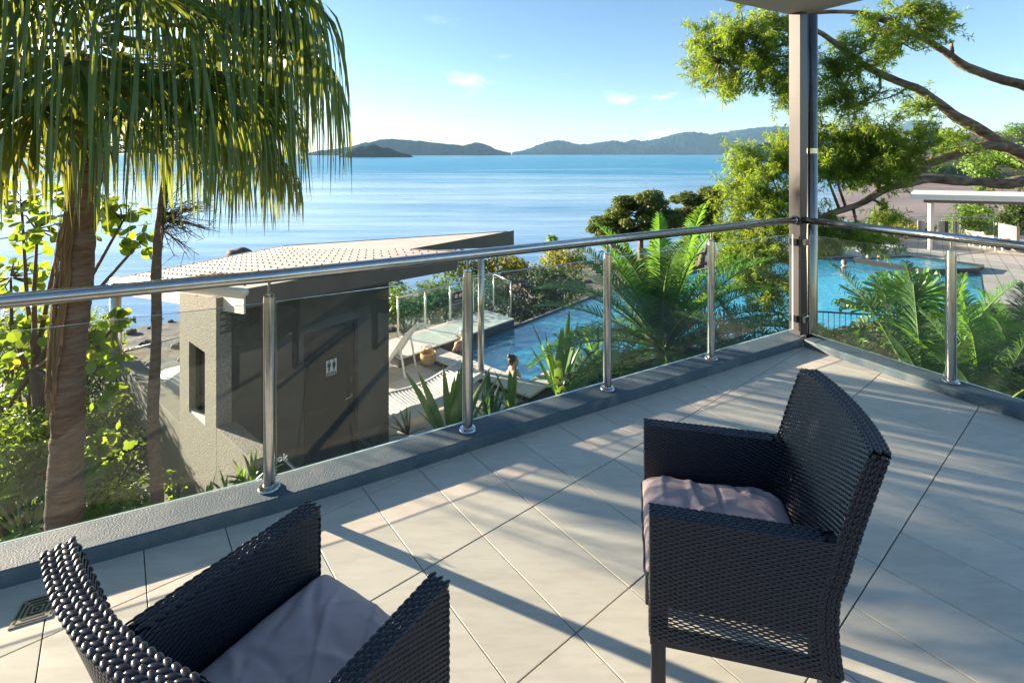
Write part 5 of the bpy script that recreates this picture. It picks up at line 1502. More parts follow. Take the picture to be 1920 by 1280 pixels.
def gz(x, y): return float(ground_z(np.array([x]), np.array([y]))[0])
under = [('clump of grassy leaves lit green beside the palm trunk foot', 205, 985, 5.3, 0.75, 34), ('clump of grassy leaves by the left edge below the sea grape', 25, 960, 5.6, 0.8, 34),
         ('low tuft of grassy leaves left of the palm trunk', 60, 985, 5.1, 0.7, 30), ('tall grassy tuft behind the palm trunk on the right', 180, 930, 6.4, 0.8, 30)]
for i, (lab, u, v, Y, L_, n_) in enumerate(under):
    q = P(u, v, Y); q[2] -= 0.35
    t = thing('grass_clump', lab, 'grass clump', q, 0, 'grass clumps under the palm')
    blades(t, q, n_, L_, 0.035, MT['grass'], 300 + i, lean=1.1, name='blades', separate=False, droop=1.4)
    t.children[0]['kind'] = 'stuff'
for i, (lab, u, v, Y, n_) in enumerate([('small fan-leaved palm at the left edge below the glass', 40, 960, 5.0, 8), ('small fan-leaved palm in the shade beside the big trunk', 20, 900, 5.7, 7)]):
    q = P(u, v, Y); q[2] -= 0.3
    t = thing('young_fan_palm', lab, 'palm', q, 0, 'young fan palms')
    for k in range(n_):
        fan_frond(t, q, k * 2.4 + i, R(rng.uniform(25, 75)), 0.5, MT['grass'], nseg=22, blade=0.30, hang=0.12, spread=110, width=0.03, rigid=1.0, seed=700 + i * 20 + k)
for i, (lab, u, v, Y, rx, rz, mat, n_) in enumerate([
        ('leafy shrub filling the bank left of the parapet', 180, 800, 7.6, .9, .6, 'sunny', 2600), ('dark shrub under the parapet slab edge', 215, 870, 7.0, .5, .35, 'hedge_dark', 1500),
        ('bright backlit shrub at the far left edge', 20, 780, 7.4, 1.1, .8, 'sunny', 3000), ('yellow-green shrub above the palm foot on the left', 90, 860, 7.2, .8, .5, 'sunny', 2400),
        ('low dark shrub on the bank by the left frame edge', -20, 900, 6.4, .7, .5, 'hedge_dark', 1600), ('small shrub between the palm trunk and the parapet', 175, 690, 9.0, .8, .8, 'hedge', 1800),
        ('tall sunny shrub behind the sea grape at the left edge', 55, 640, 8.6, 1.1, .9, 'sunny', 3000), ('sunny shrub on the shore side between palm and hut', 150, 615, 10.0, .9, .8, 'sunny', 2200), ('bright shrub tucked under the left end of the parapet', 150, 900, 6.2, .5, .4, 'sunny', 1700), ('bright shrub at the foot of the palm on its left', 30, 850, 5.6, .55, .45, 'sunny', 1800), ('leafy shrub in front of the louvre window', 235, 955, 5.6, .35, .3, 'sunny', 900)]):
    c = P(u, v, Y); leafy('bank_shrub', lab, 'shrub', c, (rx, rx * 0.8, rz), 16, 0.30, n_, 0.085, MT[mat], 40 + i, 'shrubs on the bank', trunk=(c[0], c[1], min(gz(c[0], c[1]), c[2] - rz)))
# weeds along the foot of the hut wall behind the kerb
for i, (u, v, Y) in enumerate([(390, 905, 4.7), (430, 895, 4.75), (475, 870, 4.6), (460, 880, 4.9), (420, 915, 4.5)]):
    q = P(u, v, Y); q[2] -= 0.22
    labs = ['leafy weed at the hut wall foot, leftmost', 'second leafy weed along the hut wall foot', 'bushy weed by the near parapet end', 'thin weed in front of the parapet end', 'low weed just above the kerb']
    t = thing('weed', labs[i], 'weed', q, 0, 'weeds at the hut wall')
    blades(t, q, 16, 0.34, 0.03, MT['strap'], 900 + i, lean=1.3, name='leaves', separate=False, droop=1.2); t.children[0]['kind'] = 'stuff'

# ================================================================== STRAP PLANTS
def strap_plant(label, u, v, Y, n_, L_, w_, mat, seed, group='strap-leaved plants', lean=0.75):
    q = P(u, v, Y)
    if q[2] < DECK_Z + .03: q[2] = DECK_Z + .03
    t = thing('strap_plant', label, 'plant', q, 0, group)
    blades(t, q, n_, L_, w_, mat, seed, lean=lean, name='leaf')
    return t
strap_plant('big strap-leaved lily in front of the white lounger', 848, 850, 7.0, 22, 1.28, 0.135, MT['strap'], 61, lean=0.70)
strap_plant('tall strap-leaved lily at the pool coping corner', 1048, 748, 8.6, 17, 1.4, 0.15, MT['strap'], 66, lean=0.75)
strap_plant('dark strap-leaved plant right of the second post', 918, 800, 7.4, 12, 0.75, 0.10, MT['strap_dark'], 63, lean=1.0)
strap_plant('yellow-tipped strap plant just behind the kerb', 958, 770, 7.3, 9, 0.60, 0.09, MT['strap'], 64, lean=0.9)
strap_plant('low strap plant beside the hut door', 705, 860, 6.9, 10, 0.50, 0.06, MT['strap_dark'], 65, lean=1.3)
strap_plant('small spiky plant at the lounger foot', 765, 815, 7.3, 16, 0.40, 0.035, MT['strap_dark'], 68, lean=1.2)
q = P(810, 826, 7.3); q[2] = DECK_Z + .1
rk = MB().ball((0, 0, 0), (0.25, 0.18, 0.13), 14, 9)
rk.V = [tuple(np.array(v) * (1 + 0.12 * math.sin(7 * v[0] * 4 + 5 * v[1] * 6)) + q) for v in rk.V]
tag(rk.build('garden_rock', MT['rock'], smooth=True), 'rounded brown rock in the bed behind the kerb', 'rock')

# ================================================================== CYCADS AND PALMS
def feather_palm(name, label, base, crown, nfr, length, leaf_len, mats, seed, el0=85, el1=-5, droop=0.55, nleaf=52, width=0.024, group=None, trunk_r=0.16, dry=0, az_list=None):
    t = thing(name, label, 'palm', base, 0, group); r_ = np.random.default_rng(seed)
    base = np.asarray(base, float); crown = np.asarray(crown, float)
    MB().tube([base, base + (crown - base) * 0.5, crown + np.array((0, 0, 0.05))], [trunk_r * 1.15, trunk_r, trunk_r * 0.9], 12).build('trunk', MT['palm_bark'], t, smooth=True)
    for k in range(nfr):
        f = k / nfr; az = k * 2.39996 + seed if az_list is None else az_list[k % len(az_list)] + r_.normal(0, .1)
        el = R(el0 + (el1 - el0) * f + r_.normal(0, 5)); L_ = length * r_.uniform(0.82, 1.1)
        mb, lv, _ = pinnate(crown + np.array((0.06 * math.cos(az), 0.06 * math.sin(az), 0.02)), az, el, L_, nleaf, leaf_len, width, droop=droop * r_.uniform(0.8, 1.25), curl=r_.normal(0, 0.10), r_=r_)
        isdry = k >= nfr - dry
        frond_obj(t, mb, lv, MT['dry'] if isdry else mats[k % len(mats)], MT['rachis_dry'] if isdry else MT['rachis'])
    return t
cyc = P(1245, 655, 9.0)
feather_palm('cycad', 'large bright green cycad spreading behind the glass beyond the pool', (cyc[0], cyc[1], DECK_Z), cyc, 58, 2.65, 0.40, [MT['cycad'], MT['cycad'], MT['cycad'], MT['cycad_deep']], 3, el0=80, el1=-14, droop=0.36, nleaf=88, width=0.020)
cy2 = P(1420, 720, 8.4)
feather_palm('cycad', 'darker low cycad left of the corner column', (cy2[0], cy2[1], DECK_Z), cy2, 22, 1.7, 0.30, [MT['cycad_deep']], 8, el0=70, el1=5, droop=0.7, nleaf=74, width=0.014)
cy3 = P(1130, 745, 8.8)
feather_palm('cycad', 'low dark cycad at the bottom left of the large one', (cy3[0], cy3[1], DECK_Z), cy3, 22, 1.35, 0.26, [MT['cycad_deep'], MT['cycad']], 12, el0=70, el1=5, droop=0.7, nleaf=66, width=0.014)
pr1 = P(1740, 770, 6.2)
feather_palm('feather_palm', 'feather palm with upright fronds behind the right glass pane', (pr1[0], pr1[1], DECK_Z), pr1, 15, 1.75, 0.34, [MT['cycad'], MT['cycad_deep'], MT['cycad_deep']], 5, el0=86, el1=25, droop=0.5, nleaf=84, width=0.0125, trunk_r=0.08, dry=4)
pr2 = P(1850, 790, 5.6)
feather_palm('feather_palm', 'feather palm with arching dark fronds right of the right post', (pr2[0], pr2[1], DECK_Z), pr2, 16, 1.4, 0.31, [MT['cycad_deep'], MT['cycad_deep'], MT['cycad']], 9, el0=80, el1=10, droop=0.9, nleaf=84, width=0.0125, trunk_r=0.07, dry=2)
pr3 = P(1935, 760, 6.4)
feather_palm('feather_palm', 'feather palm at the right edge of the frame', (pr3[0], pr3[1], DECK_Z), pr3, 16, 1.7, 0.34, [MT['cycad'], MT['cycad_deep']], 14, el0=84, el1=20, droop=0.6, nleaf=84, width=0.0125, trunk_r=0.07)
pr4 = P(1590, 740, 7.0)
feather_palm('feather_palm', 'small feather palm with yellowed fronds right of the corner column', (pr4[0], pr4[1], DECK_Z), pr4, 12, 1.1, 0.26, [MT['cycad_deep'], MT['strap']], 17, el0=80, el1=15, droop=0.8, nleaf=66, width=0.013, trunk_r=0.06, dry=3)
fanp = P(1705, 640, 7.4)
t = thing('fan_leaf_palm', 'stiff fan-leaved palm rising in front of the lagoon pool', 'palm', (fanp[0], fanp[1], DECK_Z))
MB().tube([(fanp[0], fanp[1], DECK_Z), fanp], [0.07, 0.05], 8).build('trunk', MT['palm_bark'], t, smooth=True)
for k in range(13):
    fan_frond(t, fanp, k * 2.4, R(rng.uniform(25, 82)), rng.uniform(0.55, 0.8), MT['cycad'], nseg=26, blade=0.46, hang=0.10, spread=105, width=0.034, rigid=1.0, seed=500 + k)
# low planting under the right balustrade
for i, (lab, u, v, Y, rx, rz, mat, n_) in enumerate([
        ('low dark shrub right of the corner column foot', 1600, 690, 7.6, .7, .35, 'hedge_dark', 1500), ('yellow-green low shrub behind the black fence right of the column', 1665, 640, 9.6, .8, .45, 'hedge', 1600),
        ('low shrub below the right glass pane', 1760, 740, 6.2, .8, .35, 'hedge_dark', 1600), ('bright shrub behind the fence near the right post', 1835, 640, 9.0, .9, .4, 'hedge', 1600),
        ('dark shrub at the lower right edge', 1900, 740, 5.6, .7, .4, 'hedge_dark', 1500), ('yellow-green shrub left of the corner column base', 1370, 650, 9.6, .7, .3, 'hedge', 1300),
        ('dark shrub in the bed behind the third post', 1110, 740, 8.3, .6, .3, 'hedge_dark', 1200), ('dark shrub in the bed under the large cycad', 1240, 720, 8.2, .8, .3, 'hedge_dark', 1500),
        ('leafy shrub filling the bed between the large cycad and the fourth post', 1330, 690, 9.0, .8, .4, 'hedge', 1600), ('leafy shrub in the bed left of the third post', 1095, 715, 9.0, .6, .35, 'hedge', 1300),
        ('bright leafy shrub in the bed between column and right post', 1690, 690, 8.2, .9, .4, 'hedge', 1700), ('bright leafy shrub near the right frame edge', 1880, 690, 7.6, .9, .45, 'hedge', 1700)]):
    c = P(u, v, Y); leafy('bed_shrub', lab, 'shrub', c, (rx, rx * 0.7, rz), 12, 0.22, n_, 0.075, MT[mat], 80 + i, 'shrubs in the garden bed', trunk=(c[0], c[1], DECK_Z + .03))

# ---- black bar fence between bed and lagoon
bf = thing('bar_fence', 'black bar fence running behind the palms in front of the lagoon', 'fence', (3.2, 10.6, DECK_Z))
fp = [np.array((1.6, 9.3)), np.array((4.2, 9.9)), np.array((6.2, 10.5)), np.array((8.6, 10.0)), np.array((12.5, 9.2))]
barm = MB().lathe([(0.008, 0.08), (0.008, 1.06)], n=6).mesh('bar'); barm.materials.append(MT['blackfence'])
nb = 0
for s in range(len(fp) - 1):
    a, b = fp[s], fp[s + 1]; d = nrm(b - a); ln_ = np.linalg.norm(b - a)
    for zz in (0.08, 1.06): MB().tube([(*a, DECK_Z + zz), (*b, DECK_Z + zz)], 0.018, 6).build('rail', MT['blackfence'], bf)
    MB().tube([(*a, DECK_Z), (*a, DECK_Z + 1.12)], 0.026, 8).build('post', MT['blackfence'], bf)
    for k in range(1, int(ln_ / 0.105)):
        q = a + d * 0.105 * k
        o = bpy.data.objects.new('bar', barm); COL.objects.link(o); o.parent = bf; o.location = Vector((q[0], q[1], DECK_Z)) - bf.location

# ================================================================== SHRUBS, HEDGE AND TREES BEYOND THE POOL
for i, (lab, u, v, Y, rx, rz, mat, n_, sz) in enumerate([
        ('leafy hedge bush seen through the left end of the glass pool fence', 765, 570, 14.0, 1.0, .75, 'hedge', 2600, .11), ('leafy hedge bush behind the middle of the glass pool fence', 835, 560, 14.6, 1.0, .8, 'hedge', 2600, .11),
        ('dark hedge bush behind the fence corner', 900, 560, 15.2, .9, .9, 'hedge_dark', 2400, .11), ('golden shrub above the glass fence', 945, 508, 17.5, 1.3, .6, 'gold', 2600, .12),
        ('golden-tipped shrub left of the third post', 1060, 480, 19.0, .8, .5, 'gold', 1500, .12), ('dark green shrub beside the infinity edge', 985, 560, 16.2, 1.1, 1.0, 'hedge_dark', 3200, .11),
        ('green shrub behind the tips of the cycad', 1050, 535, 17.5, 1.3, .9, 'hedge', 3000, .12), ('dark bush under the hut roof end', 880, 500, 17.0, 1.2, .7, 'hedge_dark', 2000, .12),
        ('bright shrub behind the cycad centre', 1250, 520, 21.0, 1.6, .7, 'far_leaf2', 2200, .15), ('bright shrub left of the column beyond the lagoon', 1400, 480, 23.0, 1.8, .9, 'far_leaf2', 2400, .16),
        ('hedge bush at the hidden end of the glass fence', 700, 560, 14.5, 1.2, .8, 'hedge', 2000, .11)]):
    c = P(u, v, Y); leafy('shrub', lab, 'shrub', c, (rx, rx * 0.8, rz), 20, 0.36, n_, sz, MT[mat], 140 + i, 'shrubs beyond the plunge pool', trunk=(c[0], c[1], gz(c[0], c[1])))
q = P(1035, 452, 40); t = thing('young_tree', 'single small leafy tree tip rising above the handrail', 'tree', (q[0], q[1], gz(q[0], q[1])))
V, F = leaf_cloud([(q, (0.5, 0.5, 0.55)), (q + np.array((0.4, 0, -.5)), (.5, .5, .35)), (q + np.array((-0.4, 0, -.6)), (.6, .5, .35))], 500, 0.3, seed=77); mobj('crown', mesh_np('crown', V, F), MT['far_leaf2'], t)
MB().tube([(q[0], q[1], gz(q[0], q[1])), q], [0.08, 0.03], 6).build('trunk', MT['twig'], t)

def big_tree(label, blobs, n_, size, mat, seed, base, limbs, mids=None):
    t = thing('round_tree', label, 'tree', base, 0, 'round trees on the shore')
    sub = []
    r_ = np.random.default_rng(seed)
    for c, r in blobs:
        for k in range(11):
            d = nrm(r_.normal(0, 1, 3)); s = np.mean(r) * r_.uniform(0.28, 0.48)
            sub.append((np.asarray(c) + d * np.asarray(r) * r_.uniform(0.5, 0.9), (s * 1.3, s * 1.2, s * 0.75)))
    V, F = leaf_cloud(sub, n_, size, seed=seed, flat=0.6, shell=0.5); mobj('crown', mesh_np('crown', V, F), MT[mat], t)
    st = MB(); base = np.asarray(base, float)
    for c, r in blobs:
        c = np.asarray(c); st.tube([base, base + (c - base) * 0.4 + r_.normal(0, .3, 3), base + (c - base) * 0.75 + r_.normal(0, .3, 3), c], [0.26, 0.18, 0.12, 0.04], 7)
    for k in range(26):
        b = sub[r_.integers(len(sub))]; c = np.asarray(blobs[r_.integers(len(blobs))][0]); st.tube([c, (c + b[0]) / 2 + r_.normal(0, .2, 3), b[0]], [0.07, 0.05, 0.015], 5)
    st.build('trunk', MT['bark'], t, smooth=True)
def ib(u, v, Y, ru, rv): return (P(u, v, Y), (ru * Y / FPX, ru * Y / FPX * 0.8, rv * Y / FPX))
big_tree('dense dark round tree left of the pair on the shore', [ib(1205, 385, 27, 48, 32), ib(1165, 420, 27, 50, 26), ib(1235, 420, 26.5, 45, 28), ib(1130, 435, 27, 32, 16)], 26000, 0.17, 'round_tree', 200, (7.4, 27, -5.9), 4)
big_tree('dense dark round tree right of the pair on the shore', [ib(1305, 375, 28, 48, 30), ib(1280, 415, 27.5, 40, 25), ib(1335, 415, 28, 38, 38)], 22000, 0.17, 'round_tree', 201, (10.4, 28, -5.9), 4)

# ================================================================== FEATHERY TREE WITH LONG LIMBS ON THE RIGHT
Yb = 10.4
ft = thing('feathery_tree', 'leaning tree with long bare limbs and feathery foliage over the lagoon', 'tree', (12.9, 10.9, DECK_Z))
wood = MB()
def limb(path, r0, r1, seed, n=40, sides=10, wob=0.04):
    r_ = np.random.default_rng(seed)
    pts = np.array([P(u, v, Y) for u, v, Y in path]) if len(path[0]) == 3 and path[0][0] > 100 else np.array(path)
    tpar = np.concatenate([[0], np.cumsum(np.linalg.norm(np.diff(pts, axis=0), axis=1))]); s = np.linspace(0, tpar[-1], n)
    q = np.stack([np.interp(s, tpar, pts[:, i]) for i in range(3)], 1)
    k5 = np.array([1, 2, 3, 2, 1]) / 9.0
    for i in range(3): q[2:-2, i] = np.convolve(q[:, i], k5, 'valid')
    jit = r_.normal(0, wob * 0.7, (n + 4, 3)); jit = np.stack([np.convolve(jit[:, i], k5, 'valid') for i in range(3)], 1)
    q[1:-1] += jit[1:-1]
    rr = 0.74 * np.linspace(r0, r1, n) * (1 + 0.16 * np.convolve(r_.normal(0, 1, n + 4), k5, 'valid'))
    wood.tube(q, list(rr), sides)
    return q
L2 = limb([(2040, 420, 10.8), (1985, 330, 10.7), (1920, 290, 10.6), (1860, 258, 10.5), (1810, 228, 10.4), (1760, 195, 10.4), (1710, 160, 10.3), (1660, 142, 10.2), (1610, 118, 10.2), (1570, 80, 10.2), (1520, 50, 10.3), (1470, 40, 10.3)], 0.24, 0.05, 1, 60)
L1 = limb([(2050, 300, 10.9), (1980, 200, 10.8), (1920, 160, 10.8), (1860, 145, 10.7), (1810, 125, 10.7), (1770, 95, 10.7), (1720, 68, 10.6), (1670, 40, 10.6), (1610, 22, 10.6), (1540, 22, 10.6), (1470, 30, 10.7), (1400, 60, 10.8)], 0.17, 0.035, 2, 60)
L3 = limb([(2050, 420, 10.6), (1980, 350, 10.4), (1920, 338, 10.2), (1860, 345, 10.1), (1800, 338, 10.0), (1740, 336, 10.0), (1690, 344, 9.9), (1650, 360, 9.9), (1610, 383, 9.8), (1560, 400, 9.8), (1500, 420, 9.8), (1440, 440, 9.9)], 0.20, 0.05, 3, 60)
L4 = limb([(1880, 276, 10.5), (1840, 270, 10.4), (1790, 288, 10.3), (1740, 308, 10.2), (1705, 335, 10.0)], 0.13, 0.10, 4, 30)
L5 = limb([(1480, 80, 10.4), (1440, 90, 10.5), (1400, 110, 10.6), (1350, 120, 10.7)], 0.06, 0.015, 5, 20)
limb([(1700, 165, 10.3), (1680, 180, 10.2), (1650, 190, 10.1), (1610, 195, 10.1)], 0.03, 0.01, 6, 20)
limb([(1785, 105, 10.7), (1784, 92, 10.7), (1784, 82, 10.7)], 0.05, 0.045, 7, 8)
limb([(12.9, 10.9, -2.8), (12.6, 10.9, -1.5), (12.3, 10.85, 0.3), (12.0, 10.85, 1.2), (11.8, 10.9, 1.6)], 0.42, 0.26, 8, 24, 14)
limb([(12.6, 10.9, -1.5), (12.4, 10.7, -0.4), (12.3, 10.6, 0.1)], 0.34, 0.22, 9, 16, 12)
limb_pts = np.concatenate([L1, L2, L3, L4, L5])
fol = [(1395, 60, 10.6, 80, 45, 330), (1345, 110, 10.7, 60, 45, 300), (1420, 130, 10.6, 60, 45, 260), (1310, 70, 10.8, 30, 40, 90), (1350, 165, 10.7, 45, 20, 90), (1450, 60, 10.4, 40, 40, 110),
       (1470, 175, 10.2, 30, 35, 120), (1560, 150, 10.2, 45, 45, 150), (1600, 110, 10.2, 50, 40, 110), (1650, 60, 10.4, 60, 40, 150), (1720, 45, 10.6, 45, 40, 100), (1690, 20, 10.6, 50, 25, 90), (1570, 200, 10.0, 40, 30, 90), (1640, 190, 10.0, 50, 25, 70),
       (1600, 260, 9.9, 60, 40, 260), (1560, 300, 9.8, 45, 40, 200), (1660, 270, 10.0, 55, 40, 210), (1630, 320, 9.8, 55, 30, 210), (1700, 300, 9.9, 40, 25, 110), (1720, 250, 10.0, 40, 25, 60),
       (1430, 300, 10.2, 60, 38, 170), (1465, 280, 10.2, 35, 45, 120), (1405, 370, 10.2, 60, 48, 230), (1450, 360, 10.0, 45, 58, 220), (1425, 430, 9.8, 64, 44, 270), (1420, 490, 9.6, 62, 48, 250), (1450, 550, 9.5, 52, 40, 160), (1385, 510, 9.8, 40, 35, 150), (1375, 330, 10.3, 35, 30, 80),
       (1580, 440, 9.7, 50, 22, 120), (1620, 455, 9.7, 40, 15, 70), (1545, 430, 9.7, 25, 40, 80), (1660, 410, 9.8, 20, 25, 40), (1760, 25, 10.7, 45, 30, 60), (1800, 270, 10.2, 40, 25, 50), (1500, 110, 10.3, 40, 50, 130), (1520, 260, 10.0, 30, 50, 120), (1740, 210, 10.2, 45, 25, 60), (1690, 90, 10.3, 60, 35, 110)]
r_ = np.random.default_rng(31); LV = []; 
def sprays(q, d, n_s, L_):
    """a twig tip with needle leaves all round"""
    k = n_s; t = r_.random(k); base = q[None] + d[None] * (t * L_)[:, None]
    rd = nrm(r_.normal(0, 1, (k, 3)) + d[None] * 0.9)
    ll = (L_ * r_.uniform(0.35, 0.75, k))[:, None]; w = 0.0085
    sd = nrm(np.cross(rd, r_.normal(0, 1, (k, 3))))
    tipd = nrm(rd + np.array((0, 0, -0.25)))
    V = np.stack([base, base + rd * ll * 0.5 + sd * w, base + tipd * ll, base + rd * ll * 0.5 - sd * w], 1)
    return V.reshape(-1, 3)
for (u, v, Y, ru, rv, n_) in fol:
    c = P(u, v, Y); rr = np.array((ru, ru * 1.1, rv)) * Y / FPX * 1.28; n_ = int(n_ * 1.35)
    dist = np.linalg.norm(limb_pts - c, axis=1); root = limb_pts[np.argmin(dist)]
    hub = root + (c - root) * 0.75
    if np.linalg.norm(c - root) > 0.3: wood.tube([root, (root + hub) / 2 + r_.normal(0, .05, 3), hub], [0.032, 0.022, 0.014], 5)
    nb = max(5, n_ // 13)
    for k in range(nb):
        d = nrm(r_.normal(0, 1, 3)); e = c + d * rr * r_.uniform(0.55, 1.05)
        m1 = (hub + e) / 2 + r_.normal(0, 0.06, 3)
        wood.tube([hub, m1, e], [0.015, 0.010, 0.004], 4, caps=False)
        for j in range(13):
            f = r_.uniform(0.25, 1.0); q = hub + (e - hub) * f + (m1 - (hub + e) / 2) * 4 * f * (1 - f) * 0.5 + r_.normal(0, 0.05, 3)
            dd_ = nrm((e - hub) * 0.7 + r_.normal(0, 0.35, 3) + np.array((0, 0, 0.10)))
            LV.append(sprays(q, dd_, 20, r_.uniform(0.11, 0.24)))
V = np.concatenate(LV); F = np.arange(len(V)).reshape(-1, 4)
mobj('crown', mesh_np('crown', V, F), MT['feather'], ft)
wood.build('trunk', MT['bark'], ft, smooth=True)

# ================================================================== PAVILION, SPA AND FURNITURE ON THE FAR TERRACE
pv = thing('pavilion', 'flat cream pavilion roof on slender posts beyond the lagoon', 'pavilion', (21.5, 22.5, DECK_Z))
pd0 = nrm(np.array((1.0, -0.32))); pn0 = nrm(np.array((0.66, 0.75)))
PL = P(1706, 366, 22.6)[:2]; ztop = P(1706, 364, 22.6)[2]
MB().prism([tuple(PL), tuple(PL + pd0 * 11), tuple(PL + pd0 * 11 + pn0 * 3.4), tuple(PL + pn0 * 3.4)], ztop - 0.24, ztop).build('roof', MT['cream'], pv)
MB().prism([tuple(PL + pd0 * .5 + pn0 * .4), tuple(PL + pd0 * 11 + pn0 * .4), tuple(PL + pd0 * 11 + pn0 * .55), tuple(PL + pd0 * .5 + pn0 * .55)], ztop - 0.40, ztop - 0.242).build('beam', MT['fascia_dark'], pv)
MB().prism([tuple(PL + pd0 * .5 + pn0 * 2.8), tuple(PL + pd0 * 11 + pn0 * 2.8), tuple(PL + pd0 * 11 + pn0 * 2.95), tuple(PL + pd0 * .5 + pn0 * 2.95)], ztop - 0.40, ztop - 0.242).build('beam', MT['cream'], pv)
for a in (0.75, 4.6, 8.6):
    for b in (0.47, 2.87):
        q = PL + pd0 * a + pn0 * b
        MB().lathe([(0.09, DECK_Z), (0.09, ztop - 0.402)], (q[0], q[1], 0), 14).build('post', MT['cream'], pv, smooth=True)
# spa: raised small pool
sp = [(13.9, 20.3), (16.6, 20.9), (18.0, 19.0), (17.2, 18.4), (15.2, 18.2)]
spa = thing('spa_pool', 'small raised spa pool with dark tiled rim at the lagoon edge', 'spa', (16, 19.8, DECK_Z))
ctr = np.mean(np.array(sp), 0)
inn = [tuple(ctr + (np.array(p) - ctr) * 0.90) for p in sp]; n5 = len(sp)
rim = MB()
rim.add([(x, y, -3.6) for x, y in sp] + [(x, y, DECK_Z + 0.14) for x, y in sp] + [(x, y, DECK_Z + 0.14) for x, y in inn] + [(x, y, DECK_Z - 0.2) for x, y in inn],
        [(i, (i + 1) % n5, n5 + (i + 1) % n5, n5 + i) for i in range(n5)] + [(n5 + i, n5 + (i + 1) % n5, 2 * n5 + (i + 1) % n5, 2 * n5 + i) for i in range(n5)] + [(2 * n5 + i, 2 * n5 + (i + 1) % n5, 3 * n5 + (i + 1) % n5, 3 * n5 + i) for i in range(n5)])
rim.build('rim', MT['pool_dark'], spa)
MB().add([(x, y, DECK_Z - 0.19) for x, y in inn], [tuple(range(n5))]).build('floor', MT['pool_floor'], spa)
MB().add([(x, y, DECK_Z + 0.08) for x, y in inn], [tuple(range(n5))]).build('water', bpy.data.materials['pool_water'], spa)
MB().prism([(14.6, 21.0), (17.2, 21.7), (17.0, 22.5), (14.2, 21.7)], DECK_Z, DECK_Z + 0.28).build('bench', MT['coping'], spa, bevel=0.02)
wl_ = thing('mosaic_wall', 'low dark mosaic wall at the far side of the lagoon', 'wall', (13.4, 21.3, DECK_Z))
wm_ = MB().prism([(12.2, 21.05), (14.2, 21.45), (14.15, 21.75), (12.15, 21.35)], -3.6, DECK_Z + 0.42).build('wall', MT['pool_dark'], wl_)
# glass fence and towels of the far terrace
fence('far_glass_fence', 'long glass fence behind the spa and pavilion', [(12.5, 22.6), (17.5, 24.6), (22.0, 26.4), (26.5, 25.6), (30, 24)], DECK_Z, 1.05, 1.5, mat='glass')
def towel(label, c, w, h, n_, group):
    t = thing('towel', label, 'towel', c, 0, group); r_ = random.Random(int(c[0] * 100))
    mb = MB(); xs_ = np.linspace(-w / 2, w / 2, 25)
    V = []; 
    for z in (0, -h):
        for k, x in enumerate(xs_): V.append((c[0] + x, c[1] + 0.03 * math.sin(k * 1.3), c[2] + z))
    mb.add(V, [(k, k + 1, 26 + k, 25 + k) for k in range(24)])
    mb.build('cloth', MT['towel'], t)
    ms = MB()
    for j in range(n_):
        a = int(24 * (j + 0.2) / n_); b = min(24, a + max(1, int(24 * 0.5 / n_)))
        vs_ = []
        for k in (a, b):
            for z in (0, -h): vs_.append((c[0] + xs_[k], c[1] + 0.03 * math.sin(k * 1.3) - 0.012, c[2] + z))
        ms.add(vs_, [(0, 1, 3, 2)])
    ms.build('stripe', MT['towel_stripe'], t)
towel('wide brown striped towel hanging on the far fence', P(1769, 414, 24.5), 0.52, 0.62, 6, 'striped towels')
towel('narrow brown striped towel hanging right of the wide one', P(1792, 414, 24.2), 0.24, 0.68, 3, 'striped towels')
towel('pale towel hung on the far glass fence', P(1727, 413, 24.4), 0.35, 0.5, 1, 'striped towels')
q = PZ(1846, 462, DECK_Z); lounger('sun_lounger', 'white sun lounger under the pavilion beyond the lagoon', (q[0], q[1], DECK_Z), R(200), 40, 'white sun loungers')
q = PZ(1870, 468, DECK_Z); lounger('sun_lounger', 'white sun lounger beside the pavilion front post', (q[0], q[1], DECK_Z), R(195), 35, 'white sun loungers')
q = PZ(1935, 470, DECK_Z)
db = thing('day_bed', 'cushioned day bed at the right end of the pavilion', 'day bed', q)
MB().box((q[0], q[1], DECK_Z + 0.22), (1.7, 1.3, 0.40), R(-18)).build('base', MT['timber'], db, bevel=0.02)
MB().box((q[0], q[1], DECK_Z + 0.50), (1.6, 1.2, 0.16), R(-18)).build('mattress', MT['white'], db, bevel=0.05, segs=3)
MB().box((q[0] - 0.80, q[1] + 0.25, DECK_Z + 0.75), (0.12, 1.3, 0.75), R(-18)).build('side_panel', MT['timber'], db)
# planting round the pavilion
for i, (lab, u, v, Y, rx, rz, mat, n_, sz) in enumerate([
        ('bright green shrub inside the pavilion on the right', 1870, 415, 27, 2.2, 1.5, 'far_leaf2', 3200, .20), ('bright green shrub mass behind the pavilion', 1830, 420, 29, 1.8, 1.3, 'far_leaf2', 2600, .2),
        ('yellow-tipped shrub behind the pavilion post', 1815, 405, 26.5, .9, .9, 'hedge', 1500, .14), ('low golden shrub left of the pavilion fence', 1680, 425, 27, 1.8, .5, 'gold', 1700, .16),
        ('low green shrub behind the lagoon wall', 1600, 440, 26, 2.0, .6, 'far_leaf2', 2000, .18), ('green bush at the right edge above the pavilion roof', 1910, 320, 34, 3.0, 2.2, 'far_leaf2', 3600, .26),
        ('dark bush at the right frame edge below the eave', 1915, 400, 24.5, 1.0, 1.1, 'hedge_dark', 1600, .18)]):
    c = P(u, v, Y); leafy('terrace_shrub', lab, 'shrub', c, (rx, rx * 0.8, rz), 18, 0.42 * max(1, rx / 1.6), n_, sz, MT[mat], 340 + i, 'shrubs round the far terrace', trunk=(c[0], c[1], min(gz(c[0], c[1]), c[2] - rz)))

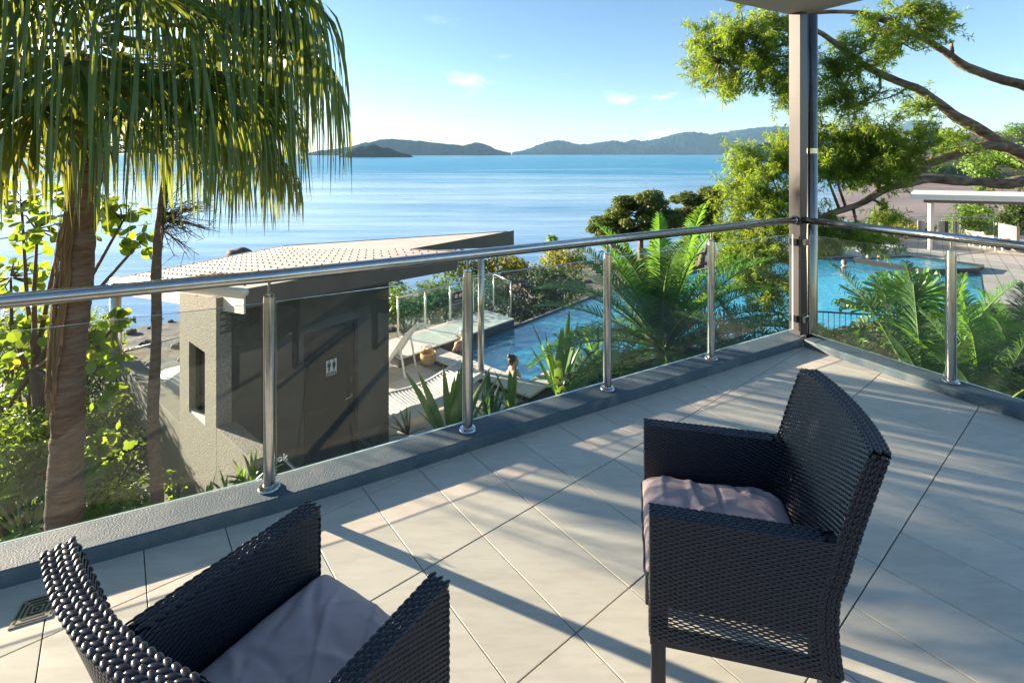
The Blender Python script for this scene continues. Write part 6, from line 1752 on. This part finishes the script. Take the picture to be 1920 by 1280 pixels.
# ================================================================== FAR BANK
r_ = np.random.default_rng(55); Vf = []
for k in range(150):
    X = r_.uniform(112, 400); Y = r_.uniform(178, 430)
    if X / Y < 0.62: continue
    z = gz(X, Y); hgt = r_.uniform(3.0, 6.5)
    bl = [(np.array((X, Y, z + hgt * 0.6)) + r_.normal(0, 1.0, 3), np.array((hgt * 0.42, hgt * 0.42, hgt * 0.30)) * r_.uniform(0.7, 1.2)) for j in range(4)]
    Vf.append(leaf_cloud(bl, 260, 0.9, seed=1000 + k, flat=0.7))
V, F = merge(Vf); w = mobj('far_woodland', mesh_np('far_woodland', V, F), MT['far_leaf']); tag(w, 'grey-green woodland covering the far bank across the mudflat', 'woodland', kind='stuff')
fl = [('tall rounded tree on the far bank crest at the right', 1875, 268, 230, 7, 5), ('broad tree at the far right edge of the bank crest', 1915, 250, 225, 6, 5), ('dark tree beside the grey-roofed house', 1770, 262, 235, 5, 4), ('dark tree low on the far bank', 1800, 290, 205, 6, 4),
      ('pale mangrove at the foot of the far bank', 1850, 305, 190, 6, 3), ('mangrove at the mudflat edge behind the limb', 1760, 318, 185, 6, 2.6), ('mangrove behind the tree limbs on the left of the bank', 1690, 305, 192, 6, 3)]
for i, (lab, u, v, Y, rx, rz) in enumerate(fl):
    c = P(u, v, Y); leafy('bank_tree', lab, 'tree', c, (rx, rx * .8, rz), 16, rx * 0.36, 1700, 0.85, MT['far_leaf'] if i % 2 == 0 else MT['far_leaf2'], 400 + i, 'trees on the far bank', trunk=(c[0], c[1], min(gz(c[0], c[1]), c[2] - rz)), stem_mat='bark')
for i, (lab, u, v, w_, h_) in enumerate([('blue-grey house with a wide roof on the far bank', 1730, 258, 9, 4.5), ('low blue-grey house half hidden on the far bank', 1690, 282, 8, 3)]):
    c = P(u, v, 240); t = thing('house', lab, 'house', (c[0], c[1], c[2] - h_), 0, 'houses on the far bank')
    MB().box((c[0], c[1], c[2] - h_ / 2), (w_, 7, h_)).build('wall', MT['house_wall'], t)
    rf = MB(); x0, x1, y0, y1, zr = c[0] - w_ / 2 - .5, c[0] + w_ / 2 + .5, c[1] - 4, c[1] + 4, c[2]
    rf.add([(x0, y0, zr), (x1, y0, zr), (x1, y1, zr), (x0, y1, zr), (x0 + 1.5, c[1], zr + 2), (x1 - 1.5, c[1], zr + 2)], [(0, 1, 5, 4), (1, 2, 5), (2, 3, 4, 5), (3, 0, 4), (3, 2, 1, 0)])
    rf.build('roof', MT['house_roof'], t)
    for k in range(3): MB().box((c[0] - w_ / 2 + w_ * (k + .5) / 3, c[1] - 3.53, c[2] - h_ * .5), (w_ / 5, 0.06, h_ * .45)).build('window', MT['window_dark'], t)
# shore rocks
r_ = np.random.default_rng(9); rk = MB()
for k in range(420):
    x = r_.uniform(-40, 26); y = float(shore_y(x)) + r_.normal(4, 6)
    s = r_.uniform(0.1, 0.42); z = gz(x, y)
    if z < SEA_Z - .2: continue
    rk.ball((x, y, z + s * .2), (s * r_.uniform(.8, 1.6), s, s * .6), 6, 4)
tag(rk.build('shore_rocks', MT['rock']), 'scattered dark rocks along the shoreline', 'rocks', kind='stuff')
q = PZ(448, 478, SEA_Z); q2 = MB().ball((0, 0, 0), (1.3, 0.8, 0.75), 12, 8); q2.V = [tuple(np.array(v) * (1 + .15 * math.sin(v[0] * 5 + v[2] * 9)) + q) for v in q2.V]
tag(q2.build('sea_rock', MT['rock'], smooth=True), 'dark rock standing in the shallows behind the hut roof', 'rock')

# ================================================================== SWIMMERS
def person(label, loc, rz, pose, hair_mat, extra=None, group='swimmers'):
    """upper body standing in the water: lofted trunk, neck, head with nose and ears, arms with hands, merged into one skin"""
    t = thing('person', label, 'person', loc, rz, group)
    b = MB()
    b.tube([(0, 0, -0.62), (0, 0, -0.40), (0, 0.0, -0.20), (0, 0, 0.0), (0, 0, 0.10), (0, 0, 0.15)], [0.15, 0.145, 0.135, 0.15, 0.135, 0.075], 16)
    for s in (-1, 1):
        b.ball((s * 0.145, 0, 0.09), (0.075, 0.075, 0.07), 12, 8)
        b.tube([(s * 0.08, 0, 0.10), (s * 0.16, 0.0, 0.09)], [0.075, 0.07], 10)
        b.tube([(s * 0.08, 0, -0.60), (s * 0.09, 0.01, -0.95)], [0.085, 0.06], 10)
        sh, el, wr = pose[0 if s < 0 else 1]
        b.tube([sh, ((np.array(sh) + np.array(el)) / 2), el], [0.052, 0.048, 0.040], 10); b.tube([el, (np.array(el) + np.array(wr)) / 2, wr], [0.042, 0.038, 0.027], 10)
        d = nrm(np.array(wr) - np.array(el)); sd = nrm(np.cross(d, (0, 0, 1.0)))
        pc = np.array(wr) + d * 0.045; b.tube([wr, pc], [0.027, 0.036], 8)
        for f in range(4):
            o_ = sd * (f - 1.5) * 0.017; L_ = (0.065, 0.075, 0.07, 0.055)[f]
            b.tube([pc + o_, pc + o_ + d * L_ * 0.55, pc + o_ + nrm(d + np.array((0, 0, -.35))) * L_], [0.0095, 0.009, 0.0075], 6)
        b.tube([np.array(wr) + d * 0.02 + sd * 0.02, np.array(wr) + d * 0.06 + sd * 0.055], [0.011, 0.009], 6)
    b.tube([(0, 0, 0.12), (0, 0.008, 0.20)], [0.062, 0.056], 12)
    b.ball((0, 0.015, 0.305), (0.076, 0.095, 0.112), 16, 12); b.ball((0, 0.045, 0.255), (0.058, 0.062, 0.055), 12, 8)
    b.tube([(0, 0.10, 0.315), (0, 0.122, 0.288)], [0.010, 0.016], 6)
    for s in (-1, 1): b.ball((s * 0.078, 0.005, 0.30), (0.010, 0.022, 0.032), 8, 6)
    o = b.build('body', MT['skin'], t, smooth=True, world_space=False)
    rm = o.modifiers.new('skin_union', 'REMESH'); rm.mode = 'VOXEL'; rm.voxel_size = 0.009; rm.use_smooth_shade = True
    sm_ = o.modifiers.new('soften', 'SMOOTH'); sm_.factor = 0.5; sm_.iterations = 3
    for s in (-1, 1):
        MB().ball((s * 0.031, 0.104, 0.318), (0.013, 0.006, 0.007), 8, 6).build('eye', MT['white'], t, world_space=False)
        MB().ball((s * 0.031, 0.109, 0.318), (0.006, 0.004, 0.006), 8, 6).build('iris', MT['hair'], t, world_space=False)
    MB().ball((0, 0.106, 0.247), (0.022, 0.006, 0.006), 8, 6).build('mouth', MT['red'], t, world_space=False)
    return t
q = PZ(961, 716, WATER_Z)
q = np.array((0.02, 9.75, WATER_Z + 0.06))
p_a = person('person with brown hair in a bun resting at the pool edge, facing right', q, R(-80), [((-0.16, 0, 0.09), (-0.25, -0.10, -0.10), (-0.22, 0.06, -0.26)), ((0.16, 0, 0.09), (0.27, 0.02, -0.12), (0.20, 0.18, -0.20))], MT['hair'])
hb = MB().ball((0, -0.012, 0.325), (0.084, 0.096, 0.110), 16, 12); hb.ball((0, -0.075, 0.405), (0.042, 0.042, 0.045), 10, 8)
hb.V = [v if not (v[1] > 0.055 and v[2] < 0.40) else (v[0] * 0.8, 0.045, v[2]) for v in hb.V]
hb.build('hair', MT['hair'], p_a, smooth=True, world_space=False)
MB().tube([(-0.10, -0.06, 0.12), (0, -0.125, 0.0), (0.10, -0.06, 0.12)], 0.012, 6).build('swimsuit_strap', MT['swim'], p_a, world_space=False)
MB().lathe([(0.157, -0.14), (0.160, -0.05), (0.162, 0.0)], (0, 0, 0), 18).build('swimsuit', MT['swim'], p_a, world_space=False)
q = np.array((-1.05, 10.85, WATER_Z + 0.22))
p_b = person('person in a blue and white cap standing in the plunge pool by the platform', q, R(40), [((-0.16, 0, 0.09), (-0.24, 0.08, -0.14), (-0.06, 0.24, -0.02)), ((0.16, 0, 0.09), (0.24, 0.12, -0.10), (0.06, 0.26, 0.10))], MT['grey_hair'])
MB().ball((0, -0.014, 0.31), (0.083, 0.094, 0.098), 16, 12).build('hair', MT['grey_hair'], p_b, smooth=True, world_space=False)
cp = MB().ball((0, 0.005, 0.352), (0.090, 0.106, 0.080), 16, 12); cp.V = [(v[0], v[1], max(v[2], 0.335)) for v in cp.V]
cp.box((0, 0.135, 0.342), (0.12, 0.09, 0.010)); cp.build('cap', MT['cap_blue'], p_b, smooth=True, world_space=False)
for i, (u, v, Y, rz, lab) in enumerate([(1583, 494, 19.4, 30, 'distant swimmer alone in the lagoon just right of the corner column'), (1628, 486, 20.3, -40, 'distant swimmer by the mosaic wall, left of two'), (1650, 484, 20.4, 10, 'distant swimmer by the mosaic wall, right of two')]):
    q = P(u, v, Y); q[2] = WATER_Z - 0.12
    pz = person(lab, q, R(rz), [((-0.16, 0, 0.09), (-0.28, 0.06, -0.12), (-0.30, 0.24, -0.16)), ((0.16, 0, 0.09), (0.28, 0.08, -0.12), (0.28, 0.26, -0.16))], MT['hair'])
    MB().ball((0, -0.012, 0.328), (0.084, 0.092, 0.102), 14, 10).build('hair', MT['hair'] if i != 1 else MT['grey_hair'], pz, smooth=True, world_space=False)
# ================================================================== WICKER CHAIRS
CW, CD, ARM_Z, BACK_Z, LOW_Z, PT = 0.495, 0.235, 0.64, 0.875, 0.31, 0.046
def lean(z):
    t = np.clip((np.asarray(z, float) - 0.50) / 0.375, 0, 1)
    return 0.102 * t ** 1.2 - 0.012 * np.sin(np.clip((np.asarray(z, float) - LOW_Z) / 0.25, 0, 1) * math.pi)
BD = 0.178
def back_y(s, z): return -BD - 0.030 * (1 - np.asarray(s, float) ** 2) - lean(z)
def weave(S, nrow, ncol, amp, fill=0.92, open_rows=(), hgt=0.0011, per=4):
    """rows of flat strands going over and under the stakes; S(u, v) -> points; fill: strand width / pitch"""
    n = ncol * per + 1
    u = np.repeat(np.linspace(0, 1, n)[None, :, None], nrow, 0); u = np.repeat(u, 4, 2)
    fills = np.array([0.72 if j in open_rows else fill for j in range(nrow)])[:, None, None]
    dv = np.array([-0.5, -0.2, 0.2, 0.5])[None, None, :] * fills / nrow
    v = ((np.arange(nrow) + 0.5) / nrow)[:, None, None] + dv; v = np.repeat(v, n, 1)
    e = 1e-3
    p = S(u, v); du = S(np.clip(u + e, 0, 1), v) - S(np.clip(u - e, 0, 1), v); dv_ = S(u, np.clip(v + e, 0, 1)) - S(u, np.clip(v - e, 0, 1))
    N_ = nrm(np.cross(du, dv_))
    wave = np.tanh(1.6 * np.cos(math.pi * (ncol * u + np.arange(nrow)[:, None, None]))) / 0.92
    h = amp * wave + hgt * np.array([0, 1, 1, 0])[None, None, :]
    p = p + N_ * h[..., None]
    V = p.reshape(-1, 3)
    i = (np.arange(nrow)[:, None, None] * n + np.arange(n - 1)[None, :, None]) * 4 + np.arange(3)[None, None, :]
    F = np.stack([i, i + 4, i + 5, i + 1], -1).reshape(-1, 4)
    return V, F
def beads(path, wdir_, ndir, width, cols, pitch, lift=0.005):
    """plaited rim: staggered rows of small humps along a path"""
    path = np.asarray(path, float); seg = np.linalg.norm(np.diff(path, axis=0), axis=1); cum = np.concatenate([[0], np.cumsum(seg)])
    m = int(cum[-1] / pitch); mb = MB()
    for k in range(m):
        for c in range(cols):
            s = (k + 0.5 + (0.5 if c % 2 else 0) - 0.25) * pitch
            if s > cum[-1]: continue
            i = min(np.searchsorted(cum, s, 'right') - 1, len(seg) - 1); f = (s - cum[i]) / seg[i]
            q = path[i] + (path[i + 1] - path[i]) * f; t = nrm(path[i + 1] - path[i])
            w = wdir_[i] if np.ndim(wdir_) == 2 else np.asarray(wdir_); nn_ = ndir[i] if np.ndim(ndir) == 2 else np.asarray(ndir)
            q = q + w * ((c + 0.5) / cols - 0.5) * width - nn_ * 0.0016
            M_ = Matrix((Vector(nrm(t + w * 0.25 * (1 if c % 2 else -1))), Vector(w), Vector(nn_))).transposed()
            mb.ball(q, (pitch * 0.66, width / cols * 0.60, lift), 10, 6, M=M_)
    return np.array(mb.V), mb.F
def build_chair(label, loc, rz, group):
    t = thing('wicker_armchair', label, 'armchair', loc, rz, group)
    ob = lambda nm, me, mat, par=t: mobj(nm, me, mat, par, world_space=False)
    wk = MT['wicker']
    # arms
    for s in (-1, 1):
        parts = []
        for side in (1, -1):                     # outer and inner skins
            xo = s * (CW / 2 - (0 if side > 0 else PT))
            lo = LOW_Z if side > 0 else 0.40
            def S(u, v, xo=xo, lo=lo):
                z = lo + (ARM_Z - lo) * v; yr = back_y(1.0, z) - 0.010; y = CD + (yr - CD) * u
                return np.stack([np.full_like(u, xo), y, z], -1)
            nr = int((ARM_Z - lo) / 0.0060)
            V, F = weave(S, nr, 32, 0.0012, 1.0, open_rows=range(5, 11) if side > 0 else ())
            if (s > 0) != (side > 0): F = F[:, ::-1]
            # lift bumps outwards whichever way the normal came out
            parts.append((V, F))
        V, F = merge(parts)
        a = ob('armrest', mesh_np('armrest', V, F, True), wk)
        light_block = MB()  # added dark panel inside the arm, stops sun leaking through the weave
        zs_ = np.linspace(0.395, ARM_Z - 0.004, 8); vs_ = []
        for z in zs_:
            for x in (s * (CW / 2 - 0.009), s * (CW / 2 - PT + 0.009)): vs_ += [(x, CD - 0.004, z), (x, float(back_y(1.0, z)) - 0.016, z)]
        fs_ = []
        for k in range(7):
            b0 = 4 * k; fs_ += [(b0, b0 + 1, b0 + 5, b0 + 4), (b0 + 2, b0 + 6, b0 + 7, b0 + 3), (b0, b0 + 4, b0 + 6, b0 + 2), (b0 + 1, b0 + 3, b0 + 7, b0 + 5)]
        fs_ += [(0, 2, 3, 1), (28, 29, 31, 30)]
        ob('core', light_block.add(vs_, fs_).mesh('core'), MT['wicker_core'], a)
        xm = s * (CW / 2 - PT / 2)
        for yy in (CD - 0.022, -BD - 0.002):
            ob('core', MB().box((xm, yy, (LOW_Z + 0.395) / 2), (PT - 0.018, 0.05, 0.395 - LOW_Z)).mesh('core'), MT['wicker_core'], a)
        pth = [(xm, CD, z) for z in np.linspace(LOW_Z + 0.004, ARM_Z - 0.014, 12)]
        V1, F1 = beads(pth, (1, 0, 0), (0, 1, 0), PT + 0.004, 5, 0.018, 0.0036)
        pth = [(xm, y, ARM_Z) for y in np.linspace(CD - 0.004, float(back_y(1, ARM_Z)) + 0.02, 12)]
        V2, F2 = beads(pth, (1, 0, 0), (0, 0, 1), PT + 0.004, 5, 0.019, 0.0042)
        mb = MB(); mb.add(V1, F1); mb.add(V2, F2)
        ob('rim', mb.mesh('rim', True), wk, a)
        ob('bottom_rail', MB().box((xm, (CD - BD - 0.04) / 2, LOW_Z - 0.006), (PT, CD + BD + 0.04, 0.014)).mesh('bottom_rail'), wk, a)
    # back
    parts = []
    for side in (1, -1):
        off = 0.0 if side > 0 else -PT
        lo = 0.40 if side > 0 else LOW_Z
        def S(u, v, off=off, lo=lo, side=side):
            s_ = 2 * u - 1; z = lo + (BACK_Z - lo) * v
            return np.stack([s_ * CW / 2, back_y(s_, z) + off, z], -1)
        nr = int((BACK_Z - lo) / 0.0060)
        V, F = weave(S, nr, 34, 0.0012, 1.0)
        parts.append((V, F))
    V, F = merge(parts)
    bk_ = ob('backrest', mesh_np('backrest', V, F, True), wk)
    ss = np.linspace(-0.985, 0.985, 15); zs_ = np.linspace(LOW_Z + 0.01, BACK_Z - 0.006, 14); vs_, fs_ = [], []
    for z in zs_:
        for s_ in ss: vs_ += [(s_ * CW / 2, float(back_y(s_, z)) - 0.009, z), (s_ * CW / 2, float(back_y(s_, z)) - PT + 0.009, z)]
    nS = len(ss)
    for i in range(len(zs_) - 1):
        for k in range(nS - 1):
            a = (i * nS + k) * 2; b0 = a + 2; c_ = a + nS * 2; d_ = c_ + 2
            fs_ += [(a, b0, d_, c_), (a + 1, c_ + 1, d_ + 1, b0 + 1)]
    for i in range(len(zs_) - 1):
        for k in (0, nS - 1):
            a = (i * nS + k) * 2; c_ = a + nS * 2; fs_.append((a, c_, c_ + 1, a + 1))
    ob('core', MB().add(vs_, fs_).mesh('core'), MT['wicker_core'], bk_)  # added dark sheet between the two skins, blocks light through the back
    ss = np.linspace(-0.97, 0.97, 22); pth = [(s_ * CW / 2, float(back_y(s_, BACK_Z)) - PT / 2, BACK_Z) for s_ in ss]
    mb = MB(); V1, F1 = beads(pth, (0, 1, 0), (0, 0, 1), PT + 0.004, 5, 0.0185, 0.0030); mb.add(V1, F1)
    for s in (-1, 1):
        zz = np.linspace(LOW_Z, BACK_Z - 0.008, 20); pth = [(s * CW / 2, float(back_y(1, z)) - PT / 2, z) for z in zz]
        V1, F1 = beads(pth, (0, 1, 0), (s, 0, 0), PT + 0.004, 5, 0.019, 0.0042); mb.add(V1, F1)
    ob('rim', mb.mesh('rim', True), wk, bk_)
    # seat deck, apron, legs
    ob('seat', MB().box((0, (CD - BD - 0.03) / 2, 0.385), (CW - 2 * PT, CD + BD + 0.03, 0.03)).mesh('seat'), MT['wicker_core'])
    def S(u, v): return np.stack([-(CW / 2 - PT) + (CW - 2 * PT) * (1 - u), np.full_like(u, CD - 0.004), LOW_Z + (0.40 - LOW_Z) * v], -1)
    V, F = weave(S, 13, 20, 0.0013, 1.0); ob('apron', mesh_np('apron', V, F, True), wk)
    for sx_ in (-1, 1):
        for yy in (CD - 0.022, -BD - 0.018):
            l_ = ob('leg', MB().box((sx_ * (CW / 2 - 0.024), yy, LOW_Z / 2 - 0.004), (0.038, 0.038, LOW_Z - 0.012)).mesh('leg'), wk)
            bv = l_.modifiers.new('bevel', 'BEVEL'); bv.width = 0.004; bv.segments = 2
    # cushion with sat-in creases
    w2, d0, d1 = CW / 2 - PT - 0.004, -BD - 0.03, CD + 0.012
    nx, ny = 72, 76; xs_ = np.linspace(-1, 1, nx); ys_ = np.linspace(-1, 1, ny); X, Y = np.meshgrid(xs_, ys_)
    prof = (1 - np.abs(X) ** 7) ** 0.5 * (1 - np.abs(Y) ** 7) ** 0.5
    def crease(px_, py_, ang, w, ln, seed):
        c, s_ = math.cos(ang), math.sin(ang); a = (X - px_) * c + (Y - py_) * s_; b0 = -(X - px_) * s_ + (Y - py_) * c + 0.10 * np.sin(a * 3 + seed)
        return np.exp(-(b0 / w) ** 2) * np.exp(-(a / ln) ** 4)
    wr = 0.0
    r_ = random.Random(4)
    for k in range(26):
        wr = wr + r_.choice((-1, 1)) * r_.uniform(0.004, 0.0095) * crease(r_.uniform(-.9, .9), r_.uniform(-.9, .8), r_.uniform(0, 3.1), r_.uniform(0.025, 0.07), r_.uniform(0.25, 0.7), k)
    wr = wr - 0.010 * np.exp(-((X / 0.55) ** 2 + ((Y + .15) / 0.5) ** 2)) + 0.004 * (vnoise(X, Y, 3.0, 2) - .5) + 0.002 * (vnoise(X, Y, 9.0, 3) - .5)
    sx_ = 1 - 0.0; zt = 0.440 + 0.060 * prof + wr * prof; zb = 0.440 - 0.034 * prof
    edge = 0.985 + 0.015 * vnoise(X, Y, 5.0, 8)
    Xc = X * w2 * edge; Yc = (d0 + d1) / 2 + Y * (d1 - d0) / 2 * edge
    V = np.concatenate([np.stack([Xc, Yc, zt], -1).reshape(-1, 3), np.stack([Xc, Yc, zb], -1).reshape(-1, 3)])
    i = (np.arange(ny - 1)[:, None] * nx + np.arange(nx - 1)[None, :]); Ft = np.stack([i, i + 1, i + nx + 1, i + nx], -1).reshape(-1, 4); Fb = Ft[:, ::-1] + nx * ny
    rimi = np.concatenate([np.arange(nx), np.arange(1, ny) * nx + nx - 1, (ny - 1) * nx + np.arange(nx - 2, -1, -1), np.arange(ny - 2, 0, -1) * nx])
    r2 = np.roll(rimi, -1); Fr = np.stack([rimi, rimi + nx * ny, r2 + nx * ny, r2], -1)
    cu_ = ob('cushion', mesh_np('cushion', V, np.concatenate([Ft, Fb, Fr]), True), MT['cushion'])
    ring = [tuple(V[j] * np.array((1.004, 1.004, 1)) + np.array((0, 0, 0.001))) for j in rimi[::3]]; ring.append(ring[0])
    ob('piping', MB().tube(ring, 0.0042, 6, caps=False).mesh('piping', True), MT['piping'], cu_)
    return t
ch1 = build_chair('dark wicker armchair at the right, facing left across the balcony', (0.652, 1.515, 0), R(77.0), 'wicker armchairs on the balcony')
ch2 = copy_tree(ch1)
ch2.location = (-0.476, 1.055, 0); ch2.rotation_euler = (0, 0, R(-32.0))
ch2['label'] = 'dark wicker armchair at the lower left, seen from behind its back'

# ================================================================== HAZE
hz = MB().box((0, 4500, 130), (16200, 9400, 300))
m, N, L, b = new_mat('sea_haze'); N.remove(b)
pvn = N.new('ShaderNodeVolumePrincipled'); setc(pvn.inputs['Color'], (0.38, 0.68, 1.0)); pvn.inputs['Density'].default_value = 0.00007; pvn.inputs['Anisotropy'].default_value = 0.0
L.new(pvn.outputs['Volume'], N['Material Output'].inputs['Volume'])
tag(hz.build('haze', m), kind='stuff')
